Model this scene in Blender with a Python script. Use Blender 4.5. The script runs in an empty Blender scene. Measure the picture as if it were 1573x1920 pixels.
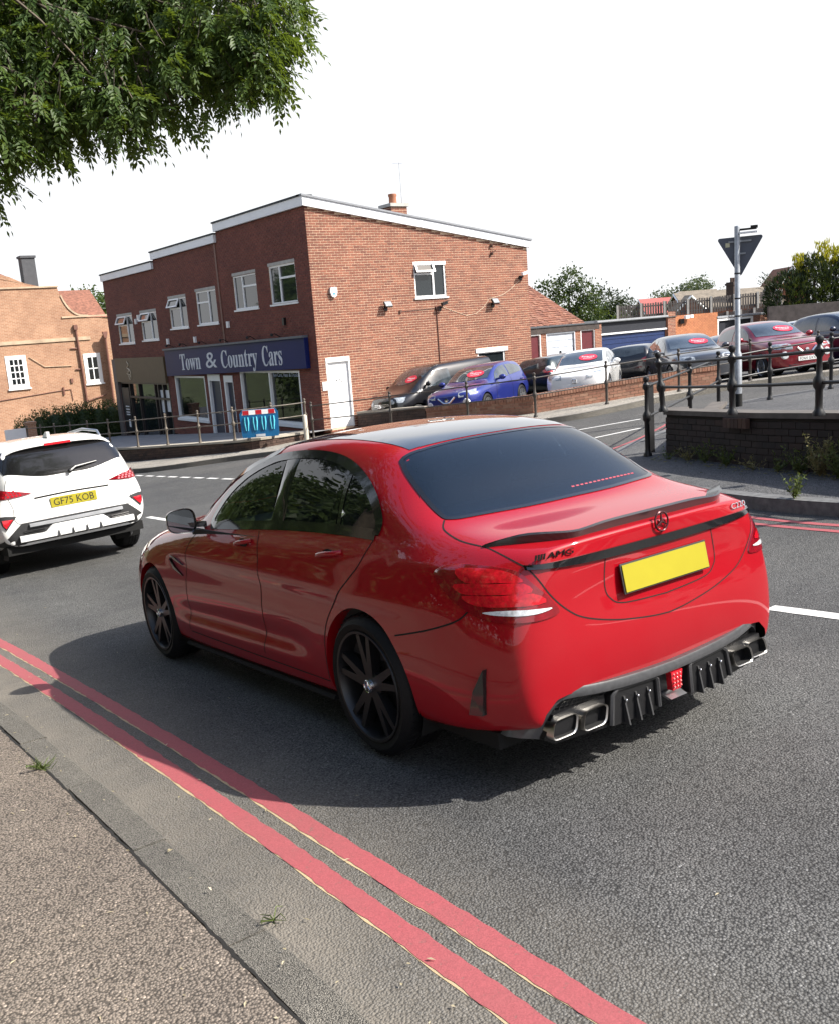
import bpy, bmesh, math, random
from math import sin, cos, pi, radians, sqrt, exp, log, atan2
from mathutils import Vector, Matrix
from mathutils.bvhtree import BVHTree
from mathutils.geometry import delaunay_2d_cdt
S = bpy.context.scene
COL = S.collection
rnd = random.Random(7)

# ---------------------------------------------------------------- camera
CAM_H = 1.6534
cam_d = bpy.data.cameras.new('camera'); cam = bpy.data.objects.new('camera', cam_d); COL.objects.link(cam)
cam_d.sensor_fit = 'VERTICAL'; cam_d.sensor_height = 24.0
cam_d.lens = 1760.0 / 1920.0 * 24.0
cam_d.clip_start = 0.05; cam_d.clip_end = 2000
AZ, PITCH, ROLL = radians(34.671), radians(11.4), radians(4.2)
f_ = Vector((sin(AZ) * cos(PITCH), cos(AZ) * cos(PITCH), -sin(PITCH)))
r_ = Vector((cos(AZ), -sin(AZ), 0.0)); u_ = r_.cross(f_)
r2 = r_ * cos(ROLL) + u_ * -sin(ROLL); u2 = u_ * cos(ROLL) + r_ * sin(ROLL)
mat = Matrix.Identity(4)
for i in range(3):
    mat[i][0], mat[i][1], mat[i][2] = r2[i], u2[i], -f_[i]
mat[2][3] = CAM_H
cam.matrix_world = mat
S.camera = cam

# ---------------------------------------------------------------- sky, sun, exposure
SUN_DIR = Vector((0.83, -0.90, 1.117)).normalized()
world = bpy.data.worlds.new('World'); S.world = world; world.use_nodes = True
wn = world.node_tree; wn.nodes.clear()
bg = wn.nodes.new('ShaderNodeBackground'); wo = wn.nodes.new('ShaderNodeOutputWorld')
sky = wn.nodes.new('ShaderNodeTexSky'); sky.sky_type = 'NISHITA'; sky.sun_disc = False
sky.sun_elevation = math.asin(SUN_DIR.z); sky.sun_rotation = atan2(SUN_DIR.x, SUN_DIR.y)
sky.altitude = 50; sky.air_density = 1.0; sky.dust_density = 2.2; sky.ozone_density = 1.2
bg.inputs['Strength'].default_value = 0.15
# thin bright haze low in the sky, the same all the way round, clear blue overhead
tcs = wn.nodes.new('ShaderNodeTexCoord'); sx = wn.nodes.new('ShaderNodeSeparateXYZ'); wn.links.new(tcs.outputs['Generated'], sx.inputs[0])
hz = wn.nodes.new('ShaderNodeValToRGB'); he = hz.color_ramp.elements; he[0].position = 0.0; he[0].color = (1, 1, 1, 1); he[1].position = .80; he[1].color = (0, 0, 0, 1)
for p_, c_ in ((.36, .93), (.46, .42), (.60, .10)):
    el = he.new(p_); el.color = (c_, c_, c_, 1)
wn.links.new(sx.outputs['Z'], hz.inputs[0])
mixs = wn.nodes.new('ShaderNodeMix'); mixs.data_type = 'RGBA'; wn.links.new(hz.outputs[0], mixs.inputs[0]); wn.links.new(sky.outputs[0], mixs.inputs[6]); mixs.inputs[7].default_value = (4.0, 4.05, 4.15, 1)
wn.links.new(mixs.outputs[2], bg.inputs['Color']); wn.links.new(bg.outputs[0], wo.inputs['Surface'])
sun_d = bpy.data.lights.new('sun', 'SUN'); sun_d.energy = 4.9; sun_d.angle = radians(0.53); sun_d.color = (1.0, 0.955, 0.87)
sun = bpy.data.objects.new('sun', sun_d); COL.objects.link(sun)
sun.rotation_euler = SUN_DIR.to_track_quat('Z', 'Y').to_euler(); sun.location = (20, -20, 40)
S.view_settings.view_transform = 'Standard'; S.view_settings.look = 'None'
S.view_settings.exposure = 0.90; S.view_settings.gamma = 1.0; S.view_settings.use_curve_mapping = False
S.cycles.max_bounces = 8; S.cycles.transparent_max_bounces = 12
S.cycles.use_denoising = True
S.cycles.sample_clamp_indirect = 4.0

# ---------------------------------------------------------------- helpers
def sp(v, k):
    return k * math.log1p(math.exp(max(-40, min(40, v / k))))
def G(x, y):
    """height of the sloping ground"""
    xx = x if x < 45 else 45 + 25 * math.tanh((x - 45) / 25)
    yy = y if y < 55 else 55 + 25 * math.tanh((y - 55) / 25)
    if yy < -25: yy = -25 + 15 * math.tanh((yy + 25) / 15)
    return -.0915 * yy + .0135 * sp(yy - 7, 1.0) + .045 * sp(xx - 4, .4)

def tag(o, label=None, cat=None, group=None, kind=None):
    if label: o['label'] = label
    if cat: o['category'] = cat
    if group: o['group'] = group
    if kind: o['kind'] = kind
    return o
def empty(name, loc=(0, 0, 0), rot=None, label=None, cat=None, group=None):
    o = bpy.data.objects.new(name, None); COL.objects.link(o)
    o.empty_display_size = .2
    if isinstance(rot, Matrix):
        m = rot.to_4x4(); m.translation = Vector(loc); o.matrix_world = m
    else:
        o.location = loc
        if rot is not None: o.rotation_euler = (0, 0, rot)
    return tag(o, label, cat, group)
def link(name, me, parent=None):
    o = bpy.data.objects.new(name, me); COL.objects.link(o)
    if parent is not None: o.parent = parent
    return o
def copy_tree(o, parent=None):
    c = o.copy(); COL.objects.link(c); c.parent = parent
    if parent is not None: c.matrix_parent_inverse = o.matrix_parent_inverse.copy()
    for ch in list(o.children): copy_tree(ch, c)
    return c

class MB:
    """collects polygons, then builds one mesh object"""
    def __init__(self): self.v = []; self.f = []; self.m = []; self.cur = 0; self.T = None
    def vert(self, p):
        p = Vector(p)
        if self.T is not None: p = self.T @ p
        self.v.append(p); return len(self.v) - 1
    def face(self, idx, mi=None): self.f.append(tuple(idx)); self.m.append(self.cur if mi is None else mi)
    def poly(self, pts, mi=None): self.face([self.vert(p) for p in pts], mi)
    def box(self, c, s, rz=0.0, mi=None, R=None):
        hx, hy, hz = s[0] / 2, s[1] / 2, s[2] / 2; c = Vector(c)
        M = R if R is not None else Matrix.Rotation(rz, 3, 'Z')
        i = [self.vert(c + M @ Vector((a * hx, b * hy, d * hz))) for d in (-1, 1) for a, b in ((-1, -1), (1, -1), (1, 1), (-1, 1))]
        for q in ((3, 2, 1, 0), (4, 5, 6, 7), (0, 1, 5, 4), (1, 2, 6, 5), (2, 3, 7, 6), (3, 0, 4, 7)): self.face([i[k] for k in q], mi)
    def box2(self, a, b, mi=None):
        self.box([(a[k] + b[k]) / 2 for k in range(3)], [abs(b[k] - a[k]) for k in range(3)], mi=mi)
    def prism(self, pts, off, mi=None, cap=True):
        """pts: 3-D outline, off: extrusion vector"""
        off = Vector(off); a = [self.vert(p) for p in pts]; b = [self.vert(Vector(p) + off) for p in pts]; n = len(pts)
        for k in range(n): self.face((a[k], a[(k + 1) % n], b[(k + 1) % n], b[k]), mi)
        if cap: self.face(a[::-1], mi); self.face(b, mi)
    def tube(self, path, r, n=8, mi=None, caps=True, closed=False):
        path = [Vector(p) for p in path]; rings = []; up = None
        L = len(path)
        for k, p in enumerate(path):
            if closed: t = path[(k + 1) % L] - path[k - 1]
            else: t = path[min(k + 1, L - 1)] - path[max(k - 1, 0)]
            t.normalize()
            if up is None:
                up = Vector((0, 0, 1)) if abs(t.z) < .9 else Vector((1, 0, 0))
            s = t.cross(up).normalized(); up = s.cross(t).normalized()
            rr = r[k] if isinstance(r, (list, tuple)) else r
            rings.append([self.vert(p + (s * cos(2 * pi * j / n) + up * sin(2 * pi * j / n)) * rr) for j in range(n)])
        R = range(L) if closed else range(L - 1)
        for k in R:
            A, B = rings[k], rings[(k + 1) % L]
            for j in range(n): self.face((A[j], B[j], B[(j + 1) % n], A[(j + 1) % n]), mi)
        if caps and not closed: self.face(rings[0], mi); self.face(rings[-1][::-1], mi)
    def lathe(self, prof, n=24, c=(0, 0, 0), axis='z', mi=None, a0=0.0, a1=2 * pi):
        """prof: (radius, height) pairs"""
        c = Vector(c); rings = []; full = abs(a1 - a0 - 2 * pi) < 1e-6
        for r, h in prof:
            ring = []
            for j in range(n if full else n + 1):
                a = a0 + (a1 - a0) * j / n
                if axis == 'z': p = Vector((r * cos(a), r * sin(a), h))
                elif axis == 'x': p = Vector((h, r * cos(a), r * sin(a)))
                else: p = Vector((r * sin(a), h, r * cos(a)))
                ring.append(self.vert(c + p))
            rings.append(ring)
        for A, B in zip(rings, rings[1:]):
            m = len(A)
            for j in range(m if full else m - 1): self.face((A[j], A[(j + 1) % m], B[(j + 1) % m], B[j]), mi)
    def ball(self, c, r, n=8, m=5, mi=None, s=(1, 1, 1)):
        c = Vector(c); rings = []
        for i in range(m + 1):
            th = pi * i / m
            rings.append([self.vert(c + Vector((s[0] * r * sin(th) * cos(2 * pi * j / n), s[1] * r * sin(th) * sin(2 * pi * j / n), s[2] * r * cos(th)))) for j in range(n)])
        for A, B in zip(rings, rings[1:]):
            for j in range(n): self.face((A[j], B[j], B[(j + 1) % n], A[(j + 1) % n]), mi)
    def mesh(self, name, mats, smooth=None, merge=0.0):
        me = bpy.data.meshes.new(name)
        me.from_pydata([tuple(v) for v in self.v], [], self.f)
        if not isinstance(mats, (list, tuple)): mats = [mats]
        for mt in mats: me.materials.append(mt)
        if len(mats) > 1: me.polygons.foreach_set('material_index', self.m)
        if merge or smooth is not None:
            bm = bmesh.new(); bm.from_mesh(me)
            if merge: bmesh.ops.remove_doubles(bm, verts=bm.verts, dist=merge)
            if smooth is not None:
                for fc in bm.faces: fc.smooth = True
                for e in bm.edges:
                    if len(e.link_faces) == 2:
                        if e.calc_face_angle(0) > radians(smooth): e.smooth = False
            bm.to_mesh(me); bm.free()
        me.update()
        return me
    def build(self, name, mats, parent=None, smooth=None, merge=0.0):
        return link(name, self.mesh(name, mats, smooth, merge), parent)

# ---------------------------------------------------------------- materials
MATS = {}
def nt(name):
    m = bpy.data.materials.new(name); m.use_nodes = True; t = m.node_tree
    return m, t, t.nodes['Principled BSDF']
def N(t, kind, **kw):
    n = t.nodes.new('ShaderNode' + kind)
    for k, v in kw.items():
        if k in n.inputs: n.inputs[k].default_value = v
        else: setattr(n, k, v)
    return n
def ramp(t, fac, stops, interp='LINEAR'):
    r = t.nodes.new('ShaderNodeValToRGB'); r.color_ramp.interpolation = interp
    e = r.color_ramp.elements
    while len(e) < len(stops): e.new(.5)
    for el, (p, c) in zip(e, stops): el.position = p; el.color = c if len(c) == 4 else (*c, 1)
    t.links.new(fac, r.inputs['Fac']); return r
def mixc(t, fac, a, b, blend='MIX'):
    m = t.nodes.new('ShaderNodeMix'); m.data_type = 'RGBA'; m.blend_type = blend
    for sock, val in ((m.inputs[0], fac), (m.inputs[6], a), (m.inputs[7], b)):
        if hasattr(val, 'type') and hasattr(val, 'node'): t.links.new(val, sock)
        elif isinstance(val, (int, float)): sock.default_value = val
        else: sock.default_value = val if len(val) == 4 else (*val, 1)
    return m.outputs[2]
def bump(t, height, strength=.3, dist=.01, normal=None):
    b = N(t, 'Bump'); b.inputs['Strength'].default_value = strength; b.inputs['Distance'].default_value = dist
    t.links.new(height, b.inputs['Height'])
    if normal is not None: t.links.new(normal, b.inputs['Normal'])
    return b.outputs['Normal']
def objco(t, scale=None):
    c = N(t, 'TexCoord')
    if scale is None: return c.outputs['Object']
    mp = N(t, 'Mapping'); mp.inputs['Scale'].default_value = scale; t.links.new(c.outputs['Object'], mp.inputs['Vector']); return mp.outputs[0]
def geoco(t, scale=None):
    c = N(t, 'NewGeometry')
    if scale is None: return c.outputs['Position']
    mp = N(t, 'Mapping'); mp.inputs['Scale'].default_value = scale; t.links.new(c.outputs['Position'], mp.inputs['Vector']); return mp.outputs[0]
def noise(t, co, scale, detail=3, rough=.55):
    n = N(t, 'TexNoise'); n.inputs['Scale'].default_value = scale; n.inputs['Detail'].default_value = detail; n.inputs['Roughness'].default_value = rough
    t.links.new(co, n.inputs['Vector']); return n
def plain(name, col, rough=.6, metal=0.0, coat=0.0, vary=.12, scale=6.0, bumps=0.0, spec=.5):
    if name in MATS: return MATS[name]
    m, t, b = nt(name); co = objco(t)
    n = noise(t, co, scale, 4)
    c2 = tuple(min(1, c * (1 + vary)) for c in col); c1 = tuple(c * (1 - vary) for c in col)
    r = ramp(t, n.outputs['Fac'], [(.3, c1), (.7, c2)])
    t.links.new(r.outputs[0], b.inputs['Base Color'])
    b.inputs['Roughness'].default_value = rough; b.inputs['Metallic'].default_value = metal
    b.inputs['Specular IOR Level'].default_value = spec
    if coat: b.inputs['Coat Weight'].default_value = coat; b.inputs['Coat Roughness'].default_value = .04
    if bumps:
        n2 = noise(t, co, scale * 12, 3); t.links.new(bump(t, n2.outputs['Fac'], bumps, .004), b.inputs['Normal'])
    MATS[name] = m; return m
def paint(name, col, flake=.15, rough=.35, metal=.35):
    if name in MATS: return MATS[name]
    m, t, b = nt(name); co = objco(t)
    n = noise(t, co, 900, 1); n2 = noise(t, co, 2.2, 4)
    c1 = tuple(c * (1 - flake) for c in col); c2 = tuple(min(1, c * (1 + flake)) for c in col)
    r = ramp(t, n.outputs['Fac'], [(.35, c1), (.65, c2)])
    dusty = ramp(t, n2.outputs['Fac'], [(.45, (0, 0, 0)), (.8, (.018, .018, .018))])
    t.links.new(mixc(t, dusty.outputs[0], r.outputs[0], (.35, .32, .29)), b.inputs['Base Color'])
    b.inputs['Metallic'].default_value = metal; b.inputs['Roughness'].default_value = rough
    b.inputs['Coat Weight'].default_value = 1.0; b.inputs['Coat Roughness'].default_value = .025; b.inputs['Coat IOR'].default_value = 1.5
    t.links.new(bump(t, n2.outputs['Fac'], .02, .01), b.inputs['Coat Normal'])
    MATS[name] = m; return m
def glass(name, tint, trans, body=(.006, .007, .008)):
    """coated window glass: tinted see-through under a mirror coat"""
    if name in MATS: return MATS[name]
    m = bpy.data.materials.new(name); m.use_nodes = True; t = m.node_tree; t.nodes.clear()
    out = N(t, 'OutputMaterial'); tr = N(t, 'BsdfTransparent'); tr.inputs[0].default_value = tuple(c * trans for c in tint) + (1,)
    df = N(t, 'BsdfDiffuse'); df.inputs[0].default_value = (*body, 1)
    gl = N(t, 'BsdfGlossy'); gl.inputs['Roughness'].default_value = .012; gl.inputs[0].default_value = (1, 1, 1, 1)
    n = noise(t, objco(t), 1.7, 2); nb = bump(t, n.outputs['Fac'], .025, .02); t.links.new(nb, gl.inputs['Normal'])
    fr = N(t, 'Fresnel'); fr.inputs['IOR'].default_value = 1.52; t.links.new(nb, fr.inputs['Normal'])
    ad = N(t, 'AddShader'); t.links.new(tr.outputs[0], ad.inputs[0]); t.links.new(df.outputs[0], ad.inputs[1])
    mx = N(t, 'MixShader'); t.links.new(fr.outputs[0], mx.inputs[0]); t.links.new(ad.outputs[0], mx.inputs[1]); t.links.new(gl.outputs[0], mx.inputs[2])
    t.links.new(mx.outputs[0], out.inputs[0]); MATS[name] = m; return m
def backdark(m):
    """a shell's inner side is unpainted dark trim"""
    t = m.node_tree; b = t.nodes['Principled BSDF']; g = N(t, 'NewGeometry'); d = N(t, 'BsdfDiffuse'); d.inputs[0].default_value = (.012, .012, .013, 1)
    mx = N(t, 'MixShader'); o = t.nodes['Material Output']
    t.links.new(g.outputs['Backfacing'], mx.inputs[0]); t.links.new(b.outputs[0], mx.inputs[1]); t.links.new(d.outputs[0], mx.inputs[2]); t.links.new(mx.outputs[0], o.inputs[0])
    return m
# ---------------------------------------------------------------- car shells
def pchip(keys):
    xs = [k[0] for k in keys]; ys = [k[1] for k in keys]; n = len(xs)
    if n == 1: return lambda x: ys[0]
    h = [xs[i + 1] - xs[i] for i in range(n - 1)]; d = [(ys[i + 1] - ys[i]) / h[i] for i in range(n - 1)]
    m = [0.0] * n; m[0] = d[0]; m[-1] = d[-1]
    for i in range(1, n - 1):
        if d[i - 1] * d[i] > 0:
            w1 = 2 * h[i] + h[i - 1]; w2 = h[i] + 2 * h[i - 1]; m[i] = (w1 + w2) / (w1 / d[i - 1] + w2 / d[i])
    def ev(x):
        if x <= xs[0]: return ys[0]
        if x >= xs[-1]: return ys[-1]
        i = 0
        while x > xs[i + 1]: i += 1
        s = (x - xs[i]) / h[i]
        return ((1 + 2 * s) * (1 - s) ** 2 * ys[i] + s * (1 - s) ** 2 * h[i] * m[i] + s * s * (3 - 2 * s) * ys[i + 1] + s * s * (s - 1) * h[i] * m[i + 1])
    return ev

def car_shell(rows, stations, rear_y, front_y, arches, levels=3, creases=(), bulge=None):
    """rows: feature lines from sill to roof centre, each a list of (y, x, z);
    lofted as a cage, capped front and rear, subdivided, mirrored, wheel arches cut"""
    ev = [(pchip([(k[0], k[1]) for k in r]), pchip([(k[0], k[2]) for k in r])) for r in rows]
    nr = len(rows); split = 7
    bm = bmesh.new(); g = []
    for s in stations:
        col = []
        for i, (fx, fz) in enumerate(ev):
            y = s
            col.append(bm.verts.new((fx(s), y, fz(s))))
        g.append(col)
    # the lines near the roof centre bow outwards lengthwise
    if bulge:
        for col, s in zip(g, stations):
            for i in range(nr):
                col[i].co.y += bulge(s, col[i].co.x, i)
    for a, b in zip(g, g[1:]):
        for i in range(nr - 1): bm.faces.new((a[i], b[i], b[i + 1], a[i + 1]))
    for col, fy, fl in ((g[0], rear_y, False), (g[-1], front_y, True)):
        grid = [[col[i]] for i in range(split + 1)]
        x7 = col[split].co.x
        for i in range(split):
            xi, zi = col[i].co.x, col[i].co.z
            for k in range(split + 1, nr):
                u = col[k].co.x / max(1e-6, x7); x = xi * u
                zz = zi
                grid[i].append(bm.verts.new((x, fy(x, zz), zz)))
        grid[split] += [col[k] for k in range(split + 1, nr)]
        for i in range(split):
            for k in range(len(grid[0]) - 1):
                q = (grid[i][k], grid[i][k + 1], grid[i + 1][k + 1], grid[i + 1][k])
                bm.faces.new(q[::-1] if not fl else q)
    for v in bm.verts:
        if abs(v.co.x) < 1e-4: v.co.x = 0
    lay = bm.edges.layers.float.new('crease_edge')
    for (si, ri, rj, w) in creases:           # crease along a station between rows, or along a row
        if rj is not None:
            for r in range(ri, rj):
                e = bm.edges.get((g[si][r], g[si][r + 1]))
                if e: e[lay] = w
        else:
            lo, hi = si
            for s in range(lo, hi):
                e = bm.edges.get((g[s][ri], g[s + 1][ri]))
                if e: e[lay] = w
    # mirror
    geom = bm.verts[:] + bm.edges[:] + bm.faces[:]
    ret = bmesh.ops.duplicate(bm, geom=geom)
    nv = [e for e in ret['geom'] if isinstance(e, bmesh.types.BMVert)]; nf = [e for e in ret['geom'] if isinstance(e, bmesh.types.BMFace)]
    for v in nv: v.co.x *= -1
    bmesh.ops.reverse_faces(bm, faces=nf)
    bmesh.ops.remove_doubles(bm, verts=[v for v in bm.verts if abs(v.co.x) < 1e-4], dist=1e-4)
    bmesh.ops.recalc_face_normals(bm, faces=bm.faces)
    me = bpy.data.meshes.new('shell'); bm.to_mesh(me); bm.free()
    ob = bpy.data.objects.new('shell_tmp', me); COL.objects.link(ob)
    md = ob.modifiers.new('s', 'SUBSURF'); md.levels = levels; md.render_levels = levels
    dg = bpy.context.evaluated_depsgraph_get(); dg.update()
    me2 = bpy.data.meshes.new_from_object(ob.evaluated_get(dg)); bpy.data.objects.remove(ob); bpy.data.meshes.remove(me)
    bm = bmesh.new(); bm.from_mesh(me2); bpy.data.meshes.remove(me2)
    # outward check
    f0 = max(bm.faces, key=lambda f: f.calc_center_median().z)
    if f0.normal.z < 0: bmesh.ops.reverse_faces(bm, faces=bm.faces)
    bvh = BVHTree.FromBMesh(bm)
    for (ay, az, ar) in arches:
        for sgn in (-1, 1):
            cell = []
            for v in bm.verts:
                if v.co.x * sgn < .45: continue
                d = sqrt((v.co.y - ay) ** 2 + (v.co.z - az) ** 2)
                if d < ar + .03: cell.append((v, d))
            dele = [f for f in bm.faces if f.calc_center_median().x * sgn > .45 and sqrt((f.calc_center_median().y - ay) ** 2 + (f.calc_center_median().z - az) ** 2) < ar]
            dv = {v for f in dele for v in f.verts}
            bmesh.ops.delete(bm, geom=dele, context='FACES')
            dv = {v for v in dv if v.is_valid}
            bnd = {e for v in dv for e in v.link_edges if e.is_boundary and e.verts[0] in dv and e.verts[1] in dv}
            bv = {v for e in bnd for v in e.verts}
            for v in bv:
                dy, dz = v.co.y - ay, v.co.z - az; d = sqrt(dy * dy + dz * dz)
                if d < 1e-6: continue
                ny, nz = ay + dy / d * ar, az + dz / d * ar
                hit = bvh.ray_cast(Vector((sgn * 2, ny, nz)), Vector((-sgn, 0, 0)))
                if hit[0] is not None and abs(hit[0].x) > .4: v.co = hit[0]
                else: v.co.y, v.co.z = ny, nz
            ret = bmesh.ops.extrude_edge_only(bm, edges=list(bnd))
            nv = [e for e in ret['geom'] if isinstance(e, bmesh.types.BMVert)]
            for v in nv: v.co.x -= sgn * .03; v.co.y += (ay - v.co.y) * -.01
            ne = [e for e in ret['geom'] if isinstance(e, bmesh.types.BMEdge)]
            for e in bnd: e.smooth = False
            ret = bmesh.ops.extrude_edge_only(bm, edges=[e for e in ne if e.is_boundary])
            for v in [e for e in ret['geom'] if isinstance(e, bmesh.types.BMVert)]: v.co.x -= sgn * .16
    for f in bm.faces: f.smooth = True
    return bm, bvh

def in_poly(p, poly):
    x, y = p; c = False; n = len(poly)
    for i in range(n):
        x1, y1 = poly[i]; x2, y2 = poly[i - 1]
        if (y1 > y) != (y2 > y) and x < (x2 - x1) * (y - y1) / (y2 - y1) + x1: c = not c
    return c
def spline2(pts, n=6, closed=True):
    """Catmull-Rom through points (any dimension); a point given as a list is kept a corner"""
    P = [Vector(p) for p in pts]; corner = [isinstance(p, list) for p in pts]; out = []; L = len(P)
    for i in range(L if closed else L - 1):
        p1, p2 = P[i], P[(i + 1) % L]
        p0 = P[i - 1] if (closed or i > 0) else p1; p3 = P[(i + 2) % L] if (closed or i + 2 < L) else p2
        if corner[i]: p0 = p1 + (p1 - p2) * .3
        if corner[(i + 1) % L]: p3 = p2 + (p2 - p1) * .3
        for k in range(n):
            s = k / n
            out.append(.5 * ((2 * p1) + (p2 - p0) * s + (2 * p0 - 5 * p1 + 4 * p2 - p3) * s * s + (3 * p1 - p0 - 3 * p2 + p3) * s ** 3))
    if not closed: out.append(P[-1])
    return out
def basis(d):
    d = Vector(d).normalized(); up = Vector((0, 0, 1)) if abs(d.z) < .95 else Vector((0, 1, 0))
    s = up.cross(d).normalized(); return d, s, d.cross(s).normalized()
def panel(bvh, pts, d, name, mat, parent, off=.003, cell=.03, mirror=False, smooth=True, thick=0.0, n=5, spl=True, sharp=None):
    """a skin panel: an outline (3-D points) seen along direction d (pointing into the body), laid on the shell"""
    d, s, u = basis(d)
    o = Vector(pts[0]); 
    if spl: P = [(q.dot(s), q.dot(u)) for q in spline2([(list(p) if isinstance(p, list) else tuple(p)) for p in pts], n)]
    else: P = [(Vector(p).dot(s), Vector(p).dot(u)) for p in pts]
    xs = [p[0] for p in P]; ys = [p[1] for p in P]
    V = [Vector(p) for p in P]; nb = len(V)
    k = 0; x = min(xs) + cell / 2
    while x < max(xs):
        y = min(ys) + cell / 2
        while y < max(ys):
            if in_poly((x, y), P):
                if min((x - p[0]) ** 2 + (y - p[1]) ** 2 for p in P) > (cell * .45) ** 2: V.append(Vector((x, y)))
            y += cell
        x += cell
    vs, es, fs, ov, oe, of = delaunay_2d_cdt(V, [(i, (i + 1) % nb) for i in range(nb)], [list(range(nb))], 1, 1e-6)
    mb = MB(); w = d.dot(Vector(pts[0])); ids = []
    last = None
    for v in vs:
        q = s * v.x + u * v.y
        hit = bvh.ray_cast(q - d * 3.0, d)
        if hit[0] is None:
            nr = bvh.find_nearest(q + d * w)
            loc, nn = nr[0], nr[1]
        else: loc, nn = hit[0], hit[1]
        if nn.dot(d) > 0: nn = -nn
        ids.append(mb.vert(loc + nn * off))
    for f in fs:
        a, b, c = [mb.v[ids[i]] for i in f[:3]]
        if (b - a).cross(c - a).dot(d) > 0: f = f[::-1]
        mb.face([ids[i] for i in f])
    if thick:
        cnt = {}
        for f in mb.f:
            for i in range(len(f)): cnt[(f[i], f[(i + 1) % len(f)])] = 1
        edges = [e for e in cnt if (e[1], e[0]) not in cnt]
        mp = {}
        for e in edges:
            for i in e:
                if i not in mp: mp[i] = mb.vert(mb.v[i] + d * thick)
        for a, b in edges: mb.face((b, a, mp[a], mp[b]))
    o1 = mb.build(name, mat, parent, smooth=sharp if sharp else (50 if thick else 180))
    if mirror:
        mb2 = MB(); mb2.v = [Vector((-v.x, v.y, v.z)) for v in mb.v]; mb2.f = [f[::-1] for f in mb.f]; mb2.m = mb.m
        o2 = mb2.build(name, mat, parent, smooth=sharp if sharp else (50 if thick else 180)); return o1, o2
    return o1
def seam(bvh, pts, d, width=.006, off=.0012, mb=None, mirror=True, step=.02, spl=True, n=8):
    """a shut line: a thin dark ribbon laid on the shell"""
    d = Vector(d).normalized(); mb = mb or MB()
    P = spline2(pts, n, closed=False) if spl else [Vector(p) for p in pts]
    Q = [P[0]]
    for a, b in zip(P, P[1:]):
        L = (b - a).length; m = max(1, int(L / step))
        for k in range(1, m + 1): Q.append(a.lerp(b, k / m))
    H = []
    for q in Q:
        hit = bvh.ray_cast(q - d * 2.0, d)
        if hit[0] is None: hit = bvh.find_nearest(q)
        nn = hit[1] if hit[1].dot(d) < 0 else -hit[1]
        H.append((hit[0], nn))
    for sg in ((1, -1) if mirror else (1,)):
        prev = None
        for k, (p, nn) in enumerate(H):
            t = (H[min(k + 1, len(H) - 1)][0] - H[max(k - 1, 0)][0]).normalized(); s = t.cross(nn).normalized()
            a = p + s * width / 2 + nn * off; b = p - s * width / 2 + nn * off
            if sg < 0: a.x *= -1; b.x *= -1
            cur = (mb.vert(a), mb.vert(b))
            if prev: mb.face((prev[0], prev[1], cur[1], cur[0]) if sg > 0 else (prev[1], prev[0], cur[0], cur[1]))
            prev = cur
    return mb
# ---------------------------------------------------------------- ground, roads, pavements, markings
def sstep(a, b, v):
    t = max(0.0, min(1.0, (v - a) / (b - a))); return t * t * (3 - 2 * t)
def nearx(y):
    yy = max(0.0, min(y, 9.0) - 2.0); return -.0042 * yy * yy - .0588 * max(0.0, y - 9.0)
def sheet(name, outline, zf, mat, cell=1.0, skirt=0.0, kind='structure', mats=None):
    P = [Vector(p) for p in outline]; n = len(P); dense = []
    for i in range(n):
        a, b = P[i], P[(i + 1) % n]; m = max(1, int((b - a).length / cell))
        dense += [a.lerp(b, k / m) for k in range(m)]
    V = list(dense); nb = len(V); po = [(v.x, v.y) for v in V]
    xs = [v.x for v in V]; ys = [v.y for v in V]
    x = min(xs) + cell / 2
    while x < max(xs):
        y = min(ys) + cell / 2
        while y < max(ys):
            if in_poly((x, y), po): V.append(Vector((x, y)))
            y += cell
        x += cell
    vs, es, fs, *_ = delaunay_2d_cdt(V, [(i, (i + 1) % nb) for i in range(nb)], [list(range(nb))], 1, 1e-5)
    mb = MB()
    for v in vs: mb.vert((v.x, v.y, zf(v.x, v.y)))
    for f in fs:
        a, b, c = [mb.v[i] for i in f[:3]]
        mb.face(f if (b - a).cross(c - a).z > 0 else f[::-1])
    if skirt:
        base = len(mb.v)
        ed = {}
        for f in list(mb.f):
            for i in range(len(f)): ed[(f[i], f[(i + 1) % len(f)])] = 1
        bd = [e for e in ed if (e[1], e[0]) not in ed]; mp = {}
        for e in bd:
            for i in e:
                if i not in mp: mp[i] = mb.vert(mb.v[i] - Vector((0, 0, skirt)))
        for a, b in bd: mb.face((b, a, mp[a], mp[b]), 1 if mats else 0)
    o = mb.build(name, mats or mat, None, smooth=40)
    o['kind'] = kind
    return o

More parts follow.
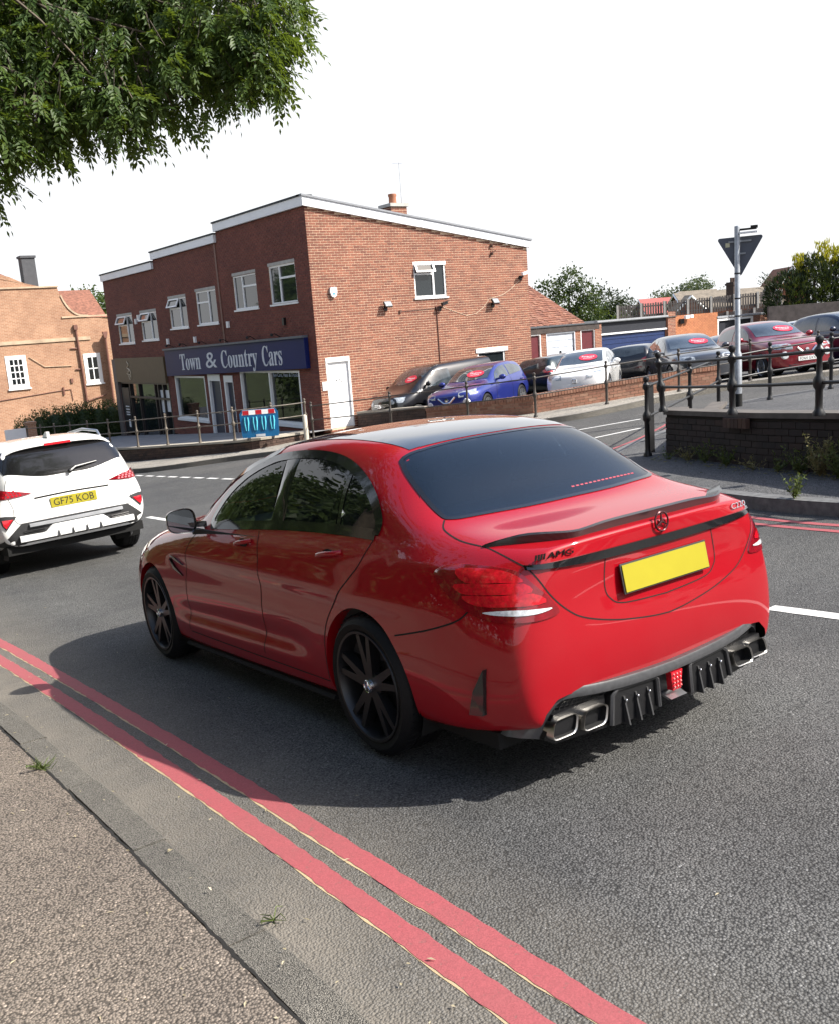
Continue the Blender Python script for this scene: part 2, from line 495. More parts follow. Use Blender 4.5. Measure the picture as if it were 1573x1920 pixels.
def m_asphalt(name, base, tint2, grain=1.0, wear=None):
    m, t, b = nt(name); co = geoco(t)
    v = N(t, 'TexVoronoi'); v.inputs['Scale'].default_value = 95 * grain; t.links.new(co, v.inputs['Vector'])
    v2 = N(t, 'TexVoronoi'); v2.inputs['Scale'].default_value = 190 * grain; t.links.new(co, v2.inputs['Vector'])
    n1 = noise(t, co, .55, 5, .6); n2 = noise(t, co, 28, 4, .7); n3 = noise(t, co, 5, 4)
    stone = ramp(t, v.outputs['Color'], [(.0, tuple(c * .52 for c in base)), (.45, base), (.82, tuple(c * 1.5 for c in base)), (1, tuple(min(1, c * 4.2) for c in base))])
    c1 = mixc(t, n2.outputs['Fac'], stone.outputs[0], tint2)
    gap = ramp(t, v.outputs['Distance'], [(.0, (1, 1, 1)), (.42, (1, 1, 1)), (.68, (.35, .35, .35))])
    c2 = mixc(t, 1.0, c1, gap.outputs[0], 'MULTIPLY')
    pat = ramp(t, n1.outputs['Fac'], [(.36, (.82, .82, .83)), (.62, (1.14, 1.13, 1.10))])
    c3 = mixc(t, 1.0, c2, pat.outputs[0], 'MULTIPLY')
    pt3 = ramp(t, n3.outputs['Fac'], [(.35, (.93, .93, .93)), (.65, (1.06, 1.06, 1.06))])
    c3 = mixc(t, 1.0, c3, pt3.outputs[0], 'MULTIPLY')
    if wear:
        c3 = wear(t, co, c3, n2)
        sx_ = N(t, 'SeparateXYZ'); t.links.new(co, sx_.inputs[0])
        tr = ramp(t, sx_.outputs['X'], [(0, (1, 1, 1))]); mr = N(t, 'MapRange'); mr.inputs['From Min'].default_value = 0; mr.inputs['From Max'].default_value = 8; t.links.new(sx_.outputs['X'], mr.inputs['Value'])
        t.nodes.remove(tr); tr = ramp(t, mr.outputs[0], [(.20, (1, 1, 1)), (.27, (1.10, 1.10, 1.11)), (.36, (.95, .95, .95)), (.47, (1.10, 1.10, 1.11)), (.58, (.97, .97, .97)), (.70, (1.08, 1.08, 1.09)), (.86, (1.0, 1.0, 1.0))]); c3 = mixc(t, 1.0, c3, tr.outputs[0], 'MULTIPLY')
    t.links.new(c3, b.inputs['Base Color']); b.inputs['Roughness'].default_value = .82; b.inputs['Specular IOR Level'].default_value = .35
    h = N(t, 'Math'); h.operation = 'MULTIPLY_ADD'; t.links.new(v.outputs['Distance'], h.inputs[0]); h.inputs[1].default_value = -1.0
    t.links.new(v2.outputs['Color'], h.inputs[2])
    t.links.new(bump(t, h.outputs[0], .75, .007), b.inputs['Normal'])
    return m
def gutter(t, co, c, n2):
    """sandy grit that has washed into the gutter beside the kerb"""
    s = N(t, 'SeparateXYZ'); t.links.new(co, s.inputs[0])
    a = N(t, 'MapRange'); a.inputs['From Min'].default_value = 1.95; a.inputs['From Max'].default_value = 1.02; t.links.new(s.outputs['X'], a.inputs['Value'])
    n = noise(t, co, 1.6, 6, .7); m = N(t, 'Math'); m.operation = 'MULTIPLY'; t.links.new(a.outputs[0], m.inputs[0])
    r = ramp(t, n.outputs['Fac'], [(.25, (.30,) * 3), (.7, (1,) * 3)]); t.links.new(r.outputs[0], m.inputs[1])
    return mixc(t, m.outputs[0], c, mixc(t, n2.outputs['Fac'], (.165, .145, .118), (.265, .235, .195)))
M_ROAD = m_asphalt('road_asphalt', (.092, .092, .091), (.116, .115, .112), 1.2, gutter)
M_SIDEROAD = m_asphalt('side_road_asphalt', (.105, .102, .098), (.12, .117, .112), 1.2)
M_NEARPAVE = m_asphalt('pavement_tarmac', (.20, .163, .132), (.24, .203, .17), 1.15)
M_FARPAVE = m_asphalt('far_pavement_tarmac', (.34, .31, .27), (.40, .37, .32), .8)
M_DARKPAVE = m_asphalt('dark_pavement_tarmac', (.10, .10, .102), (.125, .125, .13), .8)
M_KERB = m_asphalt('kerb_concrete', (.185, .172, .150), (.215, .20, .175), 2.2)
M_KERBG = plain('kerb_granite', (.13, .13, .13), .8, vary=.3, scale=14, bumps=.4)
def m_marking(name, col, dirt):
    m, t, b = nt(name); co = geoco(t)
    n = noise(t, co, 38, 5, .75); n2 = noise(t, co, 2.5, 5, .65); n3 = noise(t, co, 160, 2)
    a = ramp(t, n.outputs['Fac'], [(.30, dirt), (.40, tuple(c * .88 for c in col)), (.7, col)])
    g = ramp(t, n2.outputs['Fac'], [(.40, (0, 0, 0)), (.85, (.28, .28, .28))])
    c = mixc(t, g.outputs[0], a.outputs[0], dirt)
    sp_ = ramp(t, n3.outputs['Fac'], [(.35, (.86, .86, .86)), (.65, (1.08, 1.08, 1.08))])
    t.links.new(mixc(t, 1.0, c, sp_.outputs[0], 'MULTIPLY'), b.inputs['Base Color']); b.inputs['Roughness'].default_value = .75
    t.links.new(bump(t, n.outputs['Fac'], .5, .004), b.inputs['Normal']); return m
M_REDLINE = m_marking('red_line_paint', (.36, .080, .090), (.20, .10, .09))
M_WHITELINE = m_marking('white_line_paint', (.72, .71, .68), (.30, .29, .27))
M_OLDLINE = m_marking('old_cream_paint', (.50, .38, .22), (.22, .19, .15))
M_GRASS = plain('rough_grass', (.07, .09, .03), .9, vary=.4, scale=.6)

CW = [(15.15, 24.9), (15.12, 20.9), (15.45, 19.4), (16.13, 17.91), (19.21, 16.37), (22.2, 15.0)]
CPZ = lambda x, y: G(x, y) + .04
# wide terrain sheet out to the horizon
tb = MB(); xs = [-600, -400, -250, -150, -90, -50, -30, -16, -8, 0, 3, 4, 5, 6, 8, 12, 16, 20, 25, 30, 40, 50, 60, 75, 90, 120, 170, 250, 400, 700]
ys = [-600, -300, -150, -80, -45, -30, -20, -10, -4, 0, 4, 6, 7, 8, 10, 14, 20, 27, 35, 45, 55, 65, 80, 100, 130, 180, 260, 400, 800]
gid = [[tb.vert((x, y, G(x, y) - .15 - .25 * (abs(x) > 80 or abs(y) > 80))) for y in ys] for x in xs]
for i in range(len(xs) - 1):
    for j in range(len(ys) - 1): tb.face((gid[i][j], gid[i + 1][j], gid[i + 1][j + 1], gid[i][j + 1]))
tag(tb.build('ground', M_GRASS, None, smooth=60), kind='structure')

nl = [(1.03 + nearx(y), y) for y in [-26 + 2 * k for k in range(0, 59)]]
sheet('road', nl + [(8.6, 90), (8.6, -26)], lambda x, y: G(x, y), M_ROAD, .9)
sheet('side_road', [(8.6, -26), (8.6, 90), (8.95, 90), (8.95, 28), (9.5, 25.4), (11.1, 23.4), (13.0, 19.9), (14.2, 17.6), (15.4, 16.2), (18.2, 15.75), (22.2, 14.3), (60, 3.6), (60, -26)], lambda x, y: G(x, y) + .0, M_SIDEROAD, 1.5)
pv = sheet('pavement', [(.915 + nearx(y), y) for y in [-26 + 2 * k for k in range(0, 59)]][::1] + [(-9, 90), (-9, -26)], lambda x, y: G(x, y) + .016, M_NEARPAVE, .9, .06)
# kerb stones set flush along the near pavement
kb = tag(bpy.data.objects.new('kerb', None), kind='structure'); COL.objects.link(kb)
y = -2.0; k = 0
while y < 46:
    L = .915; y2 = y + L - .012; m = MB(); j = rnd.uniform(-.004, .005); sk = rnd.uniform(-.004, .004)
    q = []
    for (yy, a) in ((y, -1), ((y + y2) / 2, 0), (y2, 1)):
        xo = .925 + nearx(yy) + sk; q.append((xo, xo + .145, yy, G(1, yy) + .012 + j))
    ring = []
    for (x0, x1, yy, z) in q: ring.append([m.vert((x0, yy, z - .1)), m.vert((x0 + .004, yy, z)), m.vert((x1 - .012, yy, z - .001)), m.vert((x1, yy, z - .012)), m.vert((x1, yy, z - .1))])
    for A, B in zip(ring, ring[1:]):
        for i in range(4): m.face((A[i], B[i], B[i + 1], A[i + 1]))
    m.face(ring[0]); m.face(ring[-1][::-1])
    m.build('kerb_stone', M_KERB, kb); y += L; k += 1
# cracked joint between kerb and pavement: an open dark gap
cb = MB(); prev = None; yy = -1.5
while yy < 14:
    w = .006 + .007 * abs(sin(yy * 3.1) * sin(yy * 7.7 + 1)) + rnd.uniform(0, .003); x = .917 + nearx(yy) + rnd.uniform(-.005, .004); z = G(x, yy) + .0172
    cur = (cb.vert((x - w / 2, yy, z)), cb.vert((x + w / 2, yy, z)))
    if prev: cb.face((prev[0], prev[1], cur[1], cur[0]))
    prev = cur; yy += .035
tag(cb.build('pavement_crack', plain('crack_dark', (.012, .011, .010), .95)), kind='structure')

def strip(name, path, w, mat, z=.004, rag=.0, step=.25, zf=G, closed=False, parent=None):
    mb = MB(); P = [Vector(p) for p in path]; Q = [P[0]]
    for a, b in zip(P, P[1:]):
        m = max(1, int((b - a).length / step))
        for k in range(1, m + 1): Q.append(a.lerp(b, k / m))
    prev = None
    for i, p in enumerate(Q):
        t = (Q[min(i + 1, len(Q) - 1)] - Q[max(i - 1, 0)]).normalized(); s = Vector((t.y, -t.x))
        a = p - s * (w / 2 + rnd.uniform(-rag, rag)); b = p + s * (w / 2 + rnd.uniform(-rag, rag))
        cur = (mb.vert((a.x, a.y, zf(a.x, a.y) + z)), mb.vert((b.x, b.y, zf(b.x, b.y) + z)))
        if prev: mb.face((prev[0], prev[1], cur[1], cur[0]))
        prev = cur
    o = mb.build(name, mat, parent); 
    if parent is None: o['kind'] = 'structure'
    return o
ysn = [-6 + .25 * k for k in range(240)]
for c, w in ((1.366, .088), (1.526, .086)):
    strip('old_line', [(c - .006 + nearx(y), y) for y in ysn], w, M_OLDLINE, .0014, .005, .12)
    strip('red_line', [(c + nearx(y), y) for y in ysn], w, M_REDLINE, .0028, .0045, .04)
for a, b in ((-.8, 3.42), (5.0, 9.0), (11.4, 15.5), (20, 24), (28, 32), (36, 40)): strip('centre_line', [(4.95 + .012 * a, a), (4.95 + .012 * b, b)], .10, M_WHITELINE, .004, .004, .1)
yk = 16.2
while yk < 30: strip('give_way_dash', [(8.15, yk), (8.15, yk + .55)], .10, M_WHITELINE, .004, .003); yk += .84
strip('centre_line', [(10.9, 15.05), (14.89, 13.27)], .10, M_WHITELINE, .004, .003)
strip('centre_line', [(10.6, 12.62), (13.56, 12.09)], .10, M_WHITELINE, .004, .003)
KR = [(7.2, -26), (7.25, 2), (7.44, 4.4), (7.72, 5.8), (8.3, 7.5), (9.3, 9.0), (10.7, 9.95), (12.4, 10.55), (13.8, 11.2), (15.0, 11.75), (16.2, 11.5), (17.4, 10.9), (21, 9.6), (60, -4)]
def offset_path(p, d):
    out = []
    for i in range(len(p)):
        t = (Vector(p[min(i + 1, len(p) - 1)]) - Vector(p[max(i - 1, 0)])).normalized(); out.append((p[i][0] - t.y * d, p[i][1] + t.x * d))
    return out
krs = [tuple(v) for v in spline2(KR[1:11], 5, closed=False)]
for d in (.28, .46): strip('red_line', offset_path(krs, d), .07, M_REDLINE, .004, .004, .1)
KRF = KR[:1] + krs + KR[11:]
sheet('footpath', KRF + [(60, -26)], lambda x, y: G(x, y) + .12, None, .9, .14, mats=[M_DARKPAVE, M_KERBG])
strip('footpath_kerb', offset_path(KRF, -.075), .15, M_KERBG, .1245, .0)
KF = [(8.3, 90), (8.3, 27), (8.5, 25.6), (9.2, 24.5), (10.6, 23.0), (12.2, 20.2), (13.6, 17.8), (15.15, 15.74), (16.4, 15.4), (18.05, 15.23), (22, 13.8), (60, 3)]
kfs = [(8.3, 90)] + [tuple(v) for v in spline2(KF[1:11], 5, closed=False)] + [(60, 3)]
sheet('shop_pavement', kfs + [(60, 4.0), (26, 13.4)] + CW[::-1] + [(14.05, 24.9), (14.05, 90)], lambda x, y: G(x, y) + .12, None, 1.1, .14, mats=[M_FARPAVE, M_KERB])
strip('shop_kerb', offset_path(kfs[1:-1], .075), .15, M_KERB, .1245, .0)
# raised forecourt in front of the shops
FCZ = lambda x, y: -1.34 - .065 * (y - 25) + max(0, x - 14.0) * .02
FW = [(8.95, 60), (9.2, 38), (9.3, 31), (9.63, 29.2), (10.08, 27.8), (10.54, 26.3), (11.0, 24.95), (11.35, 24.5), (11.96, 24.37), (13.2, 24.42)]
sheet('forecourt', FW + [(14.3, 24.6), (14.3, 60)], lambda x, y: FCZ(x, y), plain('forecourt_tarmac', (.24, .235, .23), .9, vary=.2, scale=2, bumps=.3), .9, .0)
sheet('car_park', CW + [(26, 13.4), (60, 4), (60, 48), (23.2, 48), (22.6, 24.9)], CPZ, m_asphalt('car_park_tarmac', (.12, .118, .115), (.15, .147, .14), .8), 1.2)
# ---------------------------------------------------------------- car parts shared by all cars
M_TYRE = plain('tyre_rubber', (.007, .007, .008), .62, bumps=.25, scale=20, spec=.25)
M_BLKGLOSS = plain('black_gloss', (.008, .008, .009), .12, coat=.6, vary=.05)
M_BLKSATIN = plain('black_satin', (.009, .009, .010), .36, vary=.15)
M_BLKPLAST = plain('black_plastic', (.028, .028, .030), .55, bumps=.2, scale=40)
M_GAP = plain('panel_gap_dark', (.003, .003, .003), .9)
M_CHROME = plain('chrome', (.72, .72, .74), .09, metal=1.0, vary=.05)
M_STEEL = plain('brushed_steel', (.52, .50, .47), .28, metal=1.0, vary=.15, scale=30)
M_ALLOY = plain('silver_alloy', (.55, .56, .58), .3, metal=.9)
M_DARKIN = plain('dark_interior', (.014, .014, .016), .8)
M_SEAT = plain('seat_leather', (.022, .021, .022), .5, bumps=.15)
M_PLATEY = plain('plate_yellow', (.34, .29, .016), .4, vary=.05)
M_PLATEW = plain('plate_white', (.78, .78, .76), .35, vary=.04)
M_INK = plain('plate_ink', (.012, .012, .012), .5)
M_REDLENS = plain('red_lens', (.50, .006, .016), .12, coat=1.0, vary=.35, scale=45)
M_DARKLENS = plain('dark_red_lens', (.20, .004, .010), .08, coat=1.0, vary=.2, scale=20)
M_CLEAR = plain('clear_lens', (.62, .64, .66), .12, coat=1.0, vary=.3, scale=60)
M_LAMPGLASS = plain('lamp_glass', (.30, .33, .36), .07, coat=1.0, vary=.5, scale=14)
G_FRONT = glass('clear_glass', (.80, .95, .88), .80)
G_PRIV = glass('privacy_glass', (.8, .9, 1.0), .07)
G_REAR = glass('sky_blue_rear_glass', (.55, .8, 1.0), .09, (.006, .011, .020))  # blue sky reflection is put into the tint and body colour

def text_mesh(body, size=1.0, extrude=.0, shear=0.0, spacing=1.0, width=1.0):
    cu = bpy.data.curves.new('lettering', 'FONT'); cu.body = body; cu.size = size; cu.extrude = extrude; cu.shear = shear
    cu.space_character = spacing; cu.align_x = 'CENTER'; cu.align_y = 'CENTER'; cu.resolution_u = 3
    ob = bpy.data.objects.new('lettering_tmp', cu); COL.objects.link(ob)
    dg = bpy.context.evaluated_depsgraph_get(); dg.update()
    me = bpy.data.meshes.new_from_object(ob.evaluated_get(dg)); bpy.data.objects.remove(ob); bpy.data.curves.remove(cu)
    if width != 1.0:
        for v in me.vertices: v.co.x *= width
    return me
def place_text(name, body, mat, parent, origin, right, up, size, extrude=.002, shear=0, spacing=1.0, width=1.0, fit=None):
    me = text_mesh(body, size, extrude, shear, spacing)
    xs = [v.co.x for v in me.vertices]; ys = [v.co.y for v in me.vertices]
    cx, cy = (max(xs) + min(xs)) / 2, (max(ys) + min(ys)) / 2
    kx = ky = 1.0
    if fit: kx = fit[0] / (max(xs) - min(xs)); ky = fit[1] / (max(ys) - min(ys)) if fit[1] else kx
    right = Vector(right).normalized(); up = Vector(up).normalized(); n = right.cross(up)
    for v in me.vertices:
        c = v.co; v.co = Vector(origin) + right * (c.x - cx) * kx * width + up * (c.y - cy) * ky + n * c.z
    me.materials.clear(); me.materials.append(mat)
    return link(name, me, parent)

def sector(mb, r0, r1, a, w0, w1, x0, x1, mi=None, taper=.0):
    """a spoke from radius r0 to r1 at angle a; widths w0, w1; x0 outer face, x1 inner"""
    ca, sa = cos(a), sin(a); d = Vector((0, ca, sa)); s = Vector((0, -sa, ca)); sg = 1 if x0 > x1 else -1
    A = [d * r0 - s * w0 / 2, d * r0 + s * w0 / 2, d * r1 + s * w1 / 2, d * r1 - s * w1 / 2]
    xo = [x0, x0, x0 + taper, x0 + taper]
    f = [p + Vector((x, 0, 0)) for p, x in zip(A, xo)]
    c = .8
    f2 = [Vector((x1, p.y, p.z)) for p in A]
    i = [mb.vert(p) for p in f] + [mb.vert(p) for p in f2]
    for q in ((0, 1, 2, 3), (7, 6, 5, 4), (0, 4, 5, 1), (1, 5, 6, 2), (2, 6, 7, 3), (3, 7, 4, 0)): mb.face([i[k] for k in q], mi)

def make_wheel(parent, x, y, z, R, rim, width, style, mrim, sgn, hub=None, seg=56):
    """wheel > tyre, rim, hub_cap; x is the outer face"""
    w = empty('wheel', (x, y, z)); w.parent = parent
    key = (R, rim, width, style, mrim.name, sgn, seg)
    if key not in make_wheel.cache:
        t = MB(); W = width
        t.lathe([(rim, -.006), (rim + .012, .002), (rim + .5 * (R - rim), .008), (R - .022, -.004), (R - .006, -.020), (R, -.035),
                 (R, -W * .30), (R - .006, -W * .30 - .002), (R - .006, -W * .30 - .010), (R, -W * .30 - .012), (R, -W * .5 + .006), (R - .006, -W * .5 + .004), (R - .006, -W * .5 - .004), (R, -W * .5 - .006),
                 (R, -W * .70 + .012), (R - .006, -W * .7 + .010), (R - .006, -W * .7 + .002), (R, -W * .7), (R, -W + .035), (R - .02, -W), (rim, -W)], seg, (0, 0, 0), 'x')
        for k in range(seg):      # sipes in the shoulder
            a = 2 * pi * k / seg
            t.box((-.045, R * cos(a), R * sin(a)), (.05, .004, .004))
        r = MB()
        r.lathe([(rim + .006, .0), (rim + .004, .006), (rim - .008, .004), (rim - .014, -.008), (rim - .022, -.05), (rim - .03, -W * .8), (rim + .005, -W)], seg, (0, 0, 0), 'x')
        if style == 'double5':
            for k in range(5):
                a = pi / 2 + 2 * pi * k / 5
                for s in (-1, 1):
                    sector(r, .045, rim - .008, a + s * .175, .044, .027, -.018, -.06, taper=.010)
            r.lathe([(.0, -.018), (.055, -.018), (.07, -.03), (.07, -.07), (0, -.07)], 24, (0, 0, 0), 'x')
            r.lathe([(.0, -.075), (.165, -.075), (.165, -.095), (0, -.095)], 28, (0, 0, 0), 'x')
        elif style == 'multi':
            for k in range(5):
                a = pi / 2 + 2 * pi * k / 5
                for s in (-1, 1): sector(r, .04, rim - .01, a + s * .17, .045, .035, -.012, -.05, taper=.008)
            r.lathe([(.0, -.01), (.05, -.012), (.06, -.06), (0, -.06)], 18, (0, 0, 0), 'x')
            r.lathe([(.0, -.08), (.15, -.08)], 20, (0, 0, 0), 'x')
        else:
            for k in range(5):
                a = pi / 2 + 2 * pi * k / 5; sector(r, .04, rim - .01, a, .09, .06, -.012, -.05, taper=.008)
            r.lathe([(.0, -.01), (.055, -.012), (.07, -.06), (0, -.06)], 18, (0, 0, 0), 'x')
            r.lathe([(.0, -.08), (.15, -.08)], 20, (0, 0, 0), 'x')
        h = MB(); h.lathe([(0, -.002), (.022, -.003), (.030, -.008), (.032, -.02)], 20, (0, 0, 0), 'x')
        if hub == 'star':
            h2 = MB(); h2.lathe([(.0262, .0), (.0285, .002), (.0305, .0), (.0285, -.004)], 20, (0, 0, 0), 'x')
            for k in range(3): sector(h, .0, .028, pi / 2 + k * 2 * pi / 3, .008, .002, .002, -.004)
            for v in h2.v: h.v.append(v)
            o = len(h.v) - len(h2.v); h.f += [tuple(i + o for i in f) for f in h2.f]; h.m += h2.m
        flip = []
        for b in (t, r, h):
            if sgn < 0:
                for v in b.v: v.x *= -1
                b.f = [f[::-1] for f in b.f]
        make_wheel.cache[key] = (t.mesh('tyre', M_TYRE, 35), r.mesh('rim', mrim, 35), h.mesh('hub_cap', M_CHROME if hub else M_BLKGLOSS, 35))
    mt, mr, mh = make_wheel.cache[key]
    link('tyre', mt, w); link('rim', mr, w); link('hub_cap', mh, w)
    return w
make_wheel.cache = {}

def arch_liner(mb, y, z, r, x0, x1, sgn):
    n = 18; a0, a1 = -.5, pi + .5; prev = None
    for k in range(n + 1):
        a = a0 + (a1 - a0) * k / n; p = (y + r * cos(a), z + r * sin(a))
        cur = [mb.vert((sgn * x0, p[0], max(p[1], .16))), mb.vert((sgn * x1, p[0], max(p[1], .16))), mb.vert((sgn * x1, y, z))]
        if prev: mb.face((prev[0], prev[1], cur[1], cur[0])); mb.face((prev[1], prev[2], cur[1]))
        prev = cur

def snap_cut(bm, bvh, line, keep):
    """pull the ragged edge of a cut onto a clean line in (|x|, z)"""
    for v in bm.verts:
        if not v.is_boundary or not keep(v.co): continue
        best = None; px, pz = abs(v.co.x), v.co.z
        for a, b in zip(line, line[1:]):
            dx, dz = b[0] - a[0], b[1] - a[1]; t = max(0, min(1, ((px - a[0]) * dx + (pz - a[1]) * dz) / (dx * dx + dz * dz))); q = (a[0] + dx * t, a[1] + dz * t); d = (q[0] - px) ** 2 + (q[1] - pz) ** 2
            if best is None or d < best[0]: best = (d, q)
        if best[0] > .06 ** 2: continue
        x = math.copysign(best[1][0], v.co.x); h = bvh.ray_cast(Vector((x, -2, best[1][1])), Vector((0, 1, 0)))
        v.co = h[0] if h[0] is not None and h[0].y < -.4 else Vector((x, v.co.y, best[1][1]))

def cut_faces(bm, test):
    dele = [f for f in bm.faces if test(f.calc_center_median(), f.normal)]
    bmesh.ops.delete(bm, geom=dele, context='FACES')

def shrink(poly, d):
    """pull a 2-D outline towards its inside by d"""
    n = len(poly); area = sum(poly[i - 1][0] * poly[i][1] - poly[i][0] * poly[i - 1][1] for i in range(n)); s = 1 if area > 0 else -1
    out = []
    for i in range(n):
        a, b, c = Vector(poly[i - 1]), Vector(poly[i]), Vector(poly[(i + 1) % n])
        n1 = (b - a).normalized(); n2 = (c - b).normalized(); t = (n1 + n2)
        if t.length < 1e-6: t = n1
        t.normalize(); out.append((b.x - s * t.y * d, b.y + s * t.x * d))
    return out
# ---------------------------------------------------------------- brick building with shops
class Face:
    """a facade: u to the right, v up, w outwards"""
    def __init__(s, O, U, W): s.O, s.U, s.W, s.Z = Vector(O), Vector(U), Vector(W), Vector((0, 0, 1))
    def p(s, u, v, w=0.0): return s.O + s.U * u + s.Z * v + s.W * w
    def box(s, mb, u0, u1, v0, v1, w0, w1, mi=None):
        q = [s.p(u0, v0, w1), s.p(u1, v0, w1), s.p(u1, v1, w1), s.p(u0, v1, w1)]; r = [s.p(u0, v0, w0), s.p(u1, v0, w0), s.p(u1, v1, w0), s.p(u0, v1, w0)]
        i = [mb.vert(x) for x in q + r]
        for f in ((0, 1, 2, 3), (7, 6, 5, 4), (1, 0, 4, 5), (2, 1, 5, 6), (3, 2, 6, 7), (0, 3, 7, 4)): mb.face([i[k] for k in f], mi)
    def prism(s, mb, pts, w0, w1, mi=None):
        mb.prism([s.p(a, b, w0) for a, b in pts], s.W * (w1 - w0), mi)
def m_brick(name, cols, rough=.85):
    m, t, b = nt(name); g = N(t, 'NewGeometry'); oi = N(t, 'ObjectInfo')
    a = N(t, 'Math'); a.operation = 'ADD'; t.links.new(g.outputs['Random Per Island'], a.inputs[0]); t.links.new(oi.outputs['Random'], a.inputs[1])
    f = N(t, 'Math'); f.operation = 'FRACT'; t.links.new(a.outputs[0], f.inputs[0])
    r = ramp(t, f.outputs[0], [(i / (len(cols) - 1), c) for i, c in enumerate(cols)])
    co = geoco(t); n = noise(t, co, 9, 5, .7); n2 = noise(t, co, .7, 4)
    rr = ramp(t, n.outputs['Fac'], [(.3, (.80, .80, .80)), (.7, (1.15, 1.12, 1.1))]); c = mixc(t, 1.0, r.outputs[0], rr.outputs[0], 'MULTIPLY')
    r2 = ramp(t, n2.outputs['Fac'], [(.35, (.86, .86, .86)), (.65, (1.08, 1.08, 1.08))]); c = mixc(t, 1.0, c, r2.outputs[0], 'MULTIPLY')
    t.links.new(c, b.inputs['Base Color']); b.inputs['Roughness'].default_value = rough
    t.links.new(bump(t, n.outputs['Fac'], .4, .006), b.inputs['Normal']); return m
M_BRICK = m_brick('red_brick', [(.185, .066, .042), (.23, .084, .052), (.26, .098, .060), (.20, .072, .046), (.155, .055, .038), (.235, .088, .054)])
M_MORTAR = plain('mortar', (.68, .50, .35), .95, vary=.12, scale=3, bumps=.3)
M_FMORTAR = plain('shaded_front_mortar', (.135, .075, .055), .95, vary=.15, scale=3, bumps=.3)  # mortar for the front, darkened to carry the shade there
M_FBRICK = m_brick('shaded_front_brick', [(.150, .040, .028), (.185, .052, .036), (.20, .060, .042), (.165, .046, .034), (.13, .036, .03)])  # same brick as the gable; the front's shade is put into the colour
M_UPVC = plain('white_upvc', (.80, .80, .80), .3, vary=.03)
M_WFASC = plain('white_fascia', (.74, .75, .78), .35, vary=.05, scale=1.5)
M_FELT = plain('roof_felt', (.05, .055, .06), .9, bumps=.4)
M_CONC = plain('lintel_concrete', (.42, .40, .37), .85, vary=.15)
M_PANE = None
def m_pane():
    m, t, b = nt('window_pane'); b.inputs['Base Color'].default_value = (.012, .016, .018, 1); b.inputs['Roughness'].default_value = .03; b.inputs['Specular IOR Level'].default_value = .9
    n = noise(t, objco(t), 1.1, 2); t.links.new(bump(t, n.outputs['Fac'], .06, .02), b.inputs['Normal']); return m
M_PANE = m_pane()
G_SHOP = glass('shop_glass', (.85, .9, .88), .55)

def brick_wall(F, u0, u1, v0, v1, holes, parent, name_parts=0, top=None, part_key=None, bw=.210, bh=.060, j=.0155, proud=.007, mats=None, mesh_share=True):
    """real bricks in stretcher bond: name_parts of them as objects, the rest as one joined part"""
    mats = mats or (M_BRICK, M_MORTAR)
    back = MB(); cuts_u = sorted({u0, u1, *[h[0] for h in holes], *[h[1] for h in holes]}); cuts_u = [c for c in cuts_u if u0 <= c <= u1]
    for a, b in zip(cuts_u, cuts_u[1:]):
        if b - a < 1e-4: continue
        mid = (a + b) / 2; col = sorted([(h[2], h[3]) for h in holes if h[0] < mid < h[1]]); lo = v0
        for h0, h1 in col:
            if h0 > lo: back.poly([F.p(a, lo), F.p(b, lo), F.p(b, h0), F.p(a, h0)])
            lo = max(lo, h1)
        ta, tb = (top(a), top(b)) if top else (v1, v1)
        back.poly([F.p(a, lo), F.p(b, lo), F.p(b, tb), F.p(a, ta)])
    back.build('mortar_bed', mats[1], parent)
    L = []; row = 0; v = v0
    while v < v1:
        off = (bw + j) / 2 * (row % 2); u = u0 - off
        while u < u1:
            a, b = max(u, u0), min(u + bw, u1)
            if b - a > .03 and (top is None or v + bh < min(top(a), top(b))):
                segs = [(a, b)]
                for h in holes:
                    if h[2] < v + bh - .01 and h[3] > v + .01:
                        ns = []
                        for (p, q) in segs:
                            if h[1] <= p or h[0] >= q: ns.append((p, q)); continue
                            if h[0] - p > .03: ns.append((p, h[0]))
                            if q - h[1] > .03: ns.append((h[1], q))
                        segs = ns
                L += [(p, q, v, v + bh) for p, q in segs]
            u += bw + j
        v += bh + j; row += 1
    if name_parts and part_key:
        L.sort(key=part_key); P, L = L[:name_parts], L[name_parts:]
        share = {}
        for (a, b, c, d) in P:
            key = round(b - a, 3)
            if key not in share:
                m = MB(); FF = Face((0, 0, 0), F.U, F.W); FF.box(m, -(b - a) / 2, (b - a) / 2, -bh / 2, bh / 2, -.03, proud); share[key] = m.mesh('brick', mats[0])
            o = link('brick', share[key], parent); o.location = F.p((a + b) / 2, (c + d) / 2, rnd.uniform(-.0015, .0015))
    m = MB()
    for (a, b, c, d) in L:
        w = proud + rnd.uniform(-.0015, .0015)
        i = [m.vert(F.p(x, y, w)) for x, y in ((a, c), (b, c), (b, d), (a, d))] + [m.vert(F.p(x, y, -.01)) for x, y in ((a, c), (b, c), (b, d), (a, d))]
        for f in ((0, 1, 2, 3), (1, 0, 4, 5), (2, 1, 5, 6), (3, 2, 6, 7), (0, 3, 7, 4)): m.face([i[k] for k in f])
    if L: tag(m.build('brickwork', mats[0], parent), kind='stuff')

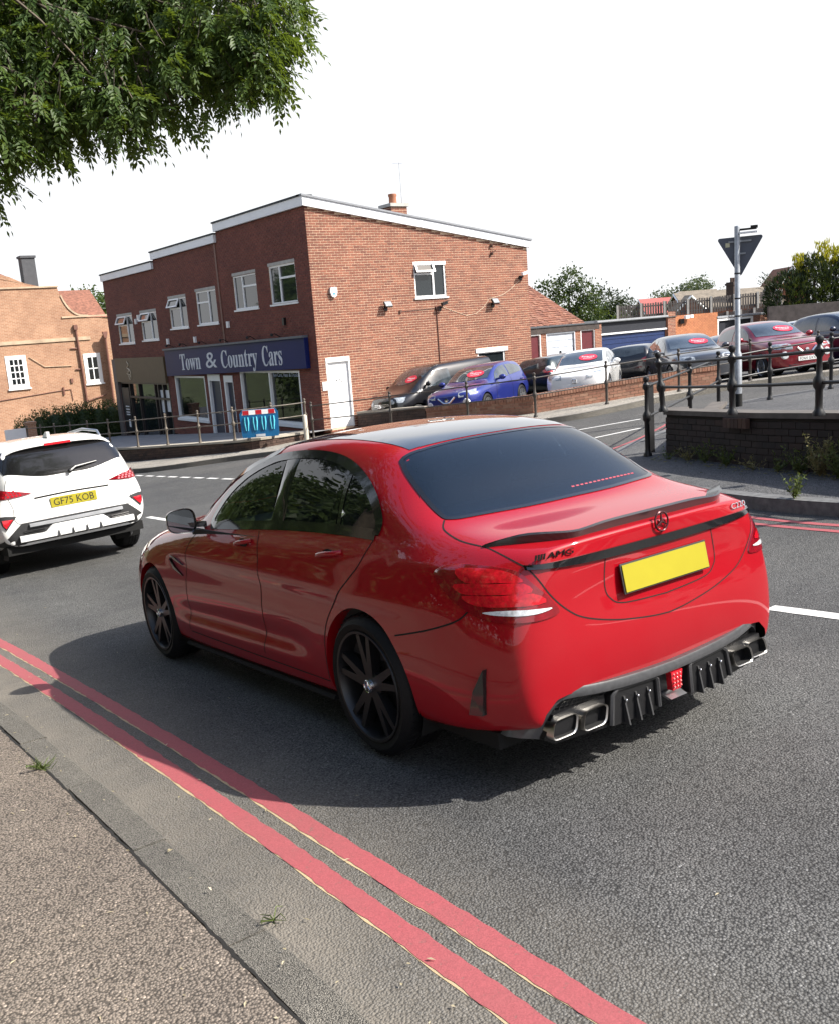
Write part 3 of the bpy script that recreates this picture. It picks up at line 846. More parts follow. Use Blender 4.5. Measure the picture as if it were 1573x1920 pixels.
def window(F, u0, u1, v0, v1, parent, layout='L', open_top=False, sill=True, lintel=True, pane=None):
    """window > frame, pane, sill; layout L: tall light left, vent over light right; R: mirrored"""
    w = MB(); f = .055; dp = -.06
    def bar(a, b, c, d, w0=-.10, w1=-.02): F.box(w, a, b, c, d, w0, w1)
    bar(u0, u1, v0, v0 + f); bar(u0, u1, v1 - f, v1); bar(u0, u0 + f, v0 + f, v1 - f); bar(u1 - f, u1, v0 + f, v1 - f)
    W = u1 - u0; um = u0 + (W * .38 if layout == 'L' else W * .60); vm = v0 + (v1 - v0) * .66
    panes = []
    if layout in 'LR':
        bar(um - .03, um + .03, v0 + f, v1 - f)
        a, b = (um + .03, u1 - f) if layout == 'L' else (u0 + f, um - .03)
        bar(a, b, vm - .03, vm + .03)
        c, d = (u0 + f, um - .03) if layout == 'L' else (um + .03, u1 - f)
        panes = [(c, d, v0 + f, v1 - f), (a, b, v0 + f, vm - .03)]
        top = (a, b, vm + .03, v1 - f)
        if not open_top: panes.append(top)
    else: panes = [(u0 + f, u1 - f, v0 + f, v1 - f)]
    root = w.build('window', M_UPVC, parent)
    for (a, b, c, d) in panes:
        m = MB(); F.box(m, a, b, c, d, -.075, -.06); m.build('pane', pane or M_PANE, root)
    if layout in 'LR' and open_top:
        a, b, c, d = top; m = MB(); L = d - c + .04; th = radians(24)
        q = lambda u, s, o: F.p(u, d + .02 - s * cos(th), -.02 + s * sin(th) + o)
        for (p, r, s0, s1) in ((a - .03, b + .03, 0, .05), (a - .03, b + .03, L - .05, L), (a - .03, a + .03, .05, L - .05), (b - .03, b + .03, .05, L - .05)):
            pts = [q(p, s0, 0), q(r, s0, 0), q(r, s1, 0), q(p, s1, 0)]; n = (pts[1] - pts[0]).cross(pts[3] - pts[0]).normalized(); m.prism(pts, -n * .04)
        o = m.build('opening_light', M_UPVC, root)
        m = MB(); pts = [q(a + .02, .04, -.012), q(b - .02, .04, -.012), q(b - .02, L - .04, -.012), q(a + .02, L - .04, -.012)]; m.poly(pts); m.build('pane', M_PANE, root)
        m = MB(); F.box(m, a, b, c, d, -.19, -.18); m.build('dark_opening', M_GAP, root)
    if sill:
        m = MB(); F.box(m, u0 - .05, u1 + .05, v0 - .055, v0 - .002, -.10, .05); m.build('sill', M_UPVC, root)
    if lintel:
        m = MB(); F.box(m, u0 - .02, u1 + .02, v1 + .002, v1 + .10, -.05, .012); m.build('lintel', M_CONC, root)
    m = MB()
    for s in ((u0, u0), (u1, u1)): m.poly([F.p(s[0], v0, 0), F.p(s[0], v1, 0), F.p(s[0], v1, -.12), F.p(s[0], v0, -.12)])
    m.poly([F.p(u0, v1, 0), F.p(u1, v1, 0), F.p(u1, v1, -.12), F.p(u0, v1, -.12)]); m.poly([F.p(u0, v0, 0), F.p(u1, v0, 0), F.p(u1, v0, -.12), F.p(u0, v0, -.12)])
    m.build('reveal', M_MORTAR, root)
    return root

BX, BY = 14.0, 24.95
def build_shops():
    root = empty('brick_shop_building', (BX, BY, -1.3), None, 'red brick two storey shop building with stepped white fascia and sunlit gable end', 'building')
    # parts are laid out in world space, so the parent empty sits at the corner
    hold = bpy.data.objects.new('carrier', None)
    before = set(bpy.data.objects)
    bpy.data.objects.remove(hold)
    before = set(bpy.data.objects)
    F = Face((BX, 44.25, 0), (0, -1, 0), (-1, 0, 0))       # front: u = 44.25 - y
    S = Face((BX, BY, 0), (1, 0, 0), (0, -1, 0))           # gable: u = x - 14
    U = lambda y: 44.25 - y
    unit = [(31.3, 24.95, 5.5), (37.6, 31.3, 5.15), (44.25, 37.6, 4.80)]
    fh = .30
    wins = [(27.6, 25.85, 2.53, 3.70, 'L', False), (30.32, 28.55, 2.50, 3.62, 'L', False), (33.67, 31.85, 2.14, 3.33, 'R', False), (36.45, 34.65, 2.10, 3.24, 'R', True), (39.85, 37.95, 1.73, 2.87, 'R', True), (42.9, 40.9, 1.66, 2.86, 'R', True)]
    shop = [(36.75, 33.72, -1.42, .25), (33.42, 32.3, -1.9, .30), (31.98, 31.2, -1.8, .26), (30.55, 26.2, -1.25, .45), (43.65, 37.45, -2.5, -.04)]
    holes = [(U(a), U(b), c, d) for a, b, c, d, *_ in wins] + [(U(a), U(b), c, d) for a, b, c, d in shop]
    for i, (ya, yb, zt) in enumerate(unit):
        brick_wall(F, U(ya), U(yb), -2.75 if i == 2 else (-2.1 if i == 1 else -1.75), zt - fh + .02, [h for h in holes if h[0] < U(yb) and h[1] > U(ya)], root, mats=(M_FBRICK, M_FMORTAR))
        # fascia with dark roofing edge
        m = MB(); F.box(m, U(ya), U(yb) + (-.003 if i == 0 else -.02), zt - fh, zt - .035, -.02, .10); m.build('fascia', M_WFASC, root)
        m = MB(); F.box(m, U(ya) - .03, U(yb) + (-.003 if i == 0 else .0), zt - .033, zt + .02, -.3, .13); m.build('roof_edge', M_FELT, root)
        # roof slab falling to the back
        m = MB(); z1 = zt - 1.36
        m.poly([(BX - .05, ya, zt), (BX - .05, yb, zt), (22.55, yb, z1), (22.55, ya, z1)])
        if i > 0: m.poly([(BX, yb, zt - .4), (BX, yb, zt + .36), (22.55, yb, z1 + .36), (22.55, yb, z1 - .4)])
        m.build('roof', M_FELT, root)
    top = lambda u: 5.5 - .28 - u * (5.5 - 4.15) / 8.55
    sh = [(3.72, 4.95, 2.42, 3.53), (.26, 1.06, -1.33, .79), (6.08, 7.28, -.6, .60)]
    brick_wall(S, 0, 8.5, -1.45, 5.3, [(h[0], h[1], h[2], h[3]) for h in sh], root, 300, top=top, part_key=lambda b: (b[0] - 1.2) ** 2 * .9 + (b[2] - 3.2) ** 2)
    m = MB(); sl = (5.5 - 4.15) / 8.55
    S.prism(m, [(-.10, 5.5 - .30), (8.62, 4.15 - .27), (8.62, 4.15 - .035), (-.10, 5.5 - .035)], .0, .10); m.build('gable_fascia', M_WFASC, root)
    m = MB(); S.prism(m, [(-.13, 5.5 - .033 + .0), (8.66, 4.15 - .033), (8.66, 4.15 + .02), (-.13, 5.5 + .022)], -.2, .135); m.build('gable_edge', plain('lead_grey', (.22, .23, .25), .6), root)
    m = MB(); m.poly([(22.5, BY, -1.6), (22.5, 44.25, -2.6), (22.5, 44.25, 3.4), (22.5, BY, 4.15)]); m.poly([(BX, 44.25, -2.9), (BX, 44.25, 4.5), (22.5, 44.25, 3.44), (22.5, 44.25, -2.9)]); m.build('rear_wall', M_MORTAR, root)
    # stack bonded pier at the corner
    # windows
    for a, b, c, d, lay, op in wins: window(F, U(a), U(b), c, d, root, lay, op)
    window(S, 3.72, 4.95, 2.42, 3.53, root, 'R', True, lintel=False)
    m = MB(); S.box(m, 3.70, 4.97, 3.42, 3.53, -.02, .015); m.build('window_head', M_UPVC, root)
    w3 = window(S, 6.08, 7.28, -.6, .52, root, 'X', False, sill=False, lintel=False)
    m = MB(); S.box(m, 6.0, 7.4, .50, .64, -.02, .03); m.build('window_head', M_UPVC, root)
    # gable door
    m = MB(); S.box(m, .26, 1.06, -1.33, .79, -.10, -.05)
    dr = m.build('door', M_UPVC, root)
    m = MB(); S.box(m, .24, 1.08, .66, .80, -.05, .02); S.box(m, .24, .29, -1.33, .66, -.05, .012); S.box(m, 1.03, 1.08, -1.33, .66, -.05, .012); m.build('door_frame', M_UPVC, dr)
    for k, (u, v) in enumerate(((.60, .10), (.70, .11), (.76, .06))):
        m = MB(); m.ball(S.p(u, v, -.045), .02, 8, 5); m.build('door_bolt', M_BLKSATIN, dr)
    m = MB(); S.box(m, .06, .24, -.1 - .06, .10, .005, .03); m.build('wall_plaque', M_UPVC, root)
    # alarm box, floodlights, camera, pipes and cable on the gable
    m = MB(); S.prism(m, [(.58, 2.72), (.62, 2.60), (.70, 2.56), (.78, 2.60), (.82, 2.72), (.80, 2.86), (.60, 2.86)], .01, .09); al = m.build('alarm_box', M_UPVC, root, smooth=40)
    m = MB(); S.prism(m, [(.655, 2.70), (.66, 2.65), (.70, 2.63), (.74, 2.65), (.745, 2.70)], .09, .095); m.build('alarm_badge', plain('badge_blue', (.10, .30, .55), .4), al)
    for (u, v) in ((2.55, 2.26), (6.85, 2.16)):
        m = MB(); c = S.p(u, v, .16); R = Matrix.Rotation(radians(-35), 3, 'X')
        m.box(c, (.26, .07, .19), R=R); fl = m.build('floodlight', M_BLKSATIN, root)
        m = MB(); m.box(c + R @ Vector((0, -.037, 0)), (.22, .008, .15), R=R); m.build('floodlight_glass', M_LAMPGLASS, fl)
        m = MB(); m.tube([S.p(u, v - .10, .0), S.p(u, v - .10, .10), S.p(u, v - .02, .14)], .018, 6); S.box(m, u - .06, u + .06, v - .18, v - .04, .005, .03); m.build('floodlight_bracket', M_BLKSATIN, fl)
    for (u, v, L) in ((8.15, 3.02, .30), (4.62, 2.17, .22)):
        m = MB(); m.tube([S.p(u, v - .12, .0), S.p(u, v - .10, .14), S.p(u, v, .16)], .02, 6); S.box(m, u - .07, u + .05, v - .19, v - .05, .005, .04); br = m.build('camera_bracket', M_BLKSATIN, root)
        m = MB(); c = S.p(u + .06, v + .02, .2); R = Matrix.Rotation(radians(-12), 3, 'Y'); m.box(c, (L, .09, .09), R=R); m.box(c + Vector((.03, -.0, .05)), (L + .06, .12, .012), R=R); m.build('security_camera', M_UPVC if L > .25 else M_BLKSATIN, br)
    m = MB()
    m.tube([S.p(4.48, 2.05, .02), S.p(4.48, -.4, .02)], .016, 6); m.tube([S.p(3.1, 2.02, .015), S.p(4.5, 2.06, .015)], .010, 5); m.box(S.p(4.5, 2.06, .03), (.12, .05, .10)); m.box(S.p(3.08, 2.02, .03), (.06, .04, .09))
    m.build('cable_conduit', plain('brown_conduit', (.10, .045, .03), .7), root)
    m = MB(); m.tube([S.p(u, v, .014) for u, v in ((4.75, 2.08), (5.2, 1.92), (5.7, 1.76), (6.1, 1.80), (6.45, 2.0), (6.7, 2.25), (7.3, 2.36), (7.7, 2.55), (8.2, 2.9), (8.35, 3.0))], .007, 5); m.build('loose_cable', plain('cream_cable', (.62, .50, .36), .6), root)
    m = MB()
    for v0 in (3.98, 3.72): m.tube([S.p(6.85, v0, 0), S.p(6.92, v0 + .04, .10), S.p(7.0, v0 + .10, .13)], .014, 5); m.ball(S.p(6.9, v0, .06), .05, 7, 5)
    m.tube([S.p(6.92, 3.72, .05), S.p(6.92, 3.98, .05)], .012, 5); m.build('wall_hook', plain('rust_iron', (.07, .03, .02), .8), root)
    # chimney and aerial
    m = MB(); cx, cy = 18.0, 26.2
    ch = Face((cx - .30, cy - .3, 0), (1, 0, 0), (0, -1, 0)); c2 = Face((cx - .30, cy + .3, 0), (0, -1, 0), (-1, 0, 0))
    chm = empty('chimney', (0, 0, 0)); chm.parent = root
    brick_wall(ch, 0, .6, 4.4, 5.34, [], chm); brick_wall(c2, 0, .6, 4.4, 5.34, [], chm)
    m.box2((cx - .29, cy - .29, 4.3), (cx + .29, cy + .29, 5.33)); m.box2((cx - .36, cy - .36, 5.34), (cx + .36, cy + .36, 5.44)); m.build('chimney_cap', M_CONC, chm)
    m = MB(); m.lathe([(.13, 5.44), (.12, 5.66), (.14, 5.70), (.14, 5.76), (.10, 5.77)], 14, (cx - .02, cy, 0)); m.build('chimney_pot', plain('terracotta', (.34, .14, .08), .8), chm, smooth=40)
    m = MB(); m.tube([(cx + .33, cy, 4.9), (cx + .33, cy, 6.75)], .012, 5); m.tube([(cx + .05, cy, 6.7), (cx + .45, cy, 6.72)], .006, 4); m.build('aerial_mast', M_ALLOY, root)
    m = MB(); m.box((cx + .37, cy - .05, 4.95), (.08, .06, .16)); m.build('aerial_bracket', M_BLKSATIN, root)
    # sign board
    q = [F.p(U(37.15), 1.27, .02), F.p(U(37.15), .25, .02), F.p(U(25.42), .53, .02), F.p(U(25.42), 1.45, .02)]
    navy = plain('navy_sign', (.006, .012, .085), .45, vary=.15, scale=.5, spec=.2)
    m = MB(); m.prism(q, F.W * .14); sg = m.build('shop_sign', navy, root)
    m = MB(); m.prism([q[0] + Vector((0, 0, .07)), q[0] + Vector((0, 0, .0)), q[3] + Vector((0, 0, .0)), q[3] + Vector((0, 0, .07))], F.W * .22); m.build('sign_hood', plain('grey_lead', (.10, .11, .13), .5), sg)
    ud = (q[2] - q[1]).normalized(); vd = Vector((0, 0, 1)); mid = (q[0] + q[1] + q[2] + q[3]) / 4 + F.W * .145
    wd = {'Town': (35.3, 33.15), '&': (32.6, 31.75), 'Country': (31.15, 28.78), 'Cars': (28.35, 27.0)}
    silver = plain('silver_lettering', (.58, .61, .68), .4, metal=.1)
    Lm = [('Town', 36.0, 33.6, .58), ('&', 33.1, 32.0, .50), ('Country', 31.5, 28.9, .74), ('Cars', 28.55, 27.0, .60)]
    for tx, ya, yb, hgt in WORDS:
        f = (37.15 - (ya + yb) / 2) / (37.15 - 25.42); c = (q[0] + q[1]) / 2 * (1 - f) + (q[2] + q[3]) / 2 * f + F.W * .143
        if tx == 'Country': c.z -= .085
        place_text('sign_lettering', MBOLD(tx), silver, sg, c, ud, vd, .6, .006, fit=(ya - yb, hgt))
    for y in (36.4, 35.0, 33.1, 31.2, 29.0, 27.2):
        m = MB(); f = (37.15 - y) / 11.73; z = q[0].z * (1 - f) + q[3].z * f; m.tube([F.p(U(y), z + .09, .03), F.p(U(y), z + .20, .20), F.p(U(y), z + .18, .30)], .015, 5); m.ball(F.p(U(y), z + .17, .32), .05, 8, 5); m.build('sign_lamp', M_BLKSATIN, sg)
    # car shop windows and doors
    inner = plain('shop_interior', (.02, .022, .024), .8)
    for (a, b, c, d, mull) in ((36.75, 33.72, -1.42, .25, 0), (30.55, 26.2, -1.25, .45, 28.35)):
        m = MB(); f = .07
        for z in ((c, c + f), (d - f, d)): F.box(m, U(a), U(b), z[0], z[1], -.12, .01)
        for yy in [a - .0, b + .07] + ([mull] if mull else []): F.box(m, U(yy), U(yy) + .075, c + f, d - f, -.12, .01)
        F.box(m, U(a) - .06, U(b) + .06, c - .10, c - .002, -.05, .06)
        w = m.build('shop_window', M_UPVC, root)
        ms = [a] + ([mull] if mull else []) + [b]
        for p, r in zip(ms, ms[1:]):
            m = MB(); F.box(m, U(p) + .07, U(r), c + f, d - f, -.09, -.08); m.build('pane', G_SHOP, w)
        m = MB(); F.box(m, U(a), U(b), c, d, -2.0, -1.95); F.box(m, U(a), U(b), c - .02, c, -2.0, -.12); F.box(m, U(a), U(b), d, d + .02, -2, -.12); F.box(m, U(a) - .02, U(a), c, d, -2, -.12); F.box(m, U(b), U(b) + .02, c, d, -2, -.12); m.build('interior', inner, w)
    m = MB(); F.box(m, U(35.6), U(34.05), -1.25, .10, -.5, -.45); m.build('yellow_display', plain('yellow_board', (.50, .40, .02), .6), w)
    m = MB(); F.box(m, U(36.75), U(33.75), -1.42, -1.1, -.4, -.35); m.build('display_shelf', plain('pale_board', (.35, .40, .38), .6), w)
    place_text('window_lettering', 'Buy Cars, Vans & Trucks', plain('pale_blue_vinyl', (.35, .42, .55), .5), w, F.p(U(27.3), .29, -.076), F.U, F.Z, .2, .001, fit=(1.75, .15))
    place_text('window_lettering', '01732 460404', MATS['pale_blue_vinyl'], w, F.p(U(29.4), .25, -.076), F.U, F.Z, .2, .001, fit=(1.7, .15)) if False else None
    dk = plain('navy_door', (.014, .018, .045), .4)
    for (a, b, c, d) in shop[1:3]:
        m = MB(); F.box(m, U(a), U(b), c, d, -.14, -.09); dd = m.build('shop_door', dk, root)
        m = MB(); F.box(m, U(a), U(a) + .12, c, d, -.09, .012); F.box(m, U(b) - .03, U(b), c, d, -.09, .012); F.box(m, U(a), U(b), d - .22, d + .02, -.09, .014); m.build('door_frame', M_UPVC, dd)
        m = MB(); F.box(m, U((a + b) / 2) - .10, U((a + b) / 2) + .14, c + .78, c + .84, -.09, -.075); m.build('letter_plate', M_ALLOY, dd)
    # tan fronted salon
    tan = plain('tan_fascia', (.12, .082, .042), .6, vary=.08); m = MB(); F.box(m, U(43.7), U(37.5), -.04, 1.03, .015, .12); sf = m.build('salon_fascia', tan, root)
    m = MB(); sw = [F.p(U(41.9) + .28 * sin(k * .55) * (1 - k / 40), .18 + .022 * k, .135) for k in range(34)]; m.tube(sw, .022, 5)
    m.tube([F.p(U(41.9) + .12 + .16 * cos(a), .30 + .22 * sin(a), .135) for a in [2 * pi * k / 16 for k in range(16)]], .018, 5, closed=True); m.build('salon_emblem', plain('pale_gold', (.55, .45, .32), .4), sf, smooth=60)
    m = MB(); F.box(m, U(43.65), U(37.45), -2.6, -.06, -.95, -.9); F.box(m, U(43.65), U(43.60), -2.6, -.04, -.9, .01); m.build('salon_back', inner, root)
    fr = plain('dark_brown_frame', (.03, .022, .02), .45); m = MB()
    for y in (43.62, 42.5, 41.3, 39.3, 38.9, 38.3, 37.6): F.box(m, U(y), U(y) + .09, -2.55, -.05, -.16, .0)
    for z in (-2.55, -.12, -.75): F.box(m, U(43.6), U(37.5), z, z + .08, -.159, -.001)
    sfm = m.build('salon_frame', fr, root)
    for ya, yb in ((42.5, 41.3), (41.3, 39.3), (39.3, 38.9), (38.9, 38.3), (38.3, 37.6)):
        m = MB(); F.box(m, U(ya) + .09, U(yb), -2.46, -.13, -.10, -.09); m.build('pane', M_PANE, sfm)
    m = MB(); F.box(m, U(43.5), U(42.55), -2.3, -.3, -.10, .02); nb = m.build('notice_board', plain('board_black', (.012, .012, .013), .5), sfm)
    m = MB()
    for z in (-1.15, -1.28, -1.41, -1.52): F.box(m, U(43.25), U(42.75), z - .035, z + .02, .02, .024)
    F.box(m, U(43.05), U(42.8), -2.1, -1.75, .02, .024); m.build('notice_text', M_UPVC, nb)
    m = MB(); F.box(m, U(38.85), U(38.35), -1.3, -.35, -.085, -.08); F.box(m, U(38.2), U(37.75), -1.25, -.35, -.085, -.08); m.build('white_poster', M_UPVC, sfm)
    m = MB(); F.box(m, U(44.2), U(43.72), -2.7, .98, .0, .10); m.build('timber_pilaster', plain('grey_timber', (.13, .11, .10), .7), root)
    # small vents and lights on the front
    for y, z in ((40.35, 2.55), (40.0, 2.7), (36.9, 1.62), (34.1, 1.62), (31.0, 2.05), (26.8, 1.98)):
        m = MB(); F.box(m, U(y) - .06, U(y) + .06, z - .11, z + .11, .008, .09); m.build('wall_vent', M_UPVC if y != 26.8 else M_BLKSATIN, root)
    m = MB(); F.box(m, U(31.55), U(31.42), 1.4, 5.0, .008, .03); m.build('downpipe', plain('brown_pipe', (.16, .07, .05), .6), root)
    # re-anchor the parts to the empty at the corner
    inv = root.matrix_world.inverted() if False else Matrix.Translation((-BX, -BY, 1.3))
    for o in bpy.data.objects:
        if o not in before and o.parent is root: o.matrix_parent_inverse = inv
    return root
WORDS = [('Town', 35.55, 33.55, .62), ('&', 33.05, 32.05, .56), ('Country', 31.65, 28.72, .80), ('Cars', 28.35, 26.95, .66)]
def MBOLD(s):
    out = ''
    for c in s:
        if 'A' <= c <= 'Z': out += chr(0x1D400 + ord(c) - 65)
        elif 'a' <= c <= 'z': out += chr(0x1D41A + ord(c) - 97)
        else: out += c
    return out
build_shops()
# ---------------------------------------------------------------- street walls, railings, sign, barrier
M_BROWNBRICK = m_brick('brown_brick', [(.060, .036, .028), (.085, .050, .036), (.070, .042, .034), (.045, .030, .026), (.095, .058, .042)])
M_BUFFBRICK = m_brick('worn_red_brick', [(.25, .115, .072), (.30, .15, .10), (.22, .10, .065), (.33, .19, .13), (.27, .12, .075)])
M_DARKBRICK = m_brick('dark_brick', [(.022, .016, .015), (.030, .020, .018), (.018, .014, .014), (.040, .024, .020)])  # very dark brick tones, picked at random per brick
M_DKMORTAR = plain('dark_mortar', (.02, .018, .017), .95, vary=.3, scale=2, bumps=.4)
M_BUFFMORTAR = plain('buff_mortar', (.34, .27, .20), .95, vary=.2, scale=3)
M_COPING = plain('coping_stone', (.38, .34, .28), .85, vary=.2, scale=2, bumps=.4)
M_RAILGREY = plain('weathered_railing', (.115, .095, .075), .55, vary=.35, scale=9)
M_RAILBLK = plain('black_railing', (.010, .010, .011), .42, vary=.3, scale=9)

def slope_wall(name, path, zb, zt, thick, mats, label, cat, named=0, courses=True, cap=None, cap_mat=None, bw=.215, bh=.065, side=-1, end_bricks=True):
    """a wall along a polyline; brick courses follow the slope of its foot; thickness goes to the left of travel * side"""
    P = [Vector(p) for p in path]; Ls = [0]
    for a, b in zip(P, P[1:]): Ls.append(Ls[-1] + (b - a).length)
    def at(s):
        for i in range(len(P) - 1):
            if s <= Ls[i + 1] or i == len(P) - 2:
                t = (s - Ls[i]) / (Ls[i + 1] - Ls[i]); p = P[i].lerp(P[i + 1], t); d = (P[i + 1] - P[i]).normalized(); return p, d
    mid = P[len(P) // 2]; root = empty(name, (P[0].x, P[0].y, zb(*P[0])), None, label, cat)
    inv = Matrix.Translation(-Vector((P[0].x, P[0].y, zb(*P[0]))))
    core = MB(); n = max(2, int(Ls[-1] / .5)); prev = None
    N_ = [Vector(((P[i + 1] - P[i]).y, -(P[i + 1] - P[i]).x)).normalized() * side for i in range(len(P) - 1)]
    def nrm(i):
        if i == 0: return N_[0]
        if i == len(P) - 1: return N_[-1]
        return ((N_[i - 1] + N_[i]).normalized()) / max(.5, (N_[i - 1] + N_[i]).normalized().dot(N_[i]))
    dense = []
    for i in range(len(P) - 1):
        m = max(1, int((P[i + 1] - P[i]).length / .6))
        for k in range(m): dense.append((P[i].lerp(P[i + 1], k / m), nrm(i) * (1 - k / m) + nrm(i + 1) * (k / m)))
    dense.append((P[-1], nrm(len(P) - 1)))
    hw = .012
    for p, nn in dense:
        b0 = zb(p.x, p.y) - .15; t0 = zt(p.x, p.y) - .004; q = p - nn * thick; f = p - nn * hw
        cur = [core.vert((f.x, f.y, b0)), core.vert((f.x, f.y, t0)), core.vert((q.x, q.y, t0)), core.vert((q.x, q.y, b0))]
        if prev:
            for k in range(3): core.face((prev[k], prev[k + 1], cur[k + 1], cur[k]))
        else: core.face(cur)
        prev = cur
    core.face(prev[::-1])
    o = core.build('wall_core', mats[1], root); o.matrix_parent_inverse = inv
    L = []
    for i in range(len(P) - 1):
        a, b = P[i], P[i + 1]; d = (b - a); ln = d.length; d = d / ln; nn = N_[i]
        ra, rb = zb(*a), zb(*b); ta, tb = zt(*a), zt(*b); rows = int(max(ta - ra, tb - rb) / (bh + .01)) + 1
        for r in range(rows):
            u = -(r % 2) * (bw + .01) / 2
            while u < ln:
                u0, u1 = max(u, 0), min(u + bw, ln); u += bw + .01
                if u1 - u0 < .04: continue
                f = lambda s: (ra + (rb - ra) * s / ln, ta + (tb - ta) * s / ln)
                (b0, t0), (b1, t1) = f(u0), f(u1); z0 = b0 + r * (bh + .01); z1 = b1 + r * (bh + .01)
                if z0 + bh > t0 + .012 or z1 + bh > t1 + .012: continue
                L.append((a + d * u0, a + d * u1, z0, z1, nn))
    def brick(m, B, rel=None):
        p, q, z0, z1, nn = B; w = rnd.uniform(-.003, .003); pts = []
        for off in (0 + w, -.05):
            for (c, z) in ((p, z0), (q, z1), (q, z1 + bh), (p, z0 + bh)): pts.append(Vector((c.x + nn.x * off, c.y + nn.y * off, z)) - (rel or Vector()))
        i = [m.vert(v) for v in pts]
        for f in ((0, 1, 2, 3), (1, 0, 4, 5), (2, 1, 5, 6), (3, 2, 6, 7), (0, 3, 7, 4), (7, 6, 5, 4)): m.face([i[k] for k in f])
    if named:
        L.sort(key=lambda B: (B[0].x ** 2 + B[0].y ** 2)); share = {}
        for B in L[:named]:
            c = Vector(((B[0].x + B[1].x) / 2, (B[0].y + B[1].y) / 2, (B[2] + B[3]) / 2)); key = (round((B[1] - B[0]).length, 2), round(B[4].x, 3), round(B[3] - B[2], 3))
            if key not in share: m = MB(); brick(m, B, c); share[key] = m.mesh('brick', mats[0])
            o = link('brick', share[key], root); o.matrix_parent_inverse = inv; o.location = c
        L = L[named:]
    if L:
        m = MB()
        for B in L: brick(m, B)
        o = m.build('brickwork', mats[0], root); tag(o, kind='stuff'); o.matrix_parent_inverse = inv
    if cap == 'stone':
        m = MB(); prev = None
        for p, nn in dense:
            t0 = zt(p.x, p.y); f = p + nn * .03; q = p - nn * (thick + .03)
            cur = [m.vert((f.x, f.y, t0)), m.vert((f.x, f.y, t0 + .06)), m.vert((q.x, q.y, t0 + .065)), m.vert((q.x, q.y, t0))]
            if prev:
                for k in range(4): m.face((prev[k], prev[(k + 1) % 4], cur[(k + 1) % 4], cur[k]))
            else: m.face(cur)
            prev = cur
        m.face(prev[::-1]); o = m.build('coping', cap_mat, root); o.matrix_parent_inverse = inv
    elif cap == 'onedge':
        m = MB(); s = 0
        while s < Ls[-1] - .07:
            p, d = at(s + .035); nn = Vector((d.y, -d.x)) * side; z = zt(p.x, p.y) + .055; j = rnd.uniform(-.004, .004); c = p - nn * (thick / 2 - .005)
            R = Matrix(((d.x, nn.x, 0), (d.y, nn.y, 0), (0, 0, 1))); m.box((c.x, c.y, z + j), (.066, thick + .03 + j, .11), R=R); s += .078
        o = m.build('brick_capping', cap_mat, root); tag(o, kind='stuff'); o.matrix_parent_inverse = inv
    return root

KB = lambda x, y: G(x, y) + .12
slope_wall('retaining_wall', FW[::-1][:10][::-1], KB, lambda x, y: max(FCZ(x, y), KB(x, y) + .03) + .0, .22, (M_BROWNBRICK, M_DKMORTAR), 'low brown brick retaining wall under the railings in front of the shops', 'wall', 0, cap='stone', cap_mat=M_COPING, side=1)
CWB = lambda x, y: G(x, y) + .12
CWT = lambda x, y: G(x, y) + .12 + .36
slope_wall('car_park_wall', [(15.12, 21.2), (15.45, 19.4), (16.13, 17.91), (19.21, 16.37), (20.7, 15.69)], CWB, CWT, .22, (M_BUFFBRICK, M_BUFFMORTAR), 'low red brick wall with bricks on edge along the car park front', 'wall', 300, cap='onedge', cap_mat=M_BUFFBRICK, side=1)
slope_wall('forecourt_wall', [(15.14, 24.85), (15.12, 21.24)], CWB, lambda x, y: G(x, y) + .12 + .44, .22, (M_BROWNBRICK, M_DKMORTAR), 'short dark brown wall between the white gable door and the car park', 'wall', 0, cap='stone', cap_mat=M_COPING, side=1)
RW = [(7.2, .5), (8.35, 4.4), (8.72, 5.19), (9.15, 6.45), (9.98, 8.45)]
RB = lambda x, y: G(x, y) + .12
RT = lambda x, y: G(x, y) + .12 + .56
slope_wall('roadside_wall', RW + [(10.25, 8.62)], RB, RT, .24, (M_DARKBRICK, M_DKMORTAR), 'very dark brick wall with weeds at its foot beside the right footpath', 'wall', 300, cap='stone', cap_mat=plain('dark_coping', (.10, .088, .078), .85, vary=.25), side=-1)
m = MB()
for k in range(6):
    f = k / 6; p = Vector((8.74, 5.9)).lerp(Vector((9.08, 6.62)), f) if False else Vector((9.215, 6.6)).lerp(Vector((9.40, 7.05)), f); z = RT(p.x, p.y)
    d = Vector((.32, .95)).normalized(); R = Matrix(((d.x, d.y, 0), (d.y, -d.x, 0), (0, 0, 1))); m.box((p.x - .055, p.y, z - .06), (.066, .06, .115), R=R)
wl = [o for o in bpy.data.objects if o.name.startswith('roadside_wall')][0]
o = m.build('soldier_bricks', M_BROWNBRICK, wl); o.matrix_parent_inverse = wl.matrix_world.inverted() if False else Matrix.Translation(-Vector(wl.location)); tag(o, kind='stuff')
slope_wall('corner_kerb_wall', [(10.3, 8.65), (12.2, 9.75), (14.2, 10.9)], RB, lambda x, y: RB(x, y) + .16, .2, (M_BROWNBRICK, M_DKMORTAR), 'ankle high brown brick edging behind the dark wall', 'wall', 0, cap='stone', cap_mat=MATS['dark_coping'], side=-1)

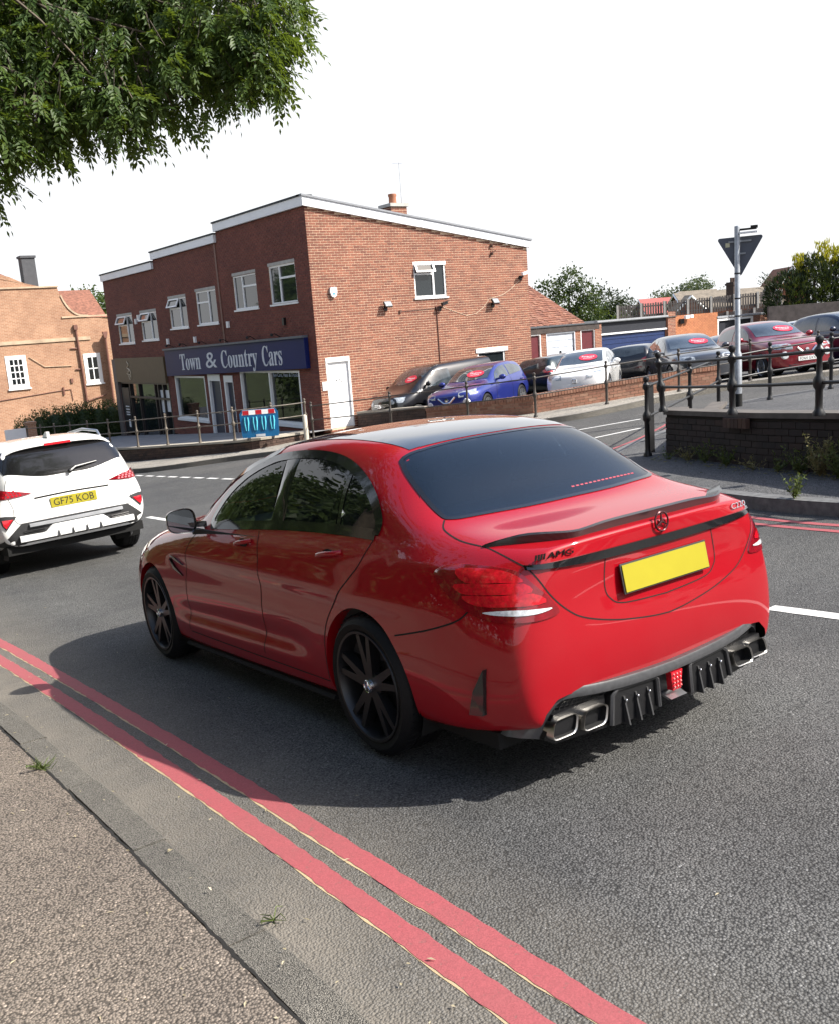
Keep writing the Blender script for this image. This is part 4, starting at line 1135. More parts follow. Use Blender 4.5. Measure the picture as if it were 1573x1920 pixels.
def railing(name, bases, h, mat, label, r_post=.032, rails=(.52, .92), ball=True, r_rail=.016, heavy=False, lean=None):
    """posts at the given foot points; rails run through collars"""
    root = empty(name, bases[0], None, label, 'railing'); inv = Matrix.Translation(-Vector(bases[0])); tops = []
    for i, b in enumerate(bases):
        b = Vector(b); m = MB(); ln = (lean or {}).get(i, (0, 0)); ax = Vector((ln[0], ln[1], 1))
        r = r_post
        prof = [(r * 1.7, 0), (r * 1.7, .03), (r * 1.15, .06), (r * 1.0, .1), (r * 1.0, h * rails[0] - .07), (r * 1.55, h * rails[0] - .04), (r * 1.65, h * rails[0]), (r * 1.55, h * rails[0] + .04), (r * .85, h * rails[0] + .08), (r * .75, h * rails[1] - .06), (r * 1.35, h * rails[1] - .03), (r * 1.4, h * rails[1] + .02), (r * .7, h * rails[1] + .05)]
        if ball: prof += [(r * .6, h - .035), (r * 1.05, h - .012), (r * 1.2, h + .015), (r * .95, h + .04), (0, h + .05)]
        else: prof += [(r * .5, h), (0, h + .02)]
        m.lathe(prof, 10, (0, 0, 0)); 
        for v in m.v: v.x, v.y = v.x + ax.x * v.z, v.y + ax.y * v.z
        for v in m.v: v += b
        o = m.build('post', mat, root, smooth=40); o.matrix_parent_inverse = inv
        tops.append([b + ax * (h * f) for f in rails])
    for a, b in zip(tops, tops[1:]):
        for p, q in zip(a, b):
            m = MB(); m.tube([p, p.lerp(q, .5) - Vector((0, 0, .006)), q], r_rail, 8); o = m.build('rail', mat, root, smooth=60); o.matrix_parent_inverse = inv
    return root
def on(path, zf): return [(x, y, zf(x, y)) for x, y in path]
fz = lambda x, y: max(FCZ(x, y), KB(x, y) + .03) + .06
railing('shop_railing', on([(9.05, 41.0), (9.16, 39.2), (9.22, 37.3), (9.25, 35.2), (9.28, 33.1), (9.34, 30.95), (9.67, 29.2), (10.12, 27.8), (10.58, 26.35), (11.05, 24.93), (12.0, 24.42), (13.1, 24.40)], fz), .92, M_RAILGREY, 'grey two rail railing with ball topped posts standing on the shop forecourt wall', lean={9: (.0, .0), 10: (.02, 0)})
railing('car_park_railing', on([(13.25, 24.30), (14.07, 21.35), (14.76, 18.87), (15.3, 16.92), (17.12, 16.32), (18.95, 15.6), (20.8, 14.85), (22.6, 14.1)], KB), 1.02, plain('dark_weathered_railing', (.05, .042, .036), .5, vary=.3, scale=9), 'dark two rail railing along the pavement below the parked cars')
rt = lambda x, y: RT(x, y) + .06
railing('wall_railing', on([(9.82, 8.35), (9.12, 6.75), (8.60, 5.35), (8.1, 3.7)], rt), .74, M_RAILBLK, 'heavy black railing standing on top of the very dark brick wall', r_post=.037, r_rail=.018, rails=(.44, .86), lean={0: (-.06, .05)})
railing('footpath_railing', on([(9.95, 8.75), (12.35, 9.95), (14.75, 11.22), (15.95, 10.95), (17.15, 10.42), (18.6, 9.85)], KB), 1.05, M_RAILBLK, 'black railing behind the give way sign along the side road footpath', r_post=.036, r_rail=.018)
# timber board posts by the wall end
for (x, y, h, w, lab) in ((10.25, 8.95, .95, .10, 'slim black board post at the end of the dark wall'), (11.6, 9.6, .42, .13, 'stubby black timber post behind the railing corner')):
    m = MB(); m.box((0, 0, h / 2), (w, .05, h)); m.box((0, 0, h + .02), (w * .8, .045, .04)); o = m.build('timber_post', M_RAILBLK, None); o.location = (x, y, RB(x, y)); tag(o, lab, 'post')
# give way sign seen from behind
gx, gy = 15.14, 11.08; gz = RB(gx, gy)
root = empty('give_way_sign', (gx, gy, gz), None, 'grey sign post carrying a triangular sign seen from its back', 'road sign')
galv = plain('galvanised_steel', (.34, .36, .39), .45, metal=.55, vary=.2, scale=8)
m = MB(); m.lathe([(.075, .22), (.075, .98), (.05, 1.03), (.05, 3.27), (.046, 3.29), (0, 3.30)], 16); m.build('post', galv, root, smooth=40)
m = MB(); m.lathe([(.082, -.05), (.082, .24), (.076, .245)], 16); m.build('post_base', M_GAP, root, smooth=40)
sd = Vector((cos(radians(-64)), sin(radians(-64)), 0)); sn = Vector((-sd.y, sd.x, 0))
def tri(s, r): 
    pts = []
    for k in range(3):
        a = pi / 2 + k * 2 * pi / 3 + pi; c = Vector((cos(a), sin(a))) * (s / sqrt(3) - 2 * r)
        for j in range(6):
            b = a - pi / 3 + 2 * pi / 3 * j / 5; pts.append(c + Vector((cos(b), sin(b))) * r)
    return pts
T3 = tri(.84, .035); c0 = Vector((0, 0, 2.86)) + sd * .04 + sn * .06
P2 = lambda p, o: c0 + sd * p.x + Vector((0, 0, p.y)) + sn * o
m = MB(); m.prism([P2(p, .0) for p in T3], sn * .004); pl = m.build('sign_plate', plain('sign_back_grey', (.085, .095, .12), .5, vary=.1), root)
m = MB(); m.poly([P2(p * .97, .006) for p in T3][::-1]); m.build('sign_face', plain('sign_white', (.75, .75, .73), .4), pl)
m = MB(); 
for q in ((.16, -.01), (-.06, -.01)): m.box(c0 + Vector((0, 0, q[0])) + sn * -.02, (.40 if q[0] > 0 else .2, .02, .03), R=Matrix((sd, sn, Vector((0, 0, 1)))).transposed())
m.build('sign_bracket', galv, pl)
m = MB(); m.box(c0 + sd * -.22 + Vector((0, 0, .11)) - sn * .003, (.075, .004, .075), R=Matrix((sd, sn, Vector((0, 0, 1)))).transposed()); m.build('sign_label', plain('sticker_cream', (.55, .52, .35), .5), pl)
R3 = Matrix((sd, sn, Vector((0, 0, 1)))).transposed()
m = MB(); m.box(Vector((0, 0, 3.22)) + sd * .19, (.30, .04, .035), R=R3); m.box(Vector((0, 0, 3.25)) + sd * .30, (.12, .07, .05), R=R3); m.build('sign_lamp', M_BLKSATIN, root)
m = MB(); m.box(Vector((0, 0, 3.16)) + sd * .20, (.32, .10, .03), R=R3); m.build('sign_lamp_tray', M_UPVC, root)
for z in (2.0, 1.68, 2.45): 
    m = MB(); m.lathe([(.055, z - .012), (.056, z + .012)], 14); m.build('post_band', M_BLKSATIN, root)
# plastic street works barrier
bx, by = 11.55, 24.25; bz = fz(bx, by) + .02
root = empty('street_works_barrier', (bx, by, bz), None, 'blue plastic street works barrier with red and white band by the railing', 'barrier')
bd = Vector((.86, -.51, 0)).normalized(); bn = Vector((bd.y, -bd.x, 0)); RB3 = Matrix((bd, bn, Vector((0, 0, 1)))).transposed()
blue = plain('blue_plastic', (.004, .10, .24), .4, vary=.15); cy = plain('pale_cyan_plastic', (.10, .50, .62), .4)
L2 = lambda u, w, z: bd * u + bn * w + Vector((0, 0, z))
m = MB(); out = [(-.52, .10), (-.50, .02), (.50, .02), (.52, .10), (.54, .70), (.46, .80), (-.46, .80), (-.54, .70)]; m.prism([L2(u, .0, z) for u, z in out], bn * .05); m.build('panel', blue, root, smooth=30)
m = MB(); m.prism([L2(u, -.004, z) for u, z in ((-.47, .66), (.47, .66), (.44, .79), (-.44, .79))], bn * .058); band = m.build('band', M_UPVC, root)
for k in range(3):
    u = -.36 + .36 * k; m = MB(); m.prism([L2(u + a, -.008, z) for a, z in ((-.085, .665), (.085, .665), (.085, .785), (-.085, .785))], bn * .066); m.build('red_stripe', plain('stripe_red', (.45, .01, .02), .4), band)
for g0 in (-.36, -.12, .12, .36):
    for s in (-1, 1):
        m = MB(); m.tube([L2(g0 + s * .035 * 1.3, -.012 + .074 * 0, .60), L2(g0 + s * .055, -.014, .45), L2(g0 + s * .03, -.014, .22)], [.018, .022, .012], 6); m.tube([L2(g0 + s * .035 * 1.3, .062, .60), L2(g0 + s * .055, .064, .45), L2(g0 + s * .03, .064, .22)], [.018, .022, .012], 6); m.build('moulded_slot', cy, root, smooth=60)
m = MB(); m.box(L2(0, .054, .07), (.26, .012, .07), R=RB3); m.build('label_plate', plain('grey_label', (.45, .47, .5), .5), root)
for s in (-1, 1): m = MB(); m.box(L2(s * .34, .025, -.01), (.06, .42, .06), R=RB3); m.build('foot', M_BLKPLAST, root)
# cream concrete post next to the end railing post
m = MB(); m.lathe([(.07, 0), (.068, .68), (.05, .72), (0, .74)], 12); o = m.build('concrete_bollard', plain('cream_concrete', (.50, .46, .38), .85, vary=.15), None, smooth=40); o.location = (12.95, 24.18, KB(12.95, 24.18)); tag(o, 'cream concrete bollard against the railing at the brick building corner', 'bollard')
# ---------------------------------------------------------------- foliage
def m_leaf(name, c1, c2, trans=.35, rough=.5):
    m, t, b = nt(name); g = N(t, 'NewGeometry')
    r = ramp(t, g.outputs['Random Per Island'], [(0, c1), (.55, tuple((a + d) / 2 for a, d in zip(c1, c2))), (1, c2)])
    t.links.new(r.outputs[0], b.inputs['Base Color']); b.inputs['Roughness'].default_value = rough; b.inputs['Specular IOR Level'].default_value = .35
    tr = N(t, 'BsdfTranslucent'); t.links.new(mixc(t, .35, r.outputs[0], (.30, .38, .02)), tr.inputs[0]); mx = N(t, 'MixShader'); mx.inputs[0].default_value = trans
    t.links.new(b.outputs[0], mx.inputs[1]); t.links.new(tr.outputs[0], mx.inputs[2]); t.links.new(mx.outputs[0], t.nodes['Material Output'].inputs[0]); return m
L_ASH = m_leaf('ash_leaf', (.030, .062, .012), (.085, .135, .028), .38)
L_DARK = m_leaf('dark_leaf', (.008, .019, .009), (.020, .038, .015), .15)
L_MID = m_leaf('mid_leaf', (.030, .055, .016), (.075, .115, .030), .3)
L_GREY = m_leaf('grey_green_leaf', (.050, .070, .045), (.10, .13, .08), .25)
L_GOLD = m_leaf('golden_leaf', (.28, .26, .015), (.48, .42, .03), .45)
L_HEDGE = m_leaf('hedge_leaf', (.018, .036, .012), (.050, .082, .024), .25)
L_DRY = m_leaf('dry_weed', (.16, .14, .06), (.27, .24, .12), .3)
L_WEED = m_leaf('weed_leaf', (.050, .075, .018), (.12, .15, .045), .3)
M_BARK = plain('bark', (.085, .068, .05), .9, vary=.35, scale=6, bumps=.8)
def leaf(m, p, d, n, L, W):
    """a folded lance-shaped leaf"""
    d = d.normalized(); s = d.cross(n)
    if s.length < 1e-4: s = d.orthogonal()
    s.normalize(); u = s.cross(d)
    a = m.vert(p); b = m.vert(p + d * L * .45 + s * W / 2 + u * W * .12); c = m.vert(p + d * L - u * L * .08); e = m.vert(p + d * L * .45 - s * W / 2 + u * W * .12)
    m.face((a, b, c)); m.face((a, c, e))
def rv(r, s=1.0): return Vector((r.gauss(0, s), r.gauss(0, s), r.gauss(0, s)))
def crown(blobs, per, L, W, seed, droop=.2, shell=.55, z_min=-1e9):
    """leaves in clumps through ellipsoid volumes (x, y, z, rx, ry, rz)"""
    r = random.Random(seed); m = MB()
    for (x, y, z, rx, ry, rz) in blobs:
        n = int(per * (rx * ry * rz) ** (2 / 3.0)); k = 0
        while k < n:
            v = rv(r).normalized(); f = shell + (1 - shell) * r.random() ** .6; f *= 1 + r.gauss(0, .10)
            c = Vector((x + v.x * rx * f, y + v.y * ry * f, z + v.z * rz * f))
            if c.z < z_min: k += 1; continue
            for j in range(5):
                p = c + rv(r, L * .7); d = (v * .6 + rv(r, .7)); d.z -= droop
                leaf(m, p, d, rv(r) + Vector((0, 0, 1)), L * r.uniform(.7, 1.25), W * r.uniform(.8, 1.2))
            k += 5
    return m
def ball(x, y, z, r, sq=1.0): return (x, y, z, r, r, r * sq)
def tree(name, base, h, blobs, per, L, W, lm, seed, label, group=None, trunk_r=.18, limbs=5, droop=.2, shell=.5, core=0):
    root = empty(name, base, None, label, 'tree', group); r = random.Random(seed)
    m = MB(); top = Vector((0, 0, h * .62)); m.tube([(0, 0, -.3), (r.uniform(-.1, .1), r.uniform(-.1, .1), h * .25), (r.uniform(-.15, .15), r.uniform(-.15, .15), h * .45), top], [trunk_r * 1.25, trunk_r, trunk_r * .8, trunk_r * .35], 8)
    for k in range(limbs):
        b = blobs[k % len(blobs)]; s = Vector((0, 0, h * r.uniform(.25, .5))); e = Vector(b[:3]); m.tube([s, s.lerp(e, .5) + rv(r, .15), e], [trunk_r * .5, trunk_r * .3, trunk_r * .08], 6)
    m.build('trunk', M_BARK, root, smooth=60)
    m = crown(blobs, per, L, W, seed + 1, droop, shell)
    if core:
        for b_ in blobs: m.ball(b_[:3], core, 10, 7, s=b_[3:])
    m.build('crown', lm, root)
    return root
# the ash whose branches hang into the picture
def ash():
    r = random.Random(11); base = Vector((-1.6, 10.2, G(-1.6, 10.2)))
    root = empty('ash_tree', base, None, 'leafy ash branches hanging over the road at upper left', 'tree')
    B = [(4.1, 7.66, 4.01, .5), (4.0, 8.06, 4.34, .8), (4.27, 7.58, 4.15, .33), (4.1, 7.45, 3.70, .33), (3.86, 7.78, 3.83, .5), (3.73, 8.19, 4.09, .8), (3.3, 7.87, 3.62, .45), (3.22, 8.53, 4.04, .9), (2.77, 8.21, 3.52, .45), (2.95, 7.79, 3.34, .28), (2.73, 8.88, 4.08, .9), (2.4, 8.47, 3.52, .5), (2.36, 9.11, 3.97, .9), (2.02, 8.14, 3.16, .34), (2.37, 8.04, 3.22, .28), (1.76, 8.3, 3.06, .45), (1.93, 9.09, 3.73, .9), (3.67, 8.87, 4.66, 1.0), (3.08, 9.3, 4.76, 1.1), (2.48, 9.72, 4.82, 1.2), (1.76, 9.86, 4.33, 1.3), (4.25, 8.85, 5.23, 1.2), (3.35, 9.82, 5.66, 1.5), (2.32, 10.57, 5.75, 1.6), (1.38, 9.44, 3.75, .9),
         (-.2, 10.2, 5.0, 1.9), (-1.6, 11.2, 5.6, 2.2), (.8, 11.5, 6.6, 2.2), (-2.8, 9.2, 5.2, 1.9), (-.6, 9.0, 6.6, 2.0), (2.2, 9.6, 7.2, 1.8)]
    hub = Vector((-1.5, 10.2, 3.2)); inv = Matrix.Translation(-base)
    m = MB(); m.tube([base - Vector((0, 0, .3)), Vector((-1.65, 10.1, .6)), Vector((-1.55, 10.2, 2.2)), hub, Vector((-1.3, 10.3, 5.0)), Vector((-.9, 10.3, 7.0))], [.36, .30, .26, .22, .14, .05], 12)
    o = m.build('trunk', M_BARK, root, smooth=60); o.matrix_parent_inverse = inv
    m = MB(); br = MB(); tips = []
    for i, (x, y, z, rad) in enumerate(B):
        if i < 25: x, y, z = x - .14, y + .10, z + .20
        e = Vector((x, y, z)); s = hub + Vector((.1, 0, r.uniform(1.2, 3.2))); mid = s.lerp(e, .6) + Vector((r.uniform(-.3, .3), r.uniform(-.3, .3), .5 + r.uniform(-.2, .4)))
        pts = [tuple(v) for v in spline2([tuple(s), tuple(s.lerp(mid, .5) + rv(r, .22)), tuple(mid), tuple(mid.lerp(e, .5) + rv(r, .15)), tuple(e)], 4, closed=False)]
        br.tube(pts, [.028 * (1 - k / len(pts)) + .005 for k in range(len(pts))], 6)
        n = int(150 * rad ** 1.85) + 22
        if i >= 25: n = int(20 * rad ** 1.7)
        for k in range(n):
            v = rv(r).normalized(); f = r.random() ** .45
            c = e + Vector((v.x * rad, v.y * rad, v.z * rad * .9)) * f
            out = (v * .8 + rv(r, .45)); out.z = out.z * .5 - .55; out.normalize()
            if r.random() < .45: br.tube([c - out * .12 - Vector((0, 0, -.10)), c], [.007, .004], 3, caps=False)
            # one shoot: several pinnate leaves
            for q in range(3 if i < 25 else 4):
                d = (out + rv(r, .5)); d.z -= .25; d.normalize(); Lr = r.uniform(.16, .27); side = d.cross(Vector((0, 0, 1)) + rv(r, .3)).normalized(); nn = side.cross(d)
                st = c + rv(r, .035)
                np_ = 5 if i < 25 else 3
                for t in range(np_):
                    f2 = .22 + .7 * t / np_; p = st + d * Lr * f2 - Vector((0, 0, .05 * f2 * f2)); ll = r.uniform(.050, .082) if i < 25 else .13
                    for sg in (-1, 1): leaf(m, p, d * .75 + side * sg * .8 + rv(r, .14) - Vector((0, 0, .18)), nn, ll, ll * .42)
                leaf(m, st + d * Lr - Vector((0, 0, .05)), d - Vector((0, 0, .2)), nn, .062, .021)
    o = br.build('branches', M_BARK, root, smooth=60); o.matrix_parent_inverse = inv; tag(o, kind='stuff')
    o = m.build('crown', L_ASH, root); o.matrix_parent_inverse = inv
ash()
# trees along the near pavement, out of the frame to the left but mirrored in glass and paint
for i, (x, y, s, lab) in enumerate(((-6.6, 2.0, 1.15, 'broad leafy tree level with the red saloon boot'), (-6.4, 7.0, 1.1, 'broad leafy tree level with the red saloon bonnet'), (-6.6, 13, 1.1, 'broad leafy tree behind the overhanging ash'), (-6.4, 19, 1.1, 'broad leafy tree opposite the side road mouth'), (-6.2, 25.5, 1.1, 'broad leafy tree opposite the brick gable'), (-6.6, 32, 1.15, 'broad leafy tree opposite the car shop'), (-7.2, 39, 1.2, 'broad leafy tree opposite the tan salon'), (-7.6, 47, 1.2, 'broad leafy tree opposite the clipped hedge'), (-8.4, 56, 1.3, 'broad leafy tree opposite the old brick house'), (-9.2, 66, 1.4, 'broad leafy tree farthest down the hill'))):
    z = G(x, y); bl = [ball(0, 0, 5.4 * s, 2.8 * s), ball(1.4, 1.5, 4.2 * s, 2.1 * s), ball(-1.2, -1.6, 4.4 * s, 2.2 * s), ball(.6, -1.7, 3.4 * s, 2.0 * s), ball(.4, .6, 7.2 * s, 2.2 * s), ball(.5, 1.6, 2.7 * s, 1.9 * s), ball(.8, -.4, 2.2 * s, 1.7 * s)]
    tree('street_tree', (x, y, z), 6.5 * s, bl, 210, .42, .27, L_MID, 40 + i, lab, 'trees beside the near pavement', .2, core=.80)
m = crown([(-4.9, 1.0 + 2.2 * k, G(-4.9, 1.0 + 2.2 * k) + .8, .8, 1.4, 1.2) for k in range(24)], 260, .22, .14, 77, 0, .7); tag(m.build('roadside_hedge', L_HEDGE, None), 'long clipped hedge behind the near pavement', 'hedge')
# trees back along the right footpath, behind the viewpoint: they show in the red paint
for i, (x, y, s, lab) in enumerate(((12.5, -5.0, .8, 'leafy tree beside the right footpath, nearest of the four behind the viewpoint'), (14.0, -9.5, .9, 'leafy tree beside the right footpath, second of the four behind the viewpoint'), (13.2, -14.5, .95, 'leafy tree beside the right footpath, third of the four behind the viewpoint'), (11.5, -20.0, 1.0, 'leafy tree beside the right footpath, farthest of the four behind the viewpoint'))):
    z = G(x, y) + .1; bl = [ball(0, 0, 4.6 * s, 2.4 * s), ball(1.3, 1.4, 3.6 * s, 1.9 * s), ball(-1.2, -1.5, 3.8 * s, 2.0 * s), ball(.5, -1.4, 2.6 * s, 1.8 * s), ball(.3, 1.5, 2.2 * s, 1.7 * s)]
    tree('footpath_tree', (x, y, z), 5.5 * s, bl, 170, .42, .27, L_MID, 140 + i, lab, 'trees behind the viewpoint', .2, core=.80)
# hedge left of the shops
HB = [(10.1 + .66 * k, 46.0 - .05 * k, -2.1 + (.0 if k > 1 else -.45 + .25 * k) + .05 * sin(k * 1.7), .62, .62, 1.10 + .06 * sin(k * 2.3)) for k in range(8)]
m = crown(HB, 4600, .085, .055, 78, -.2, .80)
for b_ in HB: m.ball(b_[:3], .76, 14, 9, s=b_[3:])
tag(m.build('shop_hedge', L_HEDGE, None), 'dark green clipped hedge between the old brick house and the shops', 'hedge')
# distant and middle trees
tree('broad_tree', (23.2, 78, -4), 10, [ball(0, 0, 8.6, 1.7), ball(1.2, -.6, 8.2, 1.3), ball(-1.2, .7, 8.0, 1.4), ball(.3, .2, 6.6, 1.8)], 420, .30, .17, L_MID, 61, 'round green tree top above the old house and left of the shops', None)
tree('tall_tree', (51.0, 52.2, -1.5), 6, [ball(-1.2, .7, 4.6, 1.05), ball(.2, -.2, 5.4, .95), ball(.9, -.9, 4.5, .9), ball(-.4, .3, 3.4, 1.5), ball(1.0, -1.0, 3.0, 1.3), ball(.0, .2, 1.8, 1.6)], 520, .24, .14, L_HEDGE, 62, 'tall dark green tree right of the brown tiled roof')
tree('rounded_tree', (55.0, 52.4, -1.5), 5, [ball(0, 0, 3.5, 1.3), ball(1.2, -.9, 3.1, 1.1), ball(-1.0, .8, 3.0, 1.1), ball(.8, -.7, 2.2, 1.4)], 520, .22, .13, L_DARK, 63, 'rounded darker tree behind the garage roofs')
tree('light_tree', (53.0, 51.4, -1.5), 4, [ball(0, 0, 1.9, 1.2), ball(-1.2, .6, 2.2, 1.0), ball(1.4, -1, 1.7, 1.0)], 420, .22, .13, L_MID, 64, 'lighter green bushy tree low between the roof and garages')
fr = random.Random(5)
for i, (x, y, z, s, lm, lab) in enumerate(((99, 93, 0, 2.6, L_GREY, 'pale distant tree farthest left on the skyline'), (104.5, 89.5, 0, 2.6, L_GREY, 'pale distant tree in the middle of the skyline gap'), (107.3, 87.8, 1.2, 3.0, L_GREY, 'airy grey green tree on the skyline above the fence'), (109.8, 86.2, 1.0, 3.0, L_GREY, 'airy grey green tree on the skyline left of the sign post'), (106.5, 86.5, -1.2, 2.8, L_MID, 'yellowish bushy tree below the skyline trees'))):
    bl = [(fr.gauss(0, s * .5), fr.gauss(0, s * .5), s * .9 + fr.gauss(0, s * .3), s * .5, s * .5, s * .42) for _ in range(8)]
    tree('skyline_tree', (x, y, z - s * .6), s * 1.6, bl, 110, .42, .24, lm, 70 + i, lab, 'trees on the far skyline', .15)
# dark conifer with golden top at the right
def conifer():
    base = (48.3, 30.4, -2.05); root = empty('dark_conifer', base, None, 'big dark green conifer hedge tree with golden yellow tips at the right edge', 'tree')
    m = MB(); m.tube([(0, 0, -.2), (0, 0, 4.5)], [.22, .06], 8); m.build('trunk', M_BARK, root)
    B = [(-1.3, .7, 3.2, 1.3, 1.2, 1.7), (0, 0, 3.4, 1.5, 1.3, 1.9), (1.4, -.9, 3.5, 1.5, 1.3, 1.9), (2.9, -1.9, 3.6, 1.6, 1.4, 2.1), (4.3, -2.8, 3.6, 1.7, 1.4, 2.0), (-.2, .1, 5.0, .8, .8, .7), (1.6, -1, 5.1, .8, .8, .6), (3.4, -2.3, 5.3, 1.0, .9, .8)]
    r = random.Random(9); m = MB()
    for (x, y, z, rx, ry, rz) in B:
        for k in range(int(900 * rx * rz / 2)):
            v = rv(r).normalized(); f = .72 + .33 * r.random(); c = Vector((x + v.x * rx * f, y + v.y * ry * f, z + v.z * rz * f))
            d = v * .7 + Vector((0, 0, .8)) + rv(r, .3)
            for j in range(4): leaf(m, c + rv(r, .05), d + rv(r, .3), rv(r), r.uniform(.16, .34), .06)
    for k in range(26):
        c = Vector((-2.1 + r.uniform(-.4, .5), 1.2 + r.uniform(-.3, .3), 4.2 + r.uniform(-.4, .4))); d = Vector((-.75 + r.uniform(-.2, .4), .4, .55 + r.uniform(-.2, .4)))
        for j in range(8): leaf(m, c + d * .09 * j, d + rv(r, .35), rv(r), .16, .045)
    m.build('crown', L_DARK, root); m = MB()
    for (x, y, z, s) in ((-.9, .4, 5.3, .40), (.35, -.3, 5.75, .62), (.9, -.6, 5.5, .5), (1.7, -1.1, 5.55, .40), (-.7, .2, 4.6, .28)):
        for k in range(int(120 * s)):
            c = Vector((x, y, z)) + Vector((r.gauss(0, s * .45), r.gauss(0, s * .35), r.uniform(-s, s)))
            for j in range(5): leaf(m, c + rv(r, .04), Vector((r.gauss(0, .25), r.gauss(0, .25), 1)), rv(r), r.uniform(.18, .34), .06)
    m.build('golden_tips', L_GOLD, root)
conifer()
# weeds at the foot of the dark wall, in the kerb joints and dead leaves
wr = random.Random(21); WP = [Vector(p) for p in RW]
def weed(m, c, h, n, spread, r, L=.06, W=.022):
    for k in range(n):
        a = r.uniform(0, 2 * pi); lean = r.uniform(.05, spread); hh = h * r.uniform(.4, 1.0); tip = Vector((cos(a) * lean, sin(a) * lean, hh)); d = tip.normalized()
        m.tube([c, c + tip * .5 + rv(r, .012), c + tip], [.0028, .0022, .001], 3, caps=False)
        for j in range(int(hh / .035)):
            f = r.uniform(.1, 1); leaf(m, c + tip * f, d * .4 + rv(r, .8), rv(r) + Vector((0, 0, 1)), L * r.uniform(.6, 1.3), W * r.uniform(.7, 1.3))
def wallpt(f, off):
    Ls = [(b - a).length for a, b in zip(WP, WP[1:])]; s = f * sum(Ls)
    for (a, b), l in zip(zip(WP, WP[1:]), Ls):
        if s <= l: break
        s -= l
    d = (b - a) / l; p = a + d * min(s, l); n = Vector((-d.y, d.x)); q = p + n * off; return Vector((q.x, q.y, RB(q.x, q.y)))
plants = [(.30, .32, 26), (.36, .22, 18), (.42, .46, 30), (.47, .30, 26), (.52, .40, 34), (.56, .50, 40), (.60, .56, 44), (.64, .42, 34), (.68, .26, 18), (.73, .20, 14), (.80, .34, 24), (.86, .36, 22), (.91, .28, 20), (.96, .20, 14), (.20, .30, 24), (.12, .35, 20)]
WL = ['dry straw weed below the soldier bricks on the dark wall', 'low green weed just right of the soldier bricks', 'tall green weed clump near the middle of the dark wall', 'dry straw weed behind the tallest green clump', 'green weed below the second railing post from the wall end', 'bushy green weed directly under the soldier bricks', 'dry bushy weed left of the soldier bricks', 'green weed clump left of the dry bushy one', 'short green weed between the two left clumps', 'short dry weed near the left end of the dark wall', 'green weed clump third from the dark wall end', 'green weed clump second from the dark wall end', 'dry weed clump nearest the dark wall end', 'tiny green weed at the very end of the dark wall', 'green weed close to the right edge of the picture', 'dry weed at the dark wall beyond the picture edge']
for i, (f, h, n) in enumerate(plants):
    m = MB(); c = wallpt(f, .08 + wr.uniform(0, .06)); h *= .8; weed(m, Vector((0, 0, 0)), h, n, .22, wr, .045, .018); o = m.build('weed_clump', L_WEED if i % 3 else L_DRY, None); o.location = c
    tag(o, WL[i], 'weed', 'weeds along the sooty wall')
m = MB()
for k in range(420):
    c = wallpt(wr.uniform(.05, 1), .04 + abs(wr.gauss(0, .13))); c.z += .004; leaf(m, c, Vector((wr.gauss(0, 1), wr.gauss(0, 1), wr.uniform(-.05, .25))), Vector((0, 0, 1)) + rv(wr, .3), wr.uniform(.03, .07), .02)
tag(m.build('leaf_litter', L_DRY, None), kind='stuff')
m = MB(); weed(m, Vector((0, 0, 0)), .26, 22, .16, wr, .05, .02); o = m.build('kerb_weed', L_WEED, None); o.location = (7.58, 4.95, G(7.58, 4.95) + .12); tag(o, 'small weed tuft sprouting from the right footpath kerb', 'weed')
m = MB(); weed(m, Vector((0, 0, 0)), .05, 26, .09, wr, .028, .012); o = m.build('kerb_weed', L_WEED, None); o.location = (.91 + nearx(4.75), 4.78, G(.9, 4.78) + .015); tag(o, 'tiny yellowish weed in the cracked near kerb joint', 'weed')
for (x, y, lab) in ((1.10, 2.60, 'tiny green sprig lying beside the near red line'), ):
    m = MB(); weed(m, Vector((0, 0, 0)), .02, 8, .05, wr, .026, .012); o = m.build('kerb_weed', L_WEED, None); o.location = (x, y, G(x, y) + .006); tag(o, lab, 'weed')
m = MB()
for k in range(240):
    y = wr.uniform(1.2, 12); x = wr.uniform(.2, 1.5) + nearx(y) if wr.random() < .8 else wr.uniform(-.8, 2.2); z = G(x, y) + (.02 if x < 1.07 + nearx(y) else .010)
    leaf(m, Vector((x, y, z)), Vector((wr.gauss(0, 1), wr.gauss(0, 1), .08)), Vector((0, 0, 1)), wr.uniform(.012, .034), wr.uniform(.004, .010))
tag(m.build('dry_leaf_litter', m_leaf('straw_bits', (.30, .25, .15), (.46, .40, .28), .1), None), kind='stuff')
